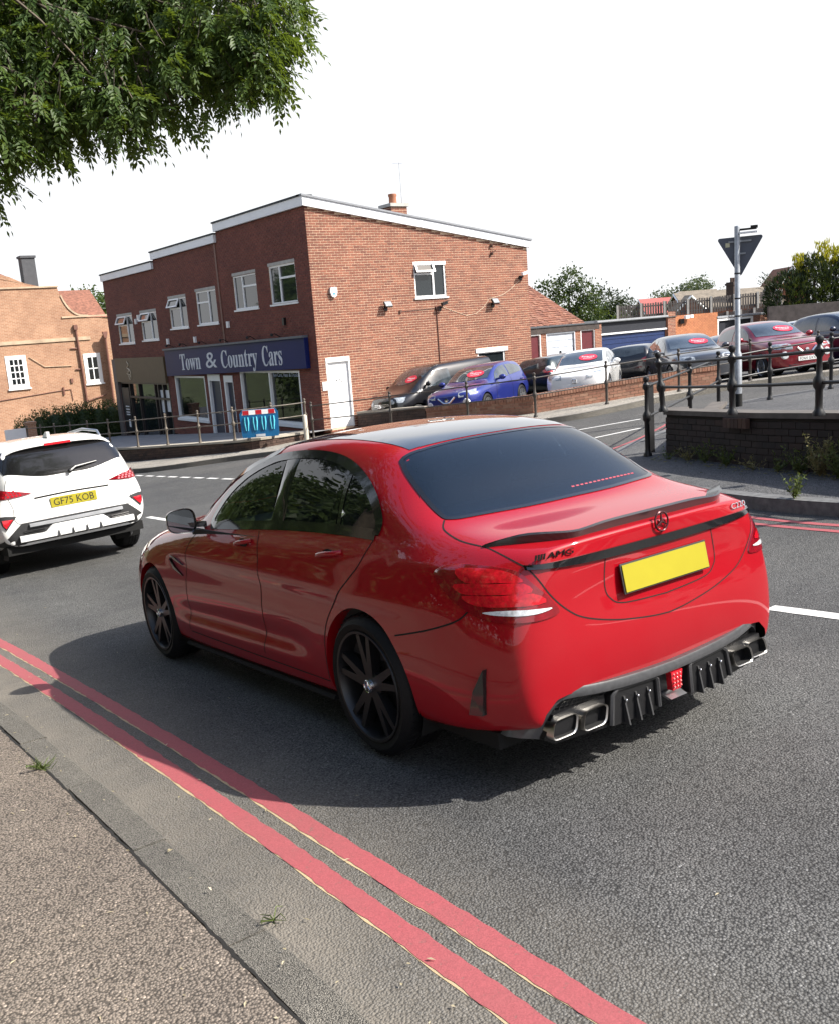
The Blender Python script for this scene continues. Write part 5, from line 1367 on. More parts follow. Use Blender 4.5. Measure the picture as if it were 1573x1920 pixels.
# ---------------------------------------------------------------- old house, garages, fences, roofs
def m_oldbrick():
    m, t, b = nt('old_orange_brick'); co = geoco(t)
    mp = N(t, 'Mapping'); mp.inputs['Rotation'].default_value = (radians(90), 0, 0); t.links.new(co, mp.inputs[0])
    br = N(t, 'TexBrick'); br.inputs['Scale'].default_value = 1; br.inputs['Brick Width'].default_value = .23; br.inputs['Row Height'].default_value = .075; br.inputs['Mortar Size'].default_value = .008
    br.inputs['Color1'].default_value = (.38, .205, .125, 1); br.inputs['Color2'].default_value = (.30, .155, .092, 1); br.inputs['Mortar'].default_value = (.44, .32, .23, 1); t.links.new(mp.outputs[0], br.inputs[0])
    n = noise(t, co, 1.1, 6, .7); n2 = noise(t, co, 6, 4, .7)
    r = ramp(t, n.outputs['Fac'], [(.35, (.84, .80, .78)), (.65, (1.12, 1.12, 1.1))]); c = mixc(t, 1, br.outputs[0], r.outputs[0], 'MULTIPLY')
    r2 = ramp(t, n2.outputs['Fac'], [(.60, (0, 0, 0)), (.72, (.55, .55, .55))]); c = mixc(t, r2.outputs[0], c, (.40, .30, .22))
    t.links.new(c, b.inputs['Base Color']); b.inputs['Roughness'].default_value = .9; t.links.new(bump(t, br.outputs['Fac'], -.4, .01), b.inputs['Normal']); return m
M_OLD = m_oldbrick()
M_STONE = plain('old_stone', (.44, .33, .23), .9, vary=.25, scale=2, bumps=.4)
M_TILE = plain('clay_tile', (.20, .085, .055), .9, vary=.4, scale=7, bumps=.6)
M_GREYTILE = plain('brown_grey_tile', (.19, .16, .125), .9, vary=.25, scale=3, bumps=.4)
class ScaledFace(Face):
    """the elevation was measured 47 m out; the house stands at 54 m"""
    def p(s, u, v, w=0.0): return s.O + s.U * (u * 1.149) + s.Z * (v * 1.149) + s.W * w
def old_house():
    X0, Y0 = 8.7, 54.0; root = empty('old_brick_house', (10, Y0, -3.4), None, 'old orange brick house with curved gable and white sash windows behind the hedge', 'building'); inv = Matrix.Translation((-10, -Y0, 3.4))
    F = ScaledFace((0, Y0, -.246), (1, 0, 0), (0, -1, 0)); parts = []
    def bld(mb, n, mt, par=root, smooth=None):
        o = mb.build(n, mt, par, smooth)
        if par is root: o.matrix_parent_inverse = inv
        return o
    ol = [(X0, -3.8), (15.0, -3.9), (15.0, 2.9), (13.9, 3.05), (13.5, 3.12), (13.15, 3.35), (12.9, 3.70), (12.78, 4.0), (12.68, 4.52), (11.9, 4.56), (11.2, 4.75), (10.6, 5.05), (9.8, 5.25), (8.5, 5.3), (X0, 5.3)]
    m = MB(); F.prism(m, ol, -.35, 0); bld(m, 'wall', M_OLD)
    m = MB(); F.box(m, X0, 13.9, 1.98, 2.14, 0, .06); bld(m, 'string_course', M_STONE)
    m = MB(); F.box(m, X0, 12.72, 4.50, 4.57, .0, .07); F.box(m, 12.7, 14.95, 3.06, 3.13, .0, .06); bld(m, 'coping', M_STONE)
    m = MB(); prev = None; cv = [tuple(v) for v in spline2([(13.9, 3.1), (13.45, 3.16), (13.1, 3.42), (12.88, 3.78), (12.76, 4.1)], 4, closed=False)]
    for a, b in cv:
        cur = [m.vert(F.p(a, b, .05)), m.vert(F.p(a + .05, b + .06, .05)), m.vert(F.p(a + .05, b + .06, -.4)), m.vert(F.p(a, b, -.4))]
        if prev:
            for k in range(3): m.face((prev[k], cur[k], cur[k + 1], prev[k + 1]))
        prev = cur
    bld(m, 'gable_coping', M_STONE)
    m = MB(); m.poly([(10, Y0 + .2, 5.8), (10, Y0 + 4.5, 8.6), (11.5, Y0 + 4.5, 6.7), (12.2, Y0 + .2, 5.55)]); m.poly([(14.4, Y0 + .36, 3.35), (17.2, Y0 + .36, 3.2), (17.2, Y0 + 3, 4.9), (15.0, Y0 + 3, 4.9)]); bld(m, 'roof', M_TILE)
    m = MB(); m.box((13.45, Y0 + 1.0, 5.75), (.70, .70, 1.8)); m.box((13.45, Y0 + 1, 6.62), (.82, .82, .12)); bld(m, 'chimney', plain('dark_flue', (.06, .062, .07), .7))
    for (u0, u1, v0, v1, nx, ny) in ((9.88, 10.80, -.03, 1.48, 3, 4), (13.44, 14.26, -.12, 1.32, 2, 2)):
        m = MB(); F.box(m, u0, u1, v0, v1, .0, .03); w = bld(m, 'window', M_UPVC)
        f = .16; gw = (u1 - u0 - 2 * f); gh = (v1 - v0 - 2 * f); bar = .05
        for i in range(nx):
            for j in range(ny):
                a = u0 + f + gw * i / nx + bar / 2; b = v0 + f + gh * j / ny + bar / 2
                m = MB(); F.box(m, a, a + gw / nx - bar, b, b + gh / ny - bar, .028, .034); o = m.build('pane', M_PANE, w)
        m = MB(); F.box(m, u0 - .05, u1 + .05, v0 - .07, v0, .0, .09); m.build('sill', M_UPVC, w)
    pp = plain('brown_pipe', (.10, .05, .035), .6)
    m = MB(); m.tube([F.p(13.25, 2.65, .09), F.p(13.32, -1.0, .09)], .06, 8); m.box(F.p(13.25, 2.6, .1), (.2, .16, .26)); m.tube([F.p(12.9, 1.62, .06), F.p(13.26, 1.60, .06)], .035, 6); m.tube([F.p(13.0, .62, .06), F.p(13.30, .60, .06)], .035, 6); m.tube([F.p(13.33, -.95, .08), F.p(14.3, -.72, .08)], .035, 6); bld(m, 'soil_pipe', pp, smooth=60)
    m = MB(); m.tube([F.p(10.95, 1.36, .04), F.p(11.6, .85, .04), F.p(12.85, .80, .04)], .022, 6); bld(m, 'waste_pipe', M_STONE, smooth=60)
    m = MB(); m.tube([F.p(9.0, -.55, .04), F.p(12.2, -.32, .04), F.p(12.65, -.30, .04), F.p(12.68, -.85, .04)], .02, 5); m.box(F.p(12.3, -.35, .05), (.08, .06, .42)); m.box(F.p(12.75, .10, .05), (.12, .06, .24)); bld(m, 'cable', pp)
    m = MB(); F.prism(m, [(14.55, -3.9), (14.98, -3.9), (14.98, 2.0), (14.55, 2.2)], .0, .5); bld(m, 'pier', M_OLD)
    m = MB(); m.tube([F.p(14.5, 2.25, .5), F.p(14.5, -1.2, .5)], .05, 8); m.prism([F.p(14.38, 2.3, .42), F.p(14.62, 2.3, .42), F.p(14.56, 2.0, .42), F.p(14.44, 2.0, .42)], F.W * .16); bld(m, 'downpipe', pp, smooth=40)
old_house()
# white gate and pier at far left
m = MB(); m.box2((9.0, 45.1, -3.6), (9.9, 45.16, -1.75))
gt = m.build('white_gate', M_UPVC, None); tag(gt, 'white painted gate beside the hedge at the far left', 'gate')
m = MB(); m.box2((9.95, 45.0, -3.6), (10.35, 45.4, -1.6)); m.box2((9.92, 44.97, -1.6), (10.38, 45.43, -1.5)); tag(m.build('gate_pier', M_OLD, None), 'brick gate pier between the white gate and the hedge', 'pier')
# low tiled building left of the garages
root = empty('tiled_outbuilding', (33, 37, -1.6), None, 'low building with broad mottled red brown tiled roof behind the gable', 'building'); inv = Matrix.Translation((-33, -37, 1.6))
hr = random.Random(3)
A, B, C, D = Vector((31.0, 36.4, .85)), Vector((35.3, 34.9, .95)), Vector((34.2, 38.2, 3.25)), Vector((30.0, 39.6, 3.3)); rows, cols = 22, 26; m = MB()
for i in range(rows):
    for j in range(cols + (i % 2)):
        f0, f1 = i / rows, (i + 1.25) / rows; u0, u1 = max(0, (j - .5 * (i % 2)) / cols), min(1, (j + .96 - .5 * (i % 2)) / cols)
        if u1 <= u0: continue
        P = lambda u, f: A.lerp(B, u).lerp(D.lerp(C, u), min(1, f))
        n = Vector((0, -.55, .83)); d = hr.uniform(.005, .03)
        q = [P(u0, f0) + n * (.035 + d), P(u1, f0) + n * (.035 + d), P(u1, f1) + n * d, P(u0, f1) + n * d]; i0 = [m.vert(v) for v in q]; m.face(i0)
        k0 = [m.vert(P(u0, f0)), m.vert(P(u1, f0))]; m.face((k0[0], k0[1], i0[1], i0[0]))
tile = m_brick('roof_tiles', [(.21, .085, .055), (.26, .11, .07), (.17, .07, .05), (.30, .15, .10), (.22, .10, .075)])
o = m.build('roof_tiles', tile, root); tag(o, kind='stuff'); o.matrix_parent_inverse = inv
m = MB(); m.poly([A, B, B - Vector((0, 0, 3.2)), A - Vector((0, 0, 3.2))]); m.poly([B, C, C - Vector((0, -.2, 5)), B - Vector((0, 0, 3.2))]); m.tube([D + Vector((0, 0, .03)), C + Vector((0, 0, .03))], .09, 8); o = m.build('wall', M_OLD, root); o.matrix_parent_inverse = inv
# garages
GY = 33.0; root = empty('garage_block', (29.5, GY, -1.4), None, 'row of brick garages with blue, white and maroon doors behind the car park', 'garage'); inv = Matrix.Translation((-29.5, -GY, 1.4)); F = Face((0, GY, 0), (1, 0, 0), (0, -1, 0))
def bld(mb, n, mt, par=root, smooth=None):
    o = mb.build(n, mt, par, smooth)
    if par is root: o.matrix_parent_inverse = inv
    return o
holes = [(29.62, 30.30, -1.6, .66), (30.76, 32.53, -1.6, .66), (33.0, 33.86, -1.6, .68)]
brick_wall(F, 28.5, 34.15, -1.6, .72, holes, root)
for o in root.children: o.matrix_parent_inverse = inv
m = MB(); F.box(m, 28.4, 34.2, .72, .98, -.1, .06); bld(m, 'fascia', plain('weathered_board', (.05, .038, .034), .85, vary=.3))
m = MB(); m.box2((28.4, GY - .1, .98), (39.9, GY + 6, 1.02)); bld(m, 'roof', M_FELT)
mar = plain('maroon_door', (.10, .012, .018), .5); wdoor = plain('white_metal_door', (.58, .62, .68), .45)
for (a, b, c, d), mt, nm in zip(holes, (mar, wdoor, mar), ('side_door', 'garage_door', 'side_door')):
    if nm == 'garage_door':
        m = MB(); F.box(m, a, b, c, d, -.12, -.09); g = bld(m, 'garage_door', wdoor)
        for k in range(7): m = MB(); F.box(m, a + .04, b - .04, c + .06 + k * .315, c + .06 + k * .315 + .28, -.09, -.06); m.build('door_panel', wdoor, g)
        m = MB(); F.box(m, (a + b) / 2 - .05, (a + b) / 2 + .05, -.35, -.15, -.06, -.03); m.build('handle', M_BLKSATIN, g)
    else:
        m = MB(); F.box(m, a, b, c, d, -.10, -.06); g = bld(m, nm, mt)
    m = MB(); F.box(m, a - .05, a, c, d + .05, -.06, .02); F.box(m, b, b + .05, c, d + .05, -.06, .02); F.box(m, a, b, d, d + .05, -.06, .02); m.build('door_frame', M_UPVC if nm == 'side_door' else wdoor, g)
bluep = plain('blue_shutter', (.012, .028, .10), .45); nearblk = plain('blue_black_board', (.012, .014, .022), .6)
m = MB(); F.box(m, 34.35, 39.2, .45, .98, -.12, -.04); bld(m, 'top_boarding', nearblk)
m = MB(); F.box(m, 34.3, 39.2, -1.6, .40, -.16, -.12); g = bld(m, 'garage_door', bluep)
for k in range(8): m = MB(); F.box(m, 34.4, 39.15, -1.5 + .235 * k, -1.5 + .235 * k + .21, -.12, -.10); m.build('door_panel', bluep, g)
m = MB(); F.box(m, 34.2, 39.25, .38, .46, -.06, .0); F.box(m, 34.2, 34.3, -1.6, .38, -.06, .0); m.build('door_frame', M_UPVC, g)
m = MB(); F.box(m, 34.1, 39.3, .98, 1.10, -.2, .05); bld(m, 'roof_trim', plain('grey_capping', (.30, .31, .33), .6))
for a, b, t in ((33.9, 34.35, .95), (39.25, 39.85, 1.25)): brick_wall(Face(F.p(0, 0, .04), F.U, F.W), a, b, -1.6, t, [], root)
for o in root.children: o.matrix_parent_inverse = inv
obr = m_brick('orange_brick', [(.40, .15, .065), (.46, .18, .08), (.38, .14, .065)]); brick_wall(F, 39.85, 43.35, -1.6, 1.02, [], root, mats=(obr, plain('orange_mortar', (.44, .20, .10), .9)))
m = MB(); F.box(m, 43.45, 46.4, -1.6, .55, -.12, -.10); g = bld(m, 'garage_door', nearblk); m = MB(); F.box(m, 43.35, 46.5, .55, .66, -.10, .0); F.box(m, 43.35, 43.45, -1.6, .55, -.10, 0); F.box(m, 46.4, 46.5, -1.6, .55, -.1, 0); m.build('door_frame', M_UPVC, g)
brick_wall(F, 46.5, 48.2, -1.6, .75, [], root)
for o in root.children: o.matrix_parent_inverse = inv
m = MB(); F.box(m, 43.3, 48.3, .70, .80, -.3, .04); bld(m, 'roof_trim', MATS['grey_capping'])
m = MB(); c = F.p(40.5, .92, .25); m.box(c, (.28, .14, .16)); m.box(c + Vector((.35, 0, .02)), (.22, .14, .16)); m.tube([F.p(40.5, .8, 0), c], .03, 6); bld(m, 'security_light', M_UPVC); m = MB(); m.box(F.p(40.3, .72, .08), (.3, .1, .25)); bld(m, 'light_bracket', M_BLKSATIN)
m = MB(); m.box2((29.0, 31.2, -1.9), (33.5, 31.42, -.62)); tag(m.build('boundary_wall', M_BUFFBRICK, None), 'low reddish wall in front of the white garage door', 'wall')
# fence of upright boards above the garages
def board_fence(name, a, b, z0a, z0b, h, posts, label, gap=.055, bw=.11, lm=None):
    a, b = Vector(a), Vector(b); d = (b - a); L = d.length; d /= L; n = Vector((d.y, -d.x)); root = empty(name, (a.x, a.y, z0a), None, label, 'fence'); inv = Matrix.Translation((-a.x, -a.y, -z0a)); R = Matrix(((d.x, n.x, 0), (d.y, n.y, 0), (0, 0, 1)))
    zf = lambda s: z0a + (z0b - z0a) * s / L; share = {}; s = 0; k = 0
    wood = lm
    mm = MB(); mm.box((0, 0, h / 2), (bw, .02, h), R=R); me = mm.mesh('board', wood)
    while s < L:
        if k < 300: o = link('board', me, root); o.matrix_parent_inverse = inv; p = a + d * s; o.location = (p.x, p.y, zf(s) + rnd.uniform(-.02, .02))
        s += bw + gap; k += 1
    for i in range(posts + 1):
        s = L * i / posts; p = a + d * s - n * -.06; m = MB(); m.box((p.x, p.y, zf(s) + h / 2 - .1), (.12, .12, h + .3), R=R); o = m.build('post', M_CONC, root); o.matrix_parent_inverse = inv
    for f in (.22, .8):
        m = MB(); p0, p1 = a + n * -.03, b + n * -.03; m.tube([(p0.x, p0.y, zf(0) + h * f), (p1.x, p1.y, zf(L) + h * f)], .04, 4); o = m.build('rail', wood, root); o.matrix_parent_inverse = inv
    return root
wood = plain('silvered_timber', (.105, .092, .085), .9, vary=.3, scale=4); wood2 = plain('dark_timber', (.07, .058, .055), .9, vary=.3, scale=4)
board_fence('upper_fence', (45.9, 42.6), (54.6, 36.7), .80, 1.05, .95, 7, 'higher silvered timber fence of upright boards against the skyline', lm=wood)
board_fence('lower_fence', (49.8, 38.2), (53.0, 35.6), .05, .30, .80, 5, 'lower dark timber fence below the silvered one', gap=.02, lm=wood2)
m = MB(); a, b = Vector((43.0, 29.6)), Vector((52.0, 23.2))
m.prism([(a.x, a.y, -1.4), (b.x, b.y, -1.2), (b.x, b.y, 1.2), (a.x, a.y, 1.15)], (.12, .17, 0)); tag(m.build('timber_screen', wood2, None), 'long brown timber screen below the dark conifer', 'fence')
# houses beyond
def far_house(name, P0, P1, depth, z0, zw, zr, label, roofm, gable=None, chim=None):
    P0, P1 = Vector(P0), Vector(P1); d = (P1 - P0).normalized(); n = Vector((-d.y, d.x)) * depth; root = empty(name, (P0.x, P0.y, z0), None, label, 'house'); inv = Matrix.Translation((-P0.x, -P0.y, -z0))
    c = [P0, P1, P1 + n, P0 + n]; m = MB()
    for i in range(4): m.poly([(c[i].x, c[i].y, z0), (c[(i + 1) % 4].x, c[(i + 1) % 4].y, z0), (c[(i + 1) % 4].x, c[(i + 1) % 4].y, zw), (c[i].x, c[i].y, zw)])
    r0, r1 = P0 + n / 2, P1 + n / 2
    for p, q, r in ((c[0], c[3], r0), (c[1], c[2], r1)): m.poly([(p.x, p.y, zw), (q.x, q.y, zw), (r.x, r.y, zr)])
    o = m.build('wall', M_BRICK, root); o.matrix_parent_inverse = inv
    m = MB(); e = d * .25; f = n.normalized() * .25
    for s, (p, q) in ((1, (c[0], c[1])), (-1, (c[3], c[2]))):
        m.prism([(p.x - e.x - f.x * s, p.y - e.y - f.y * s, zw - .1), (q.x + e.x - f.x * s, q.y + e.y - f.y * s, zw - .1), (r1.x + e.x, r1.y + e.y, zr + .05), (r0.x - e.x, r0.y - e.y, zr + .05)], (0, 0, .08))
    o = m.build('roof', roofm, root); o.matrix_parent_inverse = inv
    m = MB()
    for p, q, r, s in ((c[0], c[3], r0, -1), (c[1], c[2], r1, 1)):
        w = e * s * 1.1
        for t in (p, q): m.tube([(t.x + w.x, t.y + w.y, zw - .05), (r.x + w.x, r.y + w.y, zr + .02)], .09, 4)
    o = m.build('bargeboard', M_UPVC, root); o.matrix_parent_inverse = inv
    if chim:
        m = MB(); m.box2((chim[0] - .35, chim[1] - .35, zw), (chim[0] + .35, chim[1] + .35, chim[2])); m.box2((chim[0] - .42, chim[1] - .42, chim[2] - .25), (chim[0] + .42, chim[1] + .42, chim[2] - .1)); m.lathe([(.1, chim[2]), (.1, chim[2] + .35)], 8, (chim[0] - .15, chim[1], 0)); m.lathe([(.1, chim[2]), (.1, chim[2] + .35)], 8, (chim[0] + .15, chim[1], 0)); o = m.build('chimney', M_BROWNBRICK, root); o.matrix_parent_inverse = inv
far_house('long_roofed_house', (61.9, 50.1), (68.3, 45.8), 5, -1.5, 1.2, 2.35, 'house with long grey brown roof and chimney behind the timber fence', M_GREYTILE, chim=(65.5, 48.4, 3.0))
far_house('gabled_house', (68.1, 46.6), (71.5, 50.5), -3.0, -1.5, 1.7, 3.75, 'house with pointed brick gable and white bargeboards beside the conifer', M_TILE)
far_house('small_gabled_house', (61.0, 50.3), (62.4, 52.0), -2.2, -1.5, 1.1, 2.1, 'small white trimmed gable peeping over the fence', M_GREYTILE)
far_house('red_roofed_house', (96, 84), (101, 81), 5, -3, .6, 2.4, 'distant house with bright red roof on the skyline', plain('bright_red_tile', (.36, .10, .09), .85))
far_house('brown_roofed_house', (99, 80), (103, 77.6), 5, -3, .9, 3.0, 'distant house with dark brown roof left of the skyline trees', M_GREYTILE)
# ---------------------------------------------------------------- the red saloon: shell
def sedan_shell():
    R = [
     [(-.98,.62,.30),(-.6,.68,.22),(0,.72,.20),(2.84,.72,.18),(3.3,.65,.20),(3.55,.50,.22)],
     [(-.98,.74,.285),(-.8,.815,.25),(-.5,.86,.225),(.4,.875,.20),(2.2,.875,.18),(2.84,.875,.18),(3.3,.83,.20),(3.55,.62,.22)],
     [(-.98,.775,.37),(-.8,.85,.345),(-.5,.893,.33),(0,.905,.33),(.5,.893,.29),(2.2,.893,.27),(2.84,.91,.30),(3.3,.87,.30),(3.55,.66,.32)],
     [(-.98,.79,.47),(-.8,.868,.465),(-.5,.905,.46),(0,.918,.46),(.5,.905,.44),(1.4,.893,.43),(2.2,.905,.44),(2.84,.922,.46),(3.3,.89,.46),(3.55,.70,.47)],
     [(-.98,.79,.62),(-.8,.87,.62),(-.5,.908,.62),(0,.922,.63),(.5,.908,.62),(1.4,.903,.61),(2.2,.908,.61),(2.84,.922,.62),(3.3,.88,.60),(3.55,.68,.58)],
     [(-.98,.74,.79),(-.8,.845,.80),(-.5,.893,.81),(0,.908,.81),(.5,.900,.80),(1.4,.898,.785),(2.2,.898,.78),(2.84,.895,.77),(3.3,.83,.73),(3.55,.64,.67)],
     [(-.98,.675,.895),(-.8,.80,.912),(-.5,.855,.935),(0,.872,.94),(.5,.874,.935),(1.4,.872,.93),(2.1,.865,.92),(2.6,.845,.89),(3.0,.81,.86),(3.3,.75,.80),(3.55,.58,.72)],
     [(-.98,.645,.965),(-.8,.74,.985),(-.5,.795,1.005),(-.2,.812,1.02),(.1,.82,1.012),(.5,.825,1.0),(1.4,.825,.98),(2.0,.805,.97),(2.3,.775,.965),(2.7,.73,.94),(3.1,.66,.89),(3.4,.58,.805),(3.55,.51,.74)],
     [(-.98,.58,.985),(-.8,.675,1.01),(-.5,.735,1.05),(-.25,.762,1.12),(0,.757,1.19),(.5,.75,1.215),(1.0,.745,1.215),(1.4,.745,1.19),(1.75,.745,1.12),(2.0,.745,1.045),(2.3,.71,.995),(2.7,.62,.965),(3.1,.54,.915),(3.4,.47,.83),(3.55,.43,.755)],
     [(-.98,.52,.99),(-.8,.60,1.022),(-.58,.645,1.05),(-.44,.655,1.085),(-.2,.63,1.24),(0,.61,1.345),(.3,.60,1.405),(.7,.608,1.442),(1.1,.622,1.432),(1.4,.64,1.388),(1.75,.667,1.275),(2.05,.685,1.125),(2.3,.63,1.005),(2.7,.52,.978),(3.1,.44,.93),(3.4,.38,.845),(3.55,.35,.765)],
     [(-.98,.42,.995),(-.8,.48,1.03),(-.58,.525,1.055),(-.44,.54,1.095),(-.2,.53,1.265),(0,.515,1.385),(.3,.51,1.448),(.7,.515,1.473),(1.1,.525,1.458),(1.4,.54,1.40),(1.75,.555,1.265),(2.05,.565,1.12),(2.3,.53,1.015),(2.7,.42,.99),(3.1,.35,.94),(3.4,.29,.855),(3.55,.27,.772)],
     [(-.98,.23,.999),(-.8,.26,1.035),(-.58,.28,1.058),(-.44,.285,1.105),(-.2,.28,1.285),(0,.272,1.408),(.3,.27,1.472),(.7,.27,1.496),(1.1,.275,1.482),(1.4,.285,1.422),(1.75,.29,1.285),(2.05,.29,1.135),(2.3,.27,1.025),(2.7,.22,1.0),(3.1,.18,.95),(3.4,.15,.862),(3.55,.14,.777)],
     [(-.98,0,1.0),(-.8,0,1.036),(-.58,0,1.06),(-.44,0,1.108),(-.2,0,1.29),(0,0,1.414),(.3,0,1.478),(.7,0,1.502),(1.1,0,1.488),(1.4,0,1.428),(1.75,0,1.291),(2.05,0,1.14),(2.3,0,1.028),(2.7,0,1.003),(3.1,0,.953),(3.4,0,.865),(3.55,0,.779)],
    ]
    st = [-.98,-.90,-.78,-.66,-.56,-.47,-.38,-.25,-.12,.02,.15,.3,.5,.75,1.0,1.2,1.4,1.58,1.75,1.9,2.05,2.17,2.28,2.45,2.7,2.95,3.2,3.4,3.55]
    def bulge(s, x, i):
        a = 0
        if i >= 8 and -.7 < s < .25: a = -.085 * (1 - (min(abs(x), .66) / .66) ** 2) * max(0, 1 - abs(s + .25) / .5)
        if i >= 8 and 1.1 < s < 2.6: a = .13 * (1 - (min(abs(x), .66) / .66) ** 2) * max(0, 1 - abs(s - 1.95) / .75)
        if s <= -.9: a -= .055 * (1 - (min(abs(x), .66) / .66) ** 2) * (1 if s < -.95 else .55) * (1 if i >= 7 else 0)
        return a
    def rear(x, z):
        pz = pchip([(.2, -.955), (.32, -1.0), (.45, -1.035), (.58, -1.045), (.68, -1.04), (.80, -1.018), (.90, -1.03), (.965, -1.045), (1.0, -1.03)])(z)
        u = min(1, abs(x) / .74)
        return pz + (-.985 - pz) * (u ** 3.2) * .75
    def front(x, z):
        u = min(1, abs(x) / .66)
        return 3.66 - .10 * u ** 2.5 - max(0, z - .5) * .25
    return car_shell(R, st, rear, front, [(0, .335, .372), (2.84, .335, .368)], levels=3,
                     creases=[(0, 7, 12, .85), ((0, 7), 6, None, .5), ((6, 18), 7, None, .3)], bulge=bulge)
# ---------------------------------------------------------------- the red saloon in full
def build_saloon():
    O = Vector((3.0, 3.52, -.3144)); fw = Vector((0, 1, -.0915)).normalized(); rt = Vector((1, 0, 0))
    root = empty('red_saloon_car', O, Matrix((rt, fw, rt.cross(fw))).transposed(),
                 'glossy red saloon car with black wheels, dark windows and boot spoiler, nearest of all', 'car')
    red = backdark(paint('red_car_paint', (.30, .001, .007), flake=.10, rough=.5, metal=.0))
    red.node_tree.nodes['Principled BSDF'].inputs['Specular IOR Level'].default_value = .1; red.node_tree.nodes['Principled BSDF'].inputs['Coat IOR'].default_value = 1.5
    bm, bvh = sedan_shell()
    Y = Vector((0, 1, 0)); DL = Vector((1, 0, 0)); DD = Vector((0, 0, -1)); DQ = Vector((.62, .78, 0)).normalized()
    dlo = [[-.097, 1.027], (.173, 1.035), (.475, 1.036), (.835, 1.03), (1.31, 1.012), [1.83, .988], (1.86, 1.05), (1.72, 1.185), (1.47, 1.305), (1.2, 1.378), (1.0, 1.402), (.73, 1.405), (.5, 1.385), (.313, 1.345), (.142, 1.282), (.015, 1.213), (-.07, 1.145), (-.113, 1.085)]
    dlo_s = [tuple(p) for p in spline2([list(p) if isinstance(p, list) else p for p in dlo], 5)]
    hole = shrink(dlo_s, .014)
    rg = [(-.585, -.045, 1.331), (-.555, -.02, 1.36), (-.371, -.035, 1.382), (0, -.052, 1.40), (.371, -.035, 1.382), (.555, -.02, 1.36), (.585, -.045, 1.331), (.615, -.122, 1.281), (.645, -.267, 1.187), (.653, -.391, 1.111), (.637, -.432, 1.096), (.548, -.468, 1.092), (.274, -.515, 1.09), (0, -.525, 1.09), (-.274, -.515, 1.09), (-.548, -.468, 1.092), (-.637, -.432, 1.096), (-.653, -.391, 1.111), (-.645, -.267, 1.187), (-.615, -.122, 1.281)]
    ws = [(-.60, 1.16, 1.43), (-.3, 1.27, 1.46), (0, 1.30, 1.46), (.3, 1.27, 1.46), (.60, 1.16, 1.43), (.655, 1.7, 1.28), (.68, 2.03, 1.10), (.62, 2.16, 1.05), (.3, 2.30, 1.04), (0, 2.33, 1.04), (-.3, 2.30, 1.04), (-.62, 2.16, 1.05), (-.68, 2.03, 1.10), (-.655, 1.7, 1.28)]
    ws = ws[::-1]
    rgh = shrink([(p[0], p[1]) for p in rg], .03); wsh = shrink([(p[0], p[1]) for p in ws], .03)
    T_ = [(0, .392), (.34, .405), (.60, .425), (.665, .420), (.735, .372), (.792, .255)]; B_ = [(0, .350), (.34, .363), (.57, .382), (.625, .372), (.665, .325), (.695, .235)]
    cutp = [((p[0] + q[0]) / 2, (p[1] + q[1]) / 2) for p, q in zip(T_, B_)] + [(.74, .1), (-.1, .1), (-.1, .37)]
    zt = pchip([(0, .35), (.34, .363), (.57, .382), (.625, .372), (.665, .325), (.70, .24), (.77, .235)])
    def test(c, n):
        if abs(c.x) > .56 and abs(n.x) > .35 and in_poly((c.y, c.z), hole): return True
        if c.y < -.55 and in_poly((abs(c.x), c.z), cutp): return True
        if abs(n.x) < .85 and c.z > 1.0 and (in_poly((c.x, c.y), rgh) or in_poly((c.x, c.y), wsh)): return True
        return False
    # lower side crease
    for v in bm.verts:
        if .5 < v.co.y < 2.5 and abs(v.co.x) > .8:
            e = min(1, (v.co.y - .5) / .25, (2.5 - v.co.y) / .25); zc = .365 + .03 * (v.co.y - .5) * -.5
            d = (v.co.z - zc) / .05
            v.co.x += (1 if v.co.x > 0 else -1) * .012 * e * (exp(-d * d) - 1.1 * exp(-((v.co.z - zc - .085) / .06) ** 2))
        if -.75 < v.co.y < 2.7 and abs(v.co.x) > .75:
            zc = .775 + .02 * (v.co.y - .5); d = (v.co.z - zc) / .05
            e = min(1, (v.co.y + .75) / .5, (2.7 - v.co.y) / .5)
            v.co.x += (1 if v.co.x > 0 else -1) * .008 * e * (exp(-d * d) - exp(-((v.co.z - zc + .09) / .07) ** 2))
    bvh = BVHTree.FromBMesh(bm)
    cut_faces(bm, test)
    snap_cut(bm, bvh, cutp[:6], lambda c: c.y < -.6 and c.z < .47)
    me = bpy.data.meshes.new('body'); bm.to_mesh(me); me.materials.append(red); link('body', me, root)
    P3 = lambda pts, x=-.8: [([x, p[0], p[1]] if isinstance(p, list) else (x, p[0], p[1])) for p in pts]
    # glass
    fwin = [[.985, 1.035], [1.79, 1.0], (1.81, 1.06), (1.66, 1.20), (1.43, 1.31), (1.18, 1.375), [1.0, 1.385]]
    rwin = [[.275, 1.045], (.5, 1.05), [.83, 1.045], [.845, 1.39], (.70, 1.392), (.5, 1.37), [.295, 1.325]]
    qwin = [[-.075, 1.045], [.235, 1.05], [.25, 1.305], (.15, 1.265), (.04, 1.205), (-.045, 1.135), (-.085, 1.08)]
    for nm, pl, mt in (('front_door_window', fwin, G_FRONT), ('rear_door_window', rwin, G_PRIV), ('quarter_window', qwin, G_PRIV)):
        panel(bvh, P3(pl), DL, nm, mt, root, off=.001, cell=.05, mirror=True)
    panel(bvh, rg, DD, 'rear_window', G_REAR, root, off=.002, cell=.05, n=3)
    panel(bvh, ws, DD, 'windscreen', G_FRONT, root, off=.002, cell=.07, n=3)
    panel(bvh, P3([[.84, 1.03], [.99, 1.03], [1.005, 1.395], [.845, 1.40]]), DL, 'door_pillar', M_BLKGLOSS, root, off=.004, cell=.05, mirror=True, spl=False)
    fr = MB()
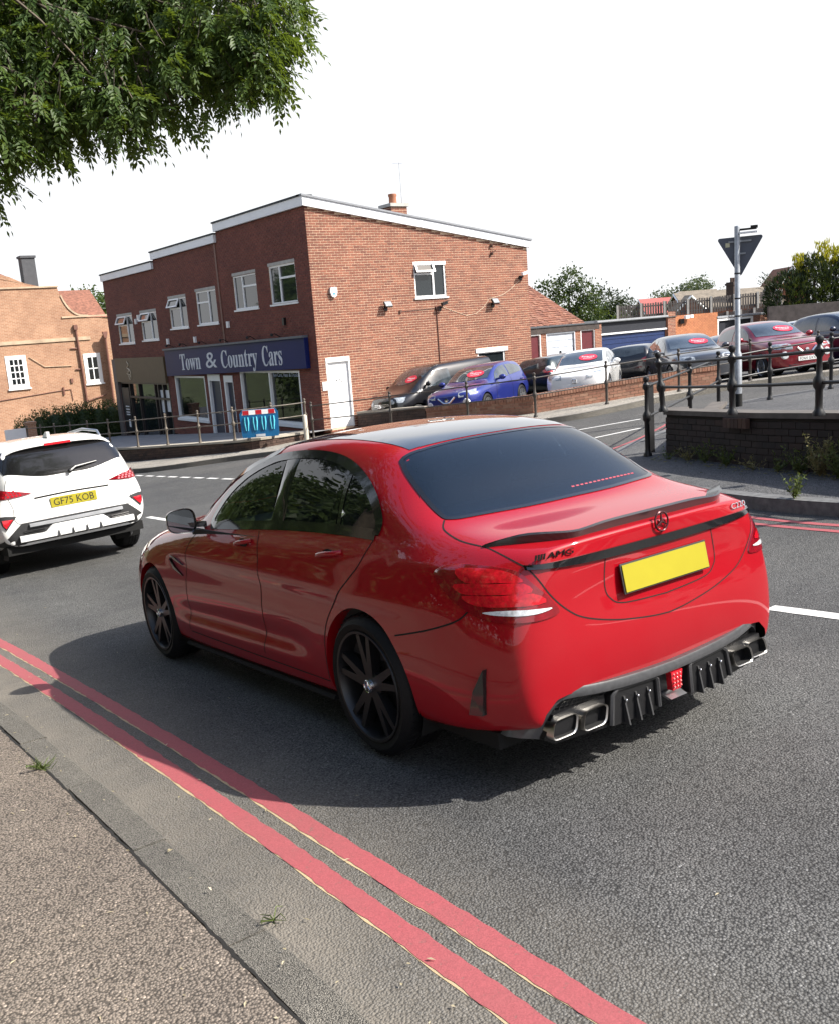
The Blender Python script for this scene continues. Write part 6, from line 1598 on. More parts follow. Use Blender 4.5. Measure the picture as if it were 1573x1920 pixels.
    dl2 = shrink(dlo_s, .010); seam(bvh, [(-.8, p[0], p[1]) for p in dl2 + dl2[:1]], DL, width=.052, off=.0045, mb=fr, spl=False, mirror=False)
    seam(bvh, P3([(.242, 1.04), (.272, 1.32)]), DL, width=.032, off=.0045, mb=fr, spl=False, mirror=False)
    fr.build('window_trim', M_BLKGLOSS, root, smooth=180)
    for v in fr.v: v.x *= -1
    fr.f = [f[::-1] for f in fr.f]; fr.build('window_trim', M_BLKGLOSS, root, smooth=180)
    fr = MB(); seam(bvh, rg + [rg[0]], DD, width=.022, off=.0035, mb=fr, mirror=False, n=3); fr.build('glass_edge', M_BLKGLOSS, root, smooth=180); fr = MB(); seam(bvh, ws + [ws[0]], DD, width=.05, off=.0035, mb=fr, mirror=False, n=3)
    fr.build('glass_edge', M_BLKGLOSS, root, smooth=180)
    # black glass roof panel
    m_roof = plain('roof_glass', (.010, .012, .016), .03, coat=1.0, vary=.05, spec=1.0); m_roof.node_tree.nodes['Principled BSDF'].inputs['Coat IOR'].default_value = 1.9
    panel(bvh, [[-.50, .01, 1.4], (-.515, .3, 1.4), (-.53, .7, 1.4), (-.545, 1.0, 1.4), [-.55, 1.12, 1.4], (-.3, 1.235, 1.4), (0, 1.27, 1.4), (.3, 1.235, 1.4), [.55, 1.12, 1.4], (.545, 1.0, 1.4), (.53, .7, 1.4), (.515, .3, 1.4), [.50, .01, 1.4], (.3, -.015, 1.4), (0, -.03, 1.4), (-.3, -.015, 1.4)],
          DD, 'roof_panel', m_roof, root, off=.003, cell=.06, n=4)
    # shut lines
    g = MB()
    for pts in ([(-.82, 1.117, 1.0), (-.88, 1.053, .855), (-.90, 1.054, .632), (-.895, 1.086, .397), (-.89, 1.106, .316)],
                [(-.82, -.083, 1.015), (-.877, -.021, .908), (-.897, .056, .84), (-.908, .164, .75), (-.912, .284, .635), (-.909, .356, .49), (-.897, .385, .30)],
                [(-.83, 2.01, .965), (-.877, 2.12, .855), (-.903, 2.165, .685), (-.906, 2.19, .557), (-.901, 2.21, .389), (-.884, 2.23, .30)],
                [(-.89, 2.23, .29), (-.89, 1.6, .285), (-.89, 1.0, .285), (-.89, .385, .285)],
                [(-.914, -.30, .622), (-.902, -.505, .668), (-.874, -.70, .726), (-.85, -.766, .77)]):
        seam(bvh, pts, DL, width=.007, mb=g)
    lidp = [(-.664, -.425, 1.088), (-.70, -.46, 1.07), (-.717, -.507, 1.051), (-.73, -.626, 1.021), (-.712, -.766, 1.0)]
    seam(bvh, lidp, DD, width=.007, mb=g)
    lid2 = [(-.712, -.766, 1.0), (-.70, -.90, .955), (-.675, -.96, .915), (-.626, -1.006, .815), (-.549, -1.014, .736), (-.466, -1.023, .687), (-.307, -1.033, .642), (-.12, -1.039, .612), (0, -1.039, .602)]
    seam(bvh, lid2, DQ * .4 + Y * .6, width=.0055, mb=g)
    seam(bvh, [(-.33, -1.02, .90), (-.345, -1.02, .79), (-.325, -1.02, .735), (-.25, -1.03, .70), (0, -1.03, .685)], Y, width=.005, mb=g)
    seam(bvh, [(-.8, 2.32, 1.0), (-.77, 2.6, .95), (-.70, 3.0, .9), (-.62, 3.3, .85)], DD, width=.007, mb=g)
    g.build('panel_gap', M_GAP, root, smooth=180)
    # fuel flap is on the right, unseen; front wing gill
    for s in (-1, 1):
        b = MB(); b.prism([(s * .905, 2.43, .782), (s * .905, 2.33, .775), (s * .905, 2.20, .735), (s * .905, 2.30, .752)][::s], (-s * .03, 0, 0)); b.prism([(s * .909, 2.42, .765), (s * .911, 2.37, .70), (s * .911, 2.21, .665), (s * .911, 2.34, .715)][::s], (-s * .03, 0, 0))
        b.build('wing_vent', M_BLKGLOSS, root)
        b = MB(); b.prism([(s * .872, -.842, .55), (s * .884, -.775, .45), (s * .884, -.735, .35), (s * .866, -.80, .352), (s * .868, -.825, .45)], (-s * .03, 0, 0)); b.build('bumper_vent', M_BLKGLOSS, root)
        # handles
        for y0, y1, z0 in ((1.35, 1.17, .928), (.375, .165, .930)):
            b = MB(); x = .868
            path = [(s * (x - .01), y0, z0 - .004), (s * (x + .022), y0 - .03, z0), (s * (x + .030), (y0 + y1) / 2, z0 + .012), (s * (x + .020), y1 + .03, z0 + .017), (s * (x - .012), y1, z0 + .02)]
            path = [tuple(v) for v in spline2(path, 4, closed=False)]
            b.tube(path, .0125, 8); h = b.build('door_handle', red, root, smooth=60)
            b = MB(); ring = [(s * (x - .002), (y0 + y1) / 2 + .055 * cos(a), z0 + .005 + .026 * sin(a)) for a in [2 * pi * k / 16 for k in range(16)]]
            b.prism(ring, (s * .004, 0, 0)); b.build('handle_recess', M_GAP, h, smooth=40)
        # sill blade
        b = MB(); b.prism([(s * .80, 2.42, .165), (s * .80, 2.42, .19), (s * .865, 2.42, .19), (s * .878, 2.42, .176), (s * .875, 2.42, .165)], (0, -2.02, .012)); b.build('sill_blade', M_GAP, root, smooth=30)
        # mirrors
        cx, cy, cz = s * .955, 1.95, 1.045; ol = []
        for k in range(28):
            a = 2 * pi * k / 28; u, v = copysign_pow(cos(a), .62), copysign_pow(sin(a), .62)
            ol.append((.098 * u * (1.0 if u > 0 else .92), .078 * v * (1 - .16 * u) + .012 * u * (v > 0)))
        m = MB(); rings = []
        for dy, sc in ((.0, .90), (-.022, .99), (-.005, 1.0), (.03, .97), (.065, .86), (.092, .66), (.105, .34)):
            rings.append([m.vert((cx + s * p[0] * sc + s * -.03 * max(0, dy) / .1, cy + dy, cz + p[1] * sc)) for p in ol])
        for A, B in zip(rings, rings[1:]):
            for j in range(28): m.face((A[j], A[(j + 1) % 28], B[(j + 1) % 28], B[j]) if s > 0 else (A[j], B[j], B[(j + 1) % 28], A[(j + 1) % 28]))
        m.face(rings[-1]); mm = m.build('door_mirror', M_BLKGLOSS, root, smooth=60)
        b = MB(); b.prism([(cx + s * p[0] * .9, cy - .004, cz + p[1] * .9) for p in ol], (0, .003, 0)); b.build('mirror_glass', plain('mirror', (.42, .44, .46), .03, metal=1), mm)
        b = MB(); b.prism([(s * .80, 1.93, .985), (s * .93, 1.95, 1.0), (s * .95, 1.95, 1.03), (s * .80, 1.93, 1.02)], (0, .07, 0)); b.build('mirror_arm', M_BLKGLOSS, mm)
    # tail lights
    tl = [(-.852, -.575, .911), (-.837, -.61, .934), (-.807, -.686, .946), (-.771, -.791, .942), (-.728, -.885, .928), (-.705, -.93, .912), (-.688, -.969, .878), (-.636, -1.004, .809), (-.597, -1.01, .752), (-.608, -1.01, .733), (-.679, -1.001, .726), (-.746, -.975, .728), (-.801, -.901, .730), (-.83, -.836, .742), (-.848, -.773, .768), (-.861, -.69, .812), (-.86, -.611, .868)]
    pairs = panel(bvh, tl, DQ, 'tail_light', M_DARKLENS, root, off=.006, cell=.03, mirror=True, thick=.02, n=3)
    tr = [(-.815, -.712, .925), (-.77, -.823, .921), (-.735, -.896, .903), (-.712, -.945, .868), (-.668, -.992, .800), (-.763, -.936, .790), (-.828, -.80, .806), (-.838, -.745, .835), (-.837, -.69, .885)]
    seg = [[(-.825, -.69, .928), (-.775, -.815, .930), (-.728, -.905, .912), (-.708, -.955, .876), (-.765, -.86, .878), (-.822, -.74, .880)],
           [(-.838, -.69, .874), (-.775, -.85, .874), (-.708, -.958, .870), (-.694, -.975, .836), (-.77, -.88, .834), (-.838, -.735, .838)],
           [(-.842, -.735, .830), (-.775, -.885, .830), (-.690, -.978, .832), (-.650, -1.0, .792), (-.765, -.935, .788), (-.832, -.805, .794)]]
    wst = [(-.826, -.835, .770), (-.764, -.938, .776), (-.632, -1.006, .767), (-.674, -1.0, .755), (-.756, -.957, .754), (-.810, -.875, .760)]
    for k, o in enumerate(pairs):
        for sg in seg:
            pts = [(p[0] * (1 if k == 0 else -1), p[1], p[2]) for p in sg]; d = DQ if k == 0 else Vector((-DQ.x, DQ.y, 0))
            panel(bvh, pts, d, 'brake_lamp', M_REDLENS, o, off=.009, cell=.02, n=3)
        pts = [(p[0] * (1 if k == 0 else -1), p[1], p[2]) for p in wst]
        panel(bvh, pts, d, 'reversing_lamp', M_CLEAR, o, off=.009, cell=.02, n=3)
    # bright trim, plate, badges
    st = [[-.682, -.956, .917], [-.679, -.949, .934], (-.385, -1.02, .936), (0, -1.03, .937), (.385, -1.02, .936), [.679, -.949, .934], [.682, -.956, .917], (.385, -1.02, .903), (0, -1.03, .900), (-.385, -1.02, .903)]
    panel(bvh, st, Y, 'boot_trim', M_BLKGLOSS, root, off=.012, cell=.03, thick=.015, n=5)
    b = MB(); R = Matrix.Rotation(radians(-7), 3, 'X'); b.box((0, -1.046, .80), (.52, .008, .111), R=R); pl = b.build('number_plate', M_PLATEY, root)
    b = MB(); b.box((0, -1.042, .80), (.535, .006, .124), R=R); b.build('plate_surround', M_BLKPLAST, pl)
    b = MB(); c = Vector((0, -1.042, .992)); rg_ = [c + Vector((.040 * cos(a), 0, .040 * sin(a))) for a in [2 * pi * k / 28 for k in range(28)]]
    b.tube(rg_, .0042, 6, closed=True)
    for k in range(3):
        a = pi / 2 + k * 2 * pi / 3; e = c + Vector((.038 * cos(a), 0, .038 * sin(a))); b.tube([c, e], [.007, .002], 6)
    b.build('boot_emblem', plain('reddened_chrome', (.07, .02, .022), .15, metal=.6), root, smooth=50)  # chrome with the red paint's reflection mixed into its colour
    def on(x, z):
        h = bvh.ray_cast(Vector((x, -2, z)), Y); return h[0], h[1]
    p, n = on(-.575, .963); rr = Vector((-n.y, n.x, 0)).normalized(); uu = rr.cross(-n).normalized() * -1
    if uu.z < 0: uu = -uu
    if rr.x < 0: rr = -rr
    b = MB()
    for k in range(4):
        q = p + n * .004 + rr * (-.092 + k * .0125); w = rr * .0042
        b.prism([q - uu * .011 - w, q - uu * .011 + w, q + uu * .011 + w + rr * .010, q + uu * .011 - w + rr * .010], n * .004)
    bd = b.build('badge', M_BLKGLOSS, root)
    place_text('badge_lettering', 'AMG', M_BLKGLOSS, bd, p + n * .004 + rr * .026, rr, uu, .03, .002, shear=.25, fit=(.128, .023))
    p, n = on(.56, .965); rr = Vector((-n.y, n.x, 0)).normalized(); rr = rr if rr.x > 0 else -rr; uu = rr.cross(n); uu = uu if uu.z > 0 else -uu
    place_text('badge', 'C220', M_CHROME, root, p + n * .004, rr, uu, .03, .002, fit=(.125, .025))
    # boot spoiler
    b = MB(); prev = None; xs = [-.715 + 1.43 * k / 48 for k in range(49)]
    for x in xs:
        h = bvh.ray_cast(Vector((x, -.935 + .19 * (max(0, abs(x) - .42) / .30) ** 1.6 - .045 * (1 - (x / .72) ** 2), 2)), DD)
        q = h[0]; s = min(1, (.72 - abs(x)) / .14 + .22); wv = 1 - .25 * exp(-((abs(x) - .42) / .1) ** 2)
        cur = [b.vert((x, q.y + .075 * s, q.z + .006)), b.vert((x, q.y - .018 * s, q.z + .006 + .034 * s * wv)), b.vert((x, q.y - .026 * s, q.z + .003 + .029 * s * wv)), b.vert((x, q.y - .004, q.z - .012))]
        if prev:
            for i in range(3): b.face((prev[i], prev[i + 1], cur[i + 1], cur[i]))
        else: b.face(cur[::-1])
        prev = cur
    b.face(prev); m, t, bb = nt('carbon_fibre'); ck = N(t, 'TexChecker'); ck.inputs['Scale'].default_value = 190; t.links.new(objco(t), ck.inputs['Vector'])
    t.links.new(mixc(t, ck.outputs['Fac'], (.010, .010, .011), (.030, .030, .032)), bb.inputs['Base Color']); bb.inputs['Roughness'].default_value = .3; bb.inputs['Coat Weight'].default_value = .35
    carbon = m
    b.build('boot_spoiler', carbon, root, smooth=40)
    # lower rear: diffuser
    yb = lambda x: -1.038 + .075 * (abs(x) / .66) ** 4 if abs(x) < .66 else -1.038 + .075 + (abs(x) - .66) * .95
    b = MB(); prev = None
    for k in range(45):
        x = -.70 + 1.40 * k / 44; z1 = max(zt(abs(x)), .236); y = yb(x)
        cur = [b.vert((x, y + .012, z1 + .01)), b.vert((x, y + .045, z1 - .004)), b.vert((x, y + .055, .225)), b.vert((x * .96, -.62, .20))]
        if prev:
            for i in range(3): b.face((prev[i], cur[i], cur[i + 1], prev[i + 1]))
        prev = cur
    df = b.build('diffuser', M_BLKPLAST, root, smooth=35)
    b = MB(); prev = None
    ptsT = [(-x, z) for x, z in T_[::-1]] + T_[1:]; ptsB = [(-x, z) for x, z in B_[::-1]] + B_[1:]
    sT = spline2([(p[0], p[1]) for p in ptsT], 5, closed=False); sB = spline2([(p[0], p[1]) for p in ptsB], 5, closed=False)
    for p, q in zip(sT, sB):
        cur = [b.vert((p.x, yb(p.x) + .03, p.y + .004)), b.vert((p.x, yb(p.x) - .004, p.y)), b.vert((p.x * .6 + q.x * .4, yb(p.x * .6 + q.x * .4) - .014, p.y * .55 + q.y * .45)), b.vert((q.x, yb(q.x) - .006, q.y)), b.vert((q.x, yb(q.x) + .05, q.y - .004))]
        if prev:
            for i in range(4): b.face((prev[i], cur[i], cur[i + 1], prev[i + 1]))
        prev = cur
    b.build('diffuser_blade', plain('satin_carbon', (.055, .056, .06), .34, coat=.5, vary=.2, scale=40), df, smooth=50)
    for s in (-1, 1):
        # fin housing and fins
        b = MB(); b.prism([(s * .10, -1.022, .348), (s * .345, -1.018, .362), (s * .375, -1.015, .335), (s * .385, -1.015, .22), (s * .36, -1.015, .205), (s * .11, -1.018, .20), (s * .10, -1.02, .215)][::s], (0, .12, 0)); b.build('diffuser_panel', M_BLKSATIN, df)
        b = MB(); b.tube([(s * .105, -1.028, .215), (s * .105, -1.028, .335), (s * .118, -1.027, .348), (s * .335, -1.022, .358), (s * .365, -1.02, .335), (s * .385, -1.02, .215)], .011, 6); b.build('diffuser_housing', M_BLKPLAST, df, smooth=50)
        b = MB(); b.prism([(s * .39, -1.0, .345), (s * .66, -.985, .335), (s * .70, -.96, .24), (s * .66, -.975, .215), (s * .39, -1.0, .205)][::s], (0, .1, 0)); b.build('exhaust_surround', M_BLKSATIN, df)
        for x in (.165, .235, .305):
            b = MB(); b.prism([(s * x, -1.024, .315), (s * x, -1.044, .196), (s * x, -.85, .190), (s * x, -.95, .315)], (.008, 0, 0)); b.build('diffuser_fin', M_BLKPLAST, df)
            b = MB(); b.ball((s * x + .004, -1.034, .30), .007, 8, 6); b.build('fin_bolt', M_CHROME, df, smooth=60)
        # honeycomb grille over the tail pipes
        b = MB()
        for r in range(3):
            for k in range(14):
                x = .42 + .022 * k + (r % 2) * .011; z = .340 + .014 * r
                if z > zt(x) - .008: continue
                c = Vector((s * x, yb(x) + .026, z)); b.tube([c + Vector((.0095 * cos(a), 0, .0078 * sin(a))) for a in [pi / 6 + pi / 3 * j for j in range(6)]], .0016, 3, closed=True)
        b.build('honeycomb_grille', M_BLKSATIN, df)
        for x in (.475, .618):
            b = MB(); W, Hh = .068, .040
            ol = [(W * copysign_pow(cos(a), .42), Hh * copysign_pow(sin(a), .45)) for a in [2 * pi * k / 28 for k in range(28)]]
            rings = []
            for dy, sc in ((.16, .96), (0.004, 1.0), (-.004, .98), (0.0, .88), (.15, .82)):
                rings.append([b.vert((s * x + p[0] * sc + p[1] * .25 * s * -1, -1.040 + .05 * (x / .66) ** 4 + dy, .278 + p[1] * sc)) for p in ol])
            for A, B in zip(rings, rings[1:]):
                for j in range(28): b.face((A[j], A[(j + 1) % 28], B[(j + 1) % 28], B[j]), 1 if B is rings[-1] else 0)
            b.face(rings[-1], 1)
            b.build('exhaust_tip', [M_STEEL, M_GAP], root, smooth=50)
    b = MB(); b.prism([(-.036, -1.048, .345), (.036, -1.048, .345), (.026, -1.04, .262), (-.026, -1.04, .262)], (0, .03, 0)); bl = b.build('centre_brake_light', M_REDLENS, df)
    b = MB()
    for i in range(3):
        for j in range(4): b.ball((-.02 + .02 * i, -1.047, .278 + .018 * j), .006, 6, 4)
    b.build('brake_led', plain('red_led', (.8, .12, .12), .2, coat=1), bl, smooth=60)
    b = MB(); b.prism([(-.05, -1.05, .232), (.05, -1.05, .232), (.055, -1.0, .25), (-.055, -1.0, .25)], (0, .02, -.004)); b.build('light_tray', M_ALLOY, df)
    # row of dull red dashes laid along the right of the rear glass
    b = MB()
    for k in range(16):
        x = .06 + .030 * k; h = bvh.ray_cast(Vector((x, -.475 + .06 * (x / .6) ** 2, 2)), DD)
        b.box(h[0] + Vector((0, .0, .004)), (.018, .008, .002), R=Matrix.Rotation(radians(38), 3, 'X'))
    b.build('high_red_strip', plain('dull_red', (.35, .05, .07), .4), root)
    # headlight corner
    panel(bvh, [(-.86, 3.05, .80), (-.80, 3.18, .82), (-.70, 3.38, .79), (-.74, 3.40, .72), (-.84, 3.27, .70), (-.875, 3.12, .74)], Vector((.8, -.5, -.3)), 'headlight', M_CLEAR, root, off=.004, cell=.04, mirror=True, n=3)
    # wheels and underside
    u = MB()
    for y in (0, 2.84):
        for s in (-1, 1):
            make_wheel(root, s * (.908 if y == 0 else .905), y, .335, .335, .259, .25, 'double5', M_BLKSATIN, s, 'star')
            arch_liner(u, y, .335, .385, .87, .55, s)
    u.box2((-.80, -.80, .19), (.80, -.38, .26)); u.box2((-.80, .40, .18), (.80, 2.43, .26)); u.box2((-.72, 3.23, .20), (.72, 3.45, .30)); u.box2((-.54, -.4, .2), (.54, 3.3, .26))
    u.build('underbody', M_GAP, root)
    # cabin
    c = MB(); c.box2((-.70, .0, .45), (.70, 2.1, .5)); c.box2((-.74, 1.75, .70), (.74, 2.2, .97)); c.box2((-.66, -.1, .55), (.66, .4, .72))
    c.box2((-.66, -.45, .95), (.66, -.12, 1.05))
    for s in (-1, 1): c.box2((s * .72, -.1, .45), (s * .84, 2.1, .97))
    cab = c.build('cabin', M_DARKIN, root)
    for s in (-1, 1):
        for y0 in (.55,):
            b = MB(); b.box((s * .36, y0 + .55, .62), (.50, .50, .16)); b.box((s * .36, y0 + .18, .92), (.48, .14, .62), R=Matrix.Rotation(radians(16), 3, 'X')); b.box((s * .36, y0 + .05, 1.29), (.26, .09, .17))
            b.build('seat', M_SEAT, cab)
        b = MB(); b.box((s * .36, .02, .88), (.56, .14, .5), R=Matrix.Rotation(radians(18), 3, 'X')); b.box((s * .36, -.06, 1.16), (.24, .08, .13)); b.build('rear_seat', M_SEAT, cab)
    b = MB(); b.tube([Vector((.37 + .185 * cos(a), 1.62 - .07 * sin(a), .93 + .165 * sin(a))) for a in [2 * pi * k / 24 for k in range(24)]], .014, 6, closed=True); b.box((.37, 1.64, .92), (.30, .03, .05)); b.build('steering_wheel', M_BLKSATIN, cab, smooth=60)
    return root
def copysign_pow(v, p): return math.copysign(abs(v) ** p, v)
build_saloon()
# ---------------------------------------------------------------- crossover and hatchback shells
def hatch_shell(L=4.186, WB=2.588, W=1.805, H=1.537, levels=2, nose=0.0, R=.335, lift=0.0, steep=0.0):
    """a two-box body; scaled to length, width and height, rear axle at the origin"""
    ky = WB / 2.588; kx = W / 1.83; kz = H / 1.537
    T = [
     [(-.76,.62,.36),(-.5,.68,.30),(0,.72,.25),(2.59,.72,.24),(3.0,.62,.26),(3.3,.48,.28)],
     [(-.76,.745,.37),(-.55,.82,.35),(0,.87,.27),(.4,.87,.25),(2.2,.87,.25),(2.59,.87,.26),(3.0,.82,.28),(3.3,.60,.28)],
     [(-.76,.80,.45),(-.55,.87,.44),(0,.89,.40),(1.3,.875,.36),(2.59,.89,.40),(3.0,.85,.38),(3.3,.64,.38)],
     [(-.76,.83,.55),(-.5,.895,.55),(0,.905,.55),(1.3,.875,.50),(2.59,.905,.55),(3.0,.87,.50),(3.3,.66,.50)],
     [(-.76,.835,.70),(-.5,.90,.70),(0,.912,.70),(1.3,.88,.66),(2.59,.908,.68),(3.0,.87,.66),(3.3,.66,.62)],
     [(-.76,.80,.86),(-.5,.88,.87),(0,.90,.86),(1.3,.885,.83),(2.59,.885,.82),(3.0,.84,.79),(3.3,.64,.74)],
     [(-.76,.735,.97),(-.5,.835,.99),(0,.868,.98),(1.3,.866,.95),(2.2,.855,.93),(2.59,.835,.91),(3.0,.77,.87),(3.3,.58,.80)],
     [(-.76,.70,1.04),(-.5,.79,1.08),(-.2,.82,1.07),(.3,.825,1.05),(1.3,.825,1.01),(1.9,.80,.99),(2.2,.775,.975),(2.6,.71,.95),(3.0,.62,.90),(3.3,.50,.83)],
     [(-.76,.66,1.07),(-.62,.715,1.17),(-.38,.74,1.27),(.3,.748,1.28),(1.0,.748,1.26),(1.4,.75,1.20),(1.75,.75,1.09),(2.0,.735,1.03),(2.3,.68,.995),(2.7,.60,.96),(3.0,.52,.915),(3.3,.42,.84)],
     [(-.76,.62,1.085),(-.68,.63,1.20),(-.54,.62,1.38),(-.42,.615,1.43),(.3,.61,1.475),(.8,.61,1.465),(1.1,.62,1.425),(1.4,.635,1.33),(1.75,.66,1.16),(2.0,.66,1.04),(2.3,.58,1.005),(2.7,.50,.97),(3.0,.43,.925),(3.3,.35,.845)],
     [(-.76,.48,1.09),(-.68,.50,1.205),(-.54,.51,1.40),(-.42,.51,1.46),(.3,.50,1.51),(.8,.50,1.50),(1.1,.51,1.455),(1.4,.53,1.35),(1.75,.55,1.175),(2.0,.55,1.05),(2.3,.46,1.015),(2.7,.40,.98),(3.0,.34,.935),(3.3,.27,.855)],
     [(-.76,.26,1.095),(-.68,.27,1.21),(-.54,.28,1.41),(-.42,.28,1.475),(.3,.28,1.525),(.8,.28,1.515),(1.1,.28,1.47),(1.4,.29,1.365),(1.75,.29,1.19),(2.0,.29,1.06),(2.3,.25,1.022),(2.7,.2,.99),(3.0,.18,.942),(3.3,.14,.86)],
     [(-.76,0,1.097),(-.68,0,1.213),(-.54,0,1.413),(-.42,0,1.478),(.3,0,1.53),(.8,0,1.52),(1.1,0,1.475),(1.4,0,1.37),(1.75,0,1.195),(2.0,0,1.063),(2.3,0,1.024),(2.7,0,.992),(3.0,0,.944),(3.3,0,.862)],
    ]
    def sy(y, z):
        yy = y * ky if y <= 2.588 else WB + (y - 2.588) * (1 + nose)
        if steep and 1.0 < y < 2.4 and z > 1.0: yy += steep * (z - 1.0) * (1 - abs(y - 1.5) / 1.0 if abs(y - 1.5) < 1 else 0)
        return yy
    rows = [[(k[0] * ky if k[0] <= 2.588 else WB + (k[0] - 2.588) * (1 + nose), k[1] * kx, (k[2] - .3) * kz + .3 + lift if k[2] > .3 else k[2] + lift) for k in r] for r in T]
    st0 = [-.76,-.72,-.66,-.58,-.5,-.4,-.25,-.05,.15,.35,.7,1.0,1.25,1.45,1.65,1.85,2.05,2.25,2.5,2.75,3.0,3.2,3.3]
    st = [s * ky if s <= 2.588 else WB + (s - 2.588) * (1 + nose) for s in st0]
    ye = st[-1]; yr = st[0]
    def rear(x, z):
        pz = pchip([(.3, yr), (.45, yr - .05), (.62, yr - .085), (.80, yr - .06), (.95, yr - .045), (1.05, yr - .02), (1.2, yr)])((z - lift - .3) / kz + .3)
        u = min(1, abs(x) / (.8 * kx)); return pz + (yr - .005 - pz) * u ** 3 * .8
    def front(x, z):
        u = min(1, abs(x) / (.64 * kx)); return ye + .10 - .09 * u ** 2.5 - max(0, z - .62) * .15
    def bulge(s, x, i):
        if i >= 8 and 1.1 * ky < s < 2.3 * ky: return .12 * (1 - (min(abs(x), .66) / .66) ** 2) * max(0, 1 - abs(s - 1.8 * ky) / (.7 * ky))
        return 0
    return car_shell(rows, st, rear, front, [(0, R, R + .045), (WB, R, R + .045)], levels=levels,
                     creases=[((0, 5), 6, None, .25), ((4, 21), 7, None, .5), ((7, 15), 9, None, .35), ((14, 22), 9, None, .25)], bulge=bulge)

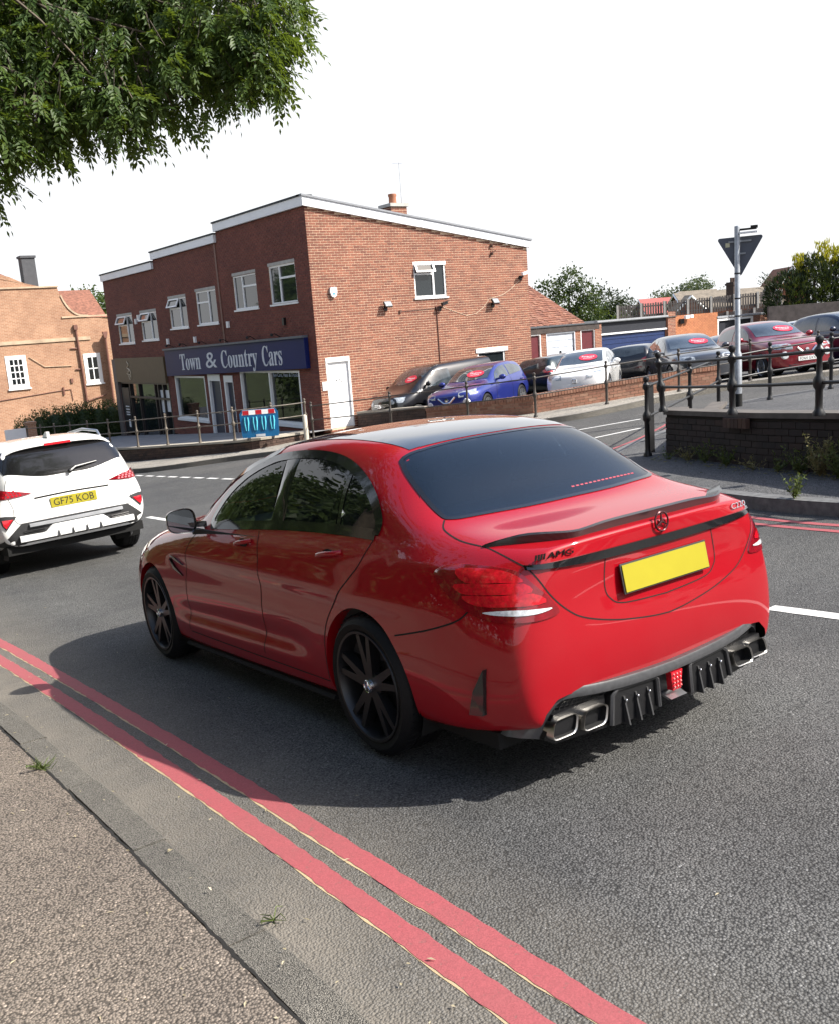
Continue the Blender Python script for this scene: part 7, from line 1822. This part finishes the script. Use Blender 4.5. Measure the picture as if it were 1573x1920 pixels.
def build_white_crossover():
    y0, x0, yaw = 12.62, 3.0, radians(2.5)
    z0 = G(x0, y0); sl = -.078
    fw = Vector((-sin(yaw), cos(yaw), sl)).normalized(); up = Vector((-.02, .078, 1)).normalized(); rt = fw.cross(up).normalized(); up = rt.cross(fw)
    root = empty('white_crossover_car', (x0, y0, z0), Matrix((rt, fw, up)).transposed(),
                 'white crossover with yellow rear plate, driving ahead of the red saloon', 'car')
    P = backdark(plain('white_shell_paint', (.80, .80, .79), .25, coat=1.0, vary=.02)); PT = plain('white_trim_paint', (.78, .78, .78), .3, coat=.6, vary=.02)
    root.scale = (1.08, 1.08, 1.08)
    bm, bvh = hatch_shell(levels=3)
    Y = Vector((0, 1, 0)); DL = Vector((1, 0, 0)); DD = Vector((0, 0, -1)); DG = Vector((0, .8, -.6))
    me = bpy.data.meshes.new('body')
    bm.to_mesh(me); me.materials.append(P); link('body', me, root)
    # rear glass runs across the tailgate
    rg = [[-.66, -.60, 1.10], (-.3, -.75, 1.09), (0, -.76, 1.088), (.3, -.75, 1.09), [.66, -.60, 1.10], (.67, -.55, 1.22), [.60, -.45, 1.385], (.3, -.48, 1.41), (0, -.5, 1.415), (-.3, -.48, 1.41), [-.60, -.45, 1.385], (-.67, -.55, 1.22)]
    panel(bvh, rg, DG, 'rear_window', M_BLKGLOSS, root, off=.006, cell=.06, n=4)
    sl_ = MB(); prev = None
    for k in range(25):
        x = -.62 + 1.24 * k / 24; e = (abs(x) / .62) ** 4
        h = bvh.ray_cast(Vector((x, -.40, 3)), DD)[0]
        cur = [sl_.vert((x, -.36, h.z + .012)), sl_.vert((x, -.60 + .06 * e, h.z - .022 - .02 * e)), sl_.vert((x, -.60 + .06 * e, h.z - .048 - .02 * e)), sl_.vert((x, -.40, h.z - .05))]
        if prev:
            for i in range(3): sl_.face((prev[i], cur[i], cur[i + 1], prev[i + 1]))
        prev = cur
    spo = sl_.build('roof_spoiler', PT, root, smooth=40)
    b = MB(); b.box((0, -.598, 1.432), (.30, .012, .026)); b.build('high_red_strip', M_REDLENS, spo)  # brake lamp in the spoiler edge
    b = MB(); b.tube([(.02, -.80, 1.10), (.10, -.77, 1.14), (.36, -.735, 1.165)], [.014, .012, .006], 6); b.ball((.02, -.80, 1.10), .026, 8, 6); b.build('rear_wiper', M_BLKSATIN, root, smooth=60)
    # side windows (right flank is seen edge-on)
    dlo = [[-.35, 1.12], (.3, 1.10), (1.0, 1.07), [1.80, 1.02], (1.6, 1.16), (1.3, 1.32), (1.0, 1.41), (.5, 1.435), (.1, 1.42), (-.2, 1.36), [-.40, 1.25]]
    panel(bvh, [([-.8, *p] if isinstance(p, list) else (-.8, *p)) for p in dlo], DL, 'side_window', M_BLKGLOSS, root, off=.004, cell=.1, mirror=True)
    ws = [[-.6, 1.12, 1.4], (0, 1.2, 1.4), [.6, 1.12, 1.4], [.66, 1.85, 1.05], (0, 2.02, 1.05), [-.66, 1.85, 1.05]]
    panel(bvh, ws, DD, 'windscreen', M_BLKGLOSS, root, off=.004, cell=.15, n=4)
    b = MB()
    for s in (-1, 1):
        b.tube([(s * .60, .95, 1.44), (s * .60, .90, 1.50), (s * .595, .3, 1.535), (s * .59, -.25, 1.50), (s * .59, -.33, 1.44)], [.012, .016, .018, .016, .012], 8)
    b.build('roof_rail', M_ALLOY, root, smooth=60)
    b = MB(); b.prism([(-.015, -.10, 1.51), (-.015, -.30, 1.50), (-.015, -.32, 1.565), (-.015, -.25, 1.57)], (.03, 0, 0)); b.build('roof_aerial', PT, root)
    # tail lights
    for s in (-1, 1):
        d = Vector((-s * .55, .83, 0))
        o = panel(bvh, [[s * .43, -.80, .925], (s * .62, -.79, .975), (s * .76, -.68, 1.01), (s * .83, -.55, 1.005), [s * .87, -.45, .97], (s * .86, -.55, .925), (s * .78, -.72, .905), (s * .62, -.80, .905)], d, 'tail_light', M_DARKLENS, root, off=.012, cell=.03, n=4)
        e = MB()
        for r in range(3):
            for k in range(7):
                x = .56 + .042 * k + .01 * r; z = .925 + .025 * r
                if k == 0 and r == 2: continue
                h = bvh.ray_cast(Vector((s * x, -2, z)) , Y)
                if h[0] is None: continue
                n = h[1]; q = h[0] + n * .016; rr = Vector((-n.y, n.x, 0)).normalized()
                uu = Vector((0, 0, 1)); w, hh = rr * .014, uu * .009
                e.poly([q - w - hh, q + w - hh, q + w * .8 + hh, q - w * .8 + hh])
        e.build('brake_lamp', M_REDLENS if s < 0 else plain('pale_red_lens', (.75, .22, .25), .15, coat=1), o)
        # reflectors
        o = panel(bvh, [[s * .66, -.83, .70], (s * .76, -.80, .72), [s * .80, -.74, .72], [s * .79, -.76, .62], [s * .77, -.79, .56]], d, 'reflector_surround', M_BLKPLAST, root, off=.01, cell=.03, n=3)
        panel(bvh, [(s * .70, -.83, .675), (s * .785, -.77, .68), (s * .78, -.77, .62), (s * .765, -.79, .585)], d, 'reflector', M_REDLENS, o, off=.016, cell=.03, spl=False)
    # tailgate crease, plate
    g = MB(); seam(bvh, [(-.42, -.85, .865), (0, -.85, .875), (.42, -.85, .865)], Y, width=.018, mb=g, off=.003, mirror=False)
    seam(bvh, [(-.66, -.6, 1.10), (-.70, -.7, .98), (-.66, -.8, .80), (-.60, -.83, .60), (0, -.85, .575)], Y, width=.006, mb=g); g.build('panel_gap', M_GAP, root)
    hp = bvh.ray_cast(Vector((0, -2, .785)), Y)[0]; yp = hp.y - .008
    b = MB(); b.box((0, yp, .785), (.52, .006, .111)); pl = b.build('number_plate', M_PLATEY, root)
    place_text('plate_lettering', 'GF75 KOB', M_INK, pl, (0, yp - .004, .785), (1, 0, 0), (0, 0, 1), .1, .0006, fit=(.455, .077))
    # lower bumper
    low = [[-.80, -.6, .44], (-.62, -.8, .60), (-.55, -.84, .615), (0, -.85, .62), (.55, -.84, .615), (.62, -.8, .60), [.80, -.6, .44], (.79, -.7, .37), (0, -.80, .36), (-.79, -.7, .37)]
    panel(bvh, low, Y, 'bumper_cladding', M_BLKPLAST, root, off=.008, cell=.06, n=4)
    for zz, w, hh, mt, nm in ((.575, 1.06, .045, plain('grey_trim', (.30, .31, .33), .35), 'bumper_strip'), (.44, 1.30, .075, M_ALLOY, 'skid_plate')):
        b = MB(); prev = None
        for k in range(33):
            x = -w / 2 + w * k / 32; u = abs(x) / (w / 2)
            ys_ = [h[0].y for h in (bvh.ray_cast(Vector((x, -2, zz + q_)), Y) for q_ in (-.03, 0, .04, .08, .12)) if h[0] is not None]; y = min(ys_[:3] if zz > .5 else ys_) if ys_ else -.76
            dz = .0 if zz > .5 else (.075 * max(0, 1 - max(0, u - .45) / .12) if u < .57 else 0)
            cur = [b.vert((x, y - .008, zz + hh / 2 + dz)), b.vert((x, y - .035, zz + hh / 2 + dz - .006)), b.vert((x, y - .035, zz - hh / 2 + .01)), b.vert((x, y - .008, zz - hh / 2))]
            if prev:
                for i in range(3): b.face((prev[i], cur[i], cur[i + 1], prev[i + 1]))
            else: b.face(cur[::-1])
            prev = cur
        b.face(prev); o = b.build(nm, mt if nm == 'bumper_strip' else PT, root, smooth=40)
    for x in (-.24, -.08, .08, .24):
        b = MB(); b.prism([(x - .012, -.89, .40), (x + .012, -.89, .40), (x, -.885, .475)], (0, .03, 0)); b.build('skid_notch', M_BLKPLAST, o)
    for s in (-1, 1):
        b = MB()
        for k in range(3): b.tube([(s * .38, -.845, .50 - .022 * k + .01), (s * .60, -.815, .515 - .022 * k)], .006, 6)
        b.build('bumper_grille', M_BLKGLOSS, root)
    # arch cladding
    for ay in (0, 2.588):
        for s in (-1, 1):
            b = MB(); prev = None
            for k in range(29):
                a = radians(-20 + 220 * k / 28)
                cur = []
                for rr_, off in ((.378, .004), (.385, .014), (.43, .012), (.44, .0)):
                    yy, z = ay + rr_ * cos(a), .335 + rr_ * sin(a)
                    h = bvh.ray_cast(Vector((s * 2, yy, max(z, .30))), Vector((-s, 0, 0)))
                    x = h[0].x if h[0] is not None else s * .85
                    cur.append(b.vert((x + s * off, yy, z)))
                if prev:
                    for i in range(3): b.face((prev[i], cur[i], cur[i + 1], prev[i + 1]) if s > 0 else (prev[i + 1], cur[i + 1], cur[i], prev[i]))
                prev = cur
            b.build('arch_cladding', M_BLKPLAST, root, smooth=60)
    u = MB()
    for y in (0, 2.588):
        for s in (-1, 1):
            make_wheel(root, s * .895, y, .335, .335, .222, .215, 'multi', M_BLKSATIN, s); arch_liner(u, y, .335, .39, .86, .55, s)
    u.box2((-.78, -.72, .27), (.78, -.38, .37)); u.box2((-.80, .40, .24), (.80, 2.2, .30)); u.box2((-.6, 2.9, .27), (.6, 3.25, .33)); u.box2((-.54, -.4, .25), (.54, 3.0, .32))
    u.build('underbody', M_GAP, root)
    for s in (-1, 1):
        m = MB(); m.ball((s * 1.0, 1.72, 1.07), 1, 14, 8, s=(.11, .08, .08)); m.build('door_mirror', PT, root, smooth=60)
build_white_crossover()
# ---------------------------------------------------------------- parked cars
M_CARGLASS = plain('car_glass', (.040, .050, .058), .06, coat=1.0, vary=.6, scale=2.2)
P_WHITE = plain('white_car_paint', (.80, .80, .79), .25, coat=1.0, vary=.02)
M_STICK = plain('sticker_red', (.55, .03, .06), .4); M_STICKW = plain('sticker_white', (.80, .74, .74), .5)
def van_shell():
    T = [
     [(-.95,.70,.40),(0,.76,.30),(3.1,.76,.28),(3.75,.55,.28)],
     [(-.95,.84,.42),(-.7,.90,.36),(0,.92,.30),(3.1,.92,.28),(3.5,.85,.28),(3.85,.62,.30)],
     [(-.95,.86,.55),(0,.94,.50),(3.1,.94,.48),(3.5,.88,.46),(3.85,.68,.46)],
     [(-.95,.87,.75),(0,.95,.72),(3.1,.95,.70),(3.5,.90,.66),(3.85,.72,.64)],
     [(-.95,.87,.95),(0,.95,.94),(3.1,.94,.92),(3.5,.88,.86),(3.85,.70,.80)],
     [(-.95,.86,1.12),(0,.94,1.12),(3.0,.93,1.06),(3.4,.86,.98),(3.85,.66,.90)],
     [(-.95,.85,1.25),(0,.93,1.25),(2.6,.92,1.20),(3.1,.88,1.10),(3.4,.80,1.04),(3.85,.60,.97)],
     [(-.95,.84,1.35),(0,.91,1.35),(2.4,.90,1.30),(2.9,.86,1.20),(3.2,.78,1.12),(3.45,.70,1.08),(3.85,.52,1.02)],
     [(-.95,.80,1.65),(0,.86,1.66),(1.8,.85,1.64),(2.4,.83,1.50),(2.9,.80,1.28),(3.2,.70,1.16),(3.45,.62,1.11),(3.85,.46,1.04)],
     [(-.95,.72,1.90),(0,.76,1.92),(1.7,.75,1.91),(2.1,.74,1.82),(2.5,.74,1.60),(2.95,.72,1.31),(3.2,.60,1.18),(3.45,.52,1.13),(3.85,.38,1.05)],
     [(-.95,.55,1.95),(0,.58,1.97),(1.7,.57,1.96),(2.1,.57,1.86),(2.5,.58,1.64),(2.95,.58,1.34),(3.2,.48,1.2),(3.45,.42,1.14),(3.85,.30,1.06)],
     [(-.95,.28,1.97),(0,.30,1.985),(1.7,.30,1.975),(2.1,.30,1.875),(2.5,.30,1.655),(2.95,.30,1.35),(3.2,.26,1.21),(3.45,.22,1.15),(3.85,.16,1.065)],
     [(-.95,0,1.975),(0,0,1.99),(1.7,0,1.98),(2.1,0,1.88),(2.5,0,1.66),(2.95,0,1.355),(3.2,0,1.212),(3.45,0,1.152),(3.85,0,1.068)]]
    st = [-.95, -.85, -.6, -.2, .3, .9, 1.4, 1.75, 2.0, 2.25, 2.5, 2.75, 2.95, 3.15, 3.35, 3.6, 3.8, 3.85]
    return car_shell(T, st, lambda x, z: -1.0 + .06 * (abs(x) / .85) ** 3, lambda x, z: 3.98 - .10 * (abs(x) / .7) ** 2.5 - max(0, z - .7) * .2, [(0, .34, .385), (3.1, .34, .385)], levels=2, creases=[((0, 6), 6, None, .2)])

def parked(name, pos, heading, mat, label, scale=(1, 1, 1), kind='hatch', plate=None, sticker=True, wheel='multi', wmat=None, z=None, grille='bar', lamp='std', roofmat=None, raw=None):
    """heading: forward direction in plan; built in car space, wheels on the ground"""
    h = Vector((heading[0], heading[1])).normalized(); x, y = pos; zg = CPZ(x, y) if z is None else z
    e = .8; sl = (CPZ(x + h.x * e, y + h.y * e) - CPZ(x - h.x * e, y - h.y * e)) / (2 * e); fw = Vector((h.x, h.y, sl)).normalized(); rt = Vector((h.y, -h.x, 0)); rs = (CPZ(x + rt.x * .5, y + rt.y * .5) - CPZ(x - rt.x * .5, y - rt.y * .5)); rt = Vector((rt.x, rt.y, rs)).normalized(); rt = (rt - fw * rt.dot(fw)).normalized()
    root = empty(name, (x, y, zg), Matrix((rt, fw, rt.cross(fw))).transposed(), label, 'van' if kind == 'van' else 'car', 'cars for sale parked in the car park')
    kx, ky, kz = scale; DL = Vector((1, 0, 0)); DF = Vector((0, -.8, -.6)); FY = Vector((0, -1, 0))
    if kind == 'van':
        bm, bvh = van_shell(); WB, R = 3.1, .34; nose = 3.95
        ws = [[-.70, 1.98, 1.86], (0, 2.05, 1.88), [.70, 1.98, 1.86], [.74, 2.90, 1.36], (0, 3.08, 1.30), [-.74, 2.90, 1.36]]
        wins = [[[1.35, 1.22], [2.72, 1.20], (2.5, 1.42), (2.2, 1.66), [1.9, 1.74], [1.4, 1.74]]]; bz = 1.2; hz = (.80, .97); gz = (.70, .86); hx = (.42, .80); pz = .52; myz = (2.62, 1.32); trackx = .93
    else:
        H = 1.537 * kz; bm, bvh = hatch_shell(WB=2.588 * ky, W=1.805 * kx, H=H); WB, R = 2.588 * ky, .335; nose = WB + .80
        zz = lambda v: (v - .3) * kz + .3
        ws = [[-.57 * kx, 1.13 * ky, zz(1.42)], (0, 1.22 * ky, zz(1.46)), [.57 * kx, 1.13 * ky, zz(1.42)], [.64 * kx, 1.86 * ky, zz(1.09)], (0, 2.03 * ky, zz(1.07)), [-.64 * kx, 1.86 * ky, zz(1.09)]]
        wins = [[[.72 * ky, zz(1.06)], [1.72 * ky, zz(1.02)], (1.55 * ky, zz(1.18)), (1.3 * ky, zz(1.31)), [1.02 * ky, zz(1.385)], [.70 * ky, zz(1.40)]], [[-.32 * ky, zz(1.12)], [.64 * ky, zz(1.07)], [.62 * ky, zz(1.40)], (.2 * ky, zz(1.39)), (-.1 * ky, zz(1.35)), [-.36 * ky, zz(1.24)]]]
        hz = (zz(.70), zz(.82)); gz = (zz(.56), zz(.74)); hx = (.36 * kx, .72 * kx); pz = zz(.46); myz = (1.62 * ky, zz(1.07)); trackx = .895 * kx
    me = bpy.data.meshes.new('body'); bm.to_mesh(me); bm.free(); me.materials.append(mat); link('body', me, root)
    wsc = panel(bvh, ws, DF, 'windscreen', M_CARGLASS, root, off=.008, cell=.12, n=4)
    for w in wins: panel(bvh, [([-.8, *p] if isinstance(p, list) else (-.8, *p)) for p in w], DL, 'side_window', M_CARGLASS, root, off=.007, cell=.12, mirror=True, n=3)
    if kind != 'van':
        rg = [[-.58 * kx, -.60 * ky, zz(1.14)], (0, -.72 * ky, zz(1.12)), [.58 * kx, -.60 * ky, zz(1.14)], [.54 * kx, -.45 * ky, zz(1.40)], (0, -.5 * ky, zz(1.42)), [-.54 * kx, -.45 * ky, zz(1.40)]]
        panel(bvh, rg, Vector((0, .8, -.6)), 'rear_window', M_CARGLASS, root, off=.006, cell=.12, n=3)
    for s in (-1, 1):
        d = Vector((-s * .5, -.8, -.3)).normalized()
        hl = [[s * hx[0], nose - .05, hz[0]], [s * hx[0] * .98, nose - .1, hz[0] + (hz[1] - hz[0]) * .7], (s * (hx[0] + hx[1]) / 2, nose - .2, hz[1]), [s * hx[1], nose - .5, hz[1] + .05], (s * hx[1] * .98, nose - .3, hz[0] + .02)]
        L = panel(bvh, hl if s > 0 else hl[::-1], d, 'headlight', M_LAMPGLASS, root, off=.010, cell=.05, n=3)
        if lamp == 'round':
            m = MB(); q = bvh.ray_cast(Vector((s * .56 * kx, 6, hz[0] - .14)), FY)[0] or Vector((s * .56, nose - .1, hz[0] - .14)); m.lathe([(0, .035), (.085, .03), (.105, .0), (.105, -.06)], 18, q, 'y'); m.build('round_lamp', M_CLEAR, root, smooth=50)
        else:
            m = MB(); q = bvh.ray_cast(Vector((s * .60 * kx, 6, pz - .05)), FY)[0]
            if q: m.lathe([(0, .02), (.05, .015), (.06, -.03)], 12, q, 'y'); m.build('fog_lamp', M_CLEAR, root)
        m = MB(); m.ball((s * (trackx + .10), myz[0], myz[1]), 1, 12, 7, s=(.11, .07, .075)); m.tube([(s * (trackx - .12), myz[0] + .02, myz[1] - .05), (s * (trackx + .05), myz[0], myz[1] - .03)], .03, 5); m.build('door_mirror', roofmat or (M_BLKSATIN if kind == 'van' else mat), root, smooth=60)
        tl = [[s * .50 * kx, -.82, .92], (s * .66 * kx, -.80, 1.0), [s * .82 * kx, -.55, .99], (s * .84 * kx, -.55, .88), [s * .6 * kx, -.83, .86]]
        if kind != 'van': panel(bvh, tl, Vector((-s * .5, .85, 0)), 'tail_light', M_REDLENS, root, off=.010, cell=.06, n=3)
    g = [[-.38 * kx, nose, gz[0]], [-.42 * kx, nose, gz[1]], (0, nose, gz[1] + .01), [.42 * kx, nose, gz[1]], [.38 * kx, nose, gz[0]], (0, nose, gz[0] - .02)]
    gp = panel(bvh, g, FY, 'grille', M_BLKGLOSS, root, off=.008, cell=.06, n=3)
    lw = [[-.5 * kx, nose, pz - .18], [-.55 * kx, nose, pz - .07], [.55 * kx, nose, pz - .07], [.5 * kx, nose, pz - .18]]
    panel(bvh, lw, FY, 'lower_grille', M_BLKPLAST, root, off=.008, cell=.08, spl=False)
    gy = bvh.ray_cast(Vector((0, 6, (gz[0] + gz[1]) / 2)), FY)[0]
    if grille == 'vee':
        m = MB()
        for s in (-1, 1): m.tube([(0, gy.y + .02, gz[0] + .02), (s * .10, gy.y + .02, gz[0] + .03), (s * .26, gy.y - .0, gz[1])], .028, 6)
        m.lathe([(0, .035), (.05, .03), (.055, .0)], 16, (0, gy.y, (gz[0] + gz[1]) / 2 + .02), 'y'); m.build('grille_badge', M_CHROME, gp, smooth=50)
    elif grille == 'bars':
        for k in range(3):
            m = MB(); zz_ = gz[0] + (gz[1] - gz[0]) * (.2 + .3 * k); m.tube([(-.38 * kx, gy.y - .03, zz_), (0, gy.y + .015, zz_), (.38 * kx, gy.y - .03, zz_)], .012, 5); m.build('grille_bar', M_CHROME, gp)
        m = MB(); m.lathe([(0, .03), (.055, .02), (.06, 0)], 14, (0, gy.y, (gz[0] + gz[1]) / 2), 'y'); m.build('grille_badge', M_CHROME, gp, smooth=50)
    else:
        m = MB(); m.tube([(-.06, gy.y + .01, gz[0] + .03), (-.045, gy.y + .012, gz[1] - .04), (.045, gy.y + .012, gz[1] - .04), (.06, gy.y + .01, gz[0] + .03), (-.06, gy.y + .01, gz[0] + .03)], .010, 5); m.build('grille_badge', M_CHROME, gp)
    if plate:
        q = bvh.ray_cast(Vector((0, 6, pz)), FY)[0]; m = MB(); m.box((0, q.y + .015, pz), (.52, .012, .111)); p = m.build('number_plate', M_PLATEW, root)
        place_text('plate_lettering', plate, M_INK, p, (0, q.y + .0225, pz), (-1, 0, 0), (0, 0, 1), .1, .0006, fit=(.44, .075))
    m = MB(); panel(bvh, [[-.30, nose, pz + .085], [.30, nose, pz + .085], [.30, nose, pz + .095], [-.30, nose, pz + .095]], FY, 'bumper_line', M_GAP, root, off=.004, cell=.1, spl=False)
    sm = MB()
    for pts in ([(-.8, .67 * ky, bz if kind == 'van' else zz(1.03)), (-.88, .66 * ky, .7), (-.86, .68 * ky, .36)], [(-.8, 1.75 * ky if kind != 'van' else 2.75, 1.0), (-.88, 1.85 * ky if kind != 'van' else 2.6, .7), (-.86, 1.86 * ky if kind != 'van' else 2.55, .36)]): seam(bvh, pts, DL, width=.012, off=.004, mb=sm)
    sm.build('panel_gap', M_GAP, root)
    for yy in ((.80 * ky,) if kind == 'van' else (.82 * ky, -.10 * ky)):
        for s in (-1, 1):
            m = MB(); zz_ = .95 if kind == 'van' else .3 + .58 * kz; q = bvh.ray_cast(Vector((s * 2, yy, zz_)), Vector((-s, 0, 0)))[0]
            if q: m.box(q + Vector((s * .012, 0, 0)), (.03, .17, .032)); m.build('door_handle', mat, root)
    if sticker:
        a, b = Vector(ws[0]), Vector(ws[2]); 
        c = Vector((-.20 * kx if kind != 'van' else -.3, (ws[1][1] * .40 + ws[4][1] * .60), 0)); hit = bvh.ray_cast(c + Vector((0, 3, 0)) + Vector((0, 0, 0)) if False else Vector((c.x, c.y, 4)), Vector((0, 0, -1)))
        o, n = hit[0], hit[1]; up = Vector((0, -1, 0)); up = (up - n * up.dot(n)).normalized(); rr = up.cross(n)
        m = MB(); RX, RY = .27 * kx, .20
        m.prism([o + n * .012 + rr * RX * cos(t) + up * RY * sin(t) for t in [2 * pi * k / 28 for k in range(28)]], n * .003); st = m.build('windscreen_sticker', M_STICK, root)
        place_text('sticker_lettering', 'Finance', M_STICKW, st, o + n * .017 + up * .045, rr, up, .1, .0005, fit=(RX * 1.35, .09)); place_text('sticker_lettering', 'available', M_STICKW, st, o + n * .017 - up * .06, rr, up, .1, .0005, fit=(RX * 1.0, .06))
    u = MB()
    for y_ in (0, WB):
        for s in (-1, 1): make_wheel(root, s * trackx, y_, R, R, R * .66, .21, wheel, wmat or M_ALLOY, s, seg=28); arch_liner(u, y_, R, R + .05, trackx - .04, .5, s)
    u.box2((-.75 * kx, .42, .24), (.75 * kx, WB - .42, .32)); u.box2((-.5, -.6, .28), (.5, WB + .55, .34)); u.box2((-.7 * kx, -.70, .30), (.7 * kx, -.36, .36)); u.box2((-.6 * kx, WB + .38, .28), (.6 * kx, WB + .6, .34)); u.build('underbody', M_GAP, root)
    return root
S_ = lambda L, W, H: (W / 1.805, L / 2.588, H / 1.537)
wl_ = (-.42, -.91)
BLK = paint('black_car_paint', (.008, .008, .010), .2, .3, .3); BLU = paint('blue_car_paint', (.018, .030, .21), .15, .3, .35); RED2 = paint('ruby_car_paint', (.22, .008, .018), .12, .3, .35)
GRY = paint('grey_car_paint', (.055, .058, .068), .15, .3, .5); NVY = paint('navy_car_paint', (.010, .014, .035), .15, .3, .35); TEAL = paint('dark_teal_car_paint', (.010, .022, .026), .15, .3, .35); SIL = paint('silver_car_paint', (.50, .51, .53), .08, .3, .5)
pv_ = parked('parked_van', (18.55, 23.85), (-.985, -.10), BLK, 'black van parked against the brick gable wall with red windscreen sticker', kind='van', plate='V80', grille='bars', wheel='five')
pv_.scale = (.9, .84, .85)
parked('parked_car', (18.5, 22.15), (-.88, -.44), BLU, 'bright blue small crossover with red sticker and white front plate, parked beside the van', S_(2.53, 1.765, 1.455), plate='LV19 NJO', grille='vee', lamp='round')
parked('parked_car', (20.9, 22.5), (.98, .2), TEAL, 'dark teal hatchback behind the blue car, its side windows showing', S_(2.5, 1.72, 1.367), sticker=False)
parked('parked_car', (24.4, 25.4), (1, -.1), BLK, 'black car roof just visible behind the dark teal hatchback', S_(2.5, 1.72, 1.50), sticker=False)
parked('parked_car', (20.25, 19.85), (-.80, -.60), P_WHITE, 'white hatchback with red oval windscreen sticker facing the brick edged wall', S_(2.5, 1.70, 1.414), grille='badge')
parked('parked_car', (23.25, 20.9), (.9, .43), BLK, 'black hatchback showing its rear corner and tail light, right of the white hatchback', S_(2.6, 1.78, 1.414), sticker=False)
parked('parked_car', (23.1, 19.0), (-.60, -.80), GRY, 'dark grey people carrier with red oval sticker, facing the low wall', S_(2.7, 1.80, 1.544), grille='badge')
parked('parked_car', (27.2, 20.3), (-.75, -.66), BLK, 'black car half hidden between the grey people carrier and the red car', S_(2.6, 1.78, 1.414), sticker=False)
parked('parked_car', (24.6, 17.5), (-.50, -.87), RED2, 'ruby red small crossover with red sticker and white plate behind the sign post', S_(2.6, 1.86, 1.66), plate='FD64 GVX', grille='vee', lamp='round')
parked('parked_car', (29.0, 18.6), (.95, -.2), SIL, 'silver white estate roof visible behind the red and navy cars', S_(2.7, 1.8, 1.66), sticker=False)
parked('parked_car', (26.6, 16.3), (-.35, -.94), NVY, 'navy crossover with red sticker at the right edge of the picture', S_(2.7, 1.9, 1.70), grille='bars')
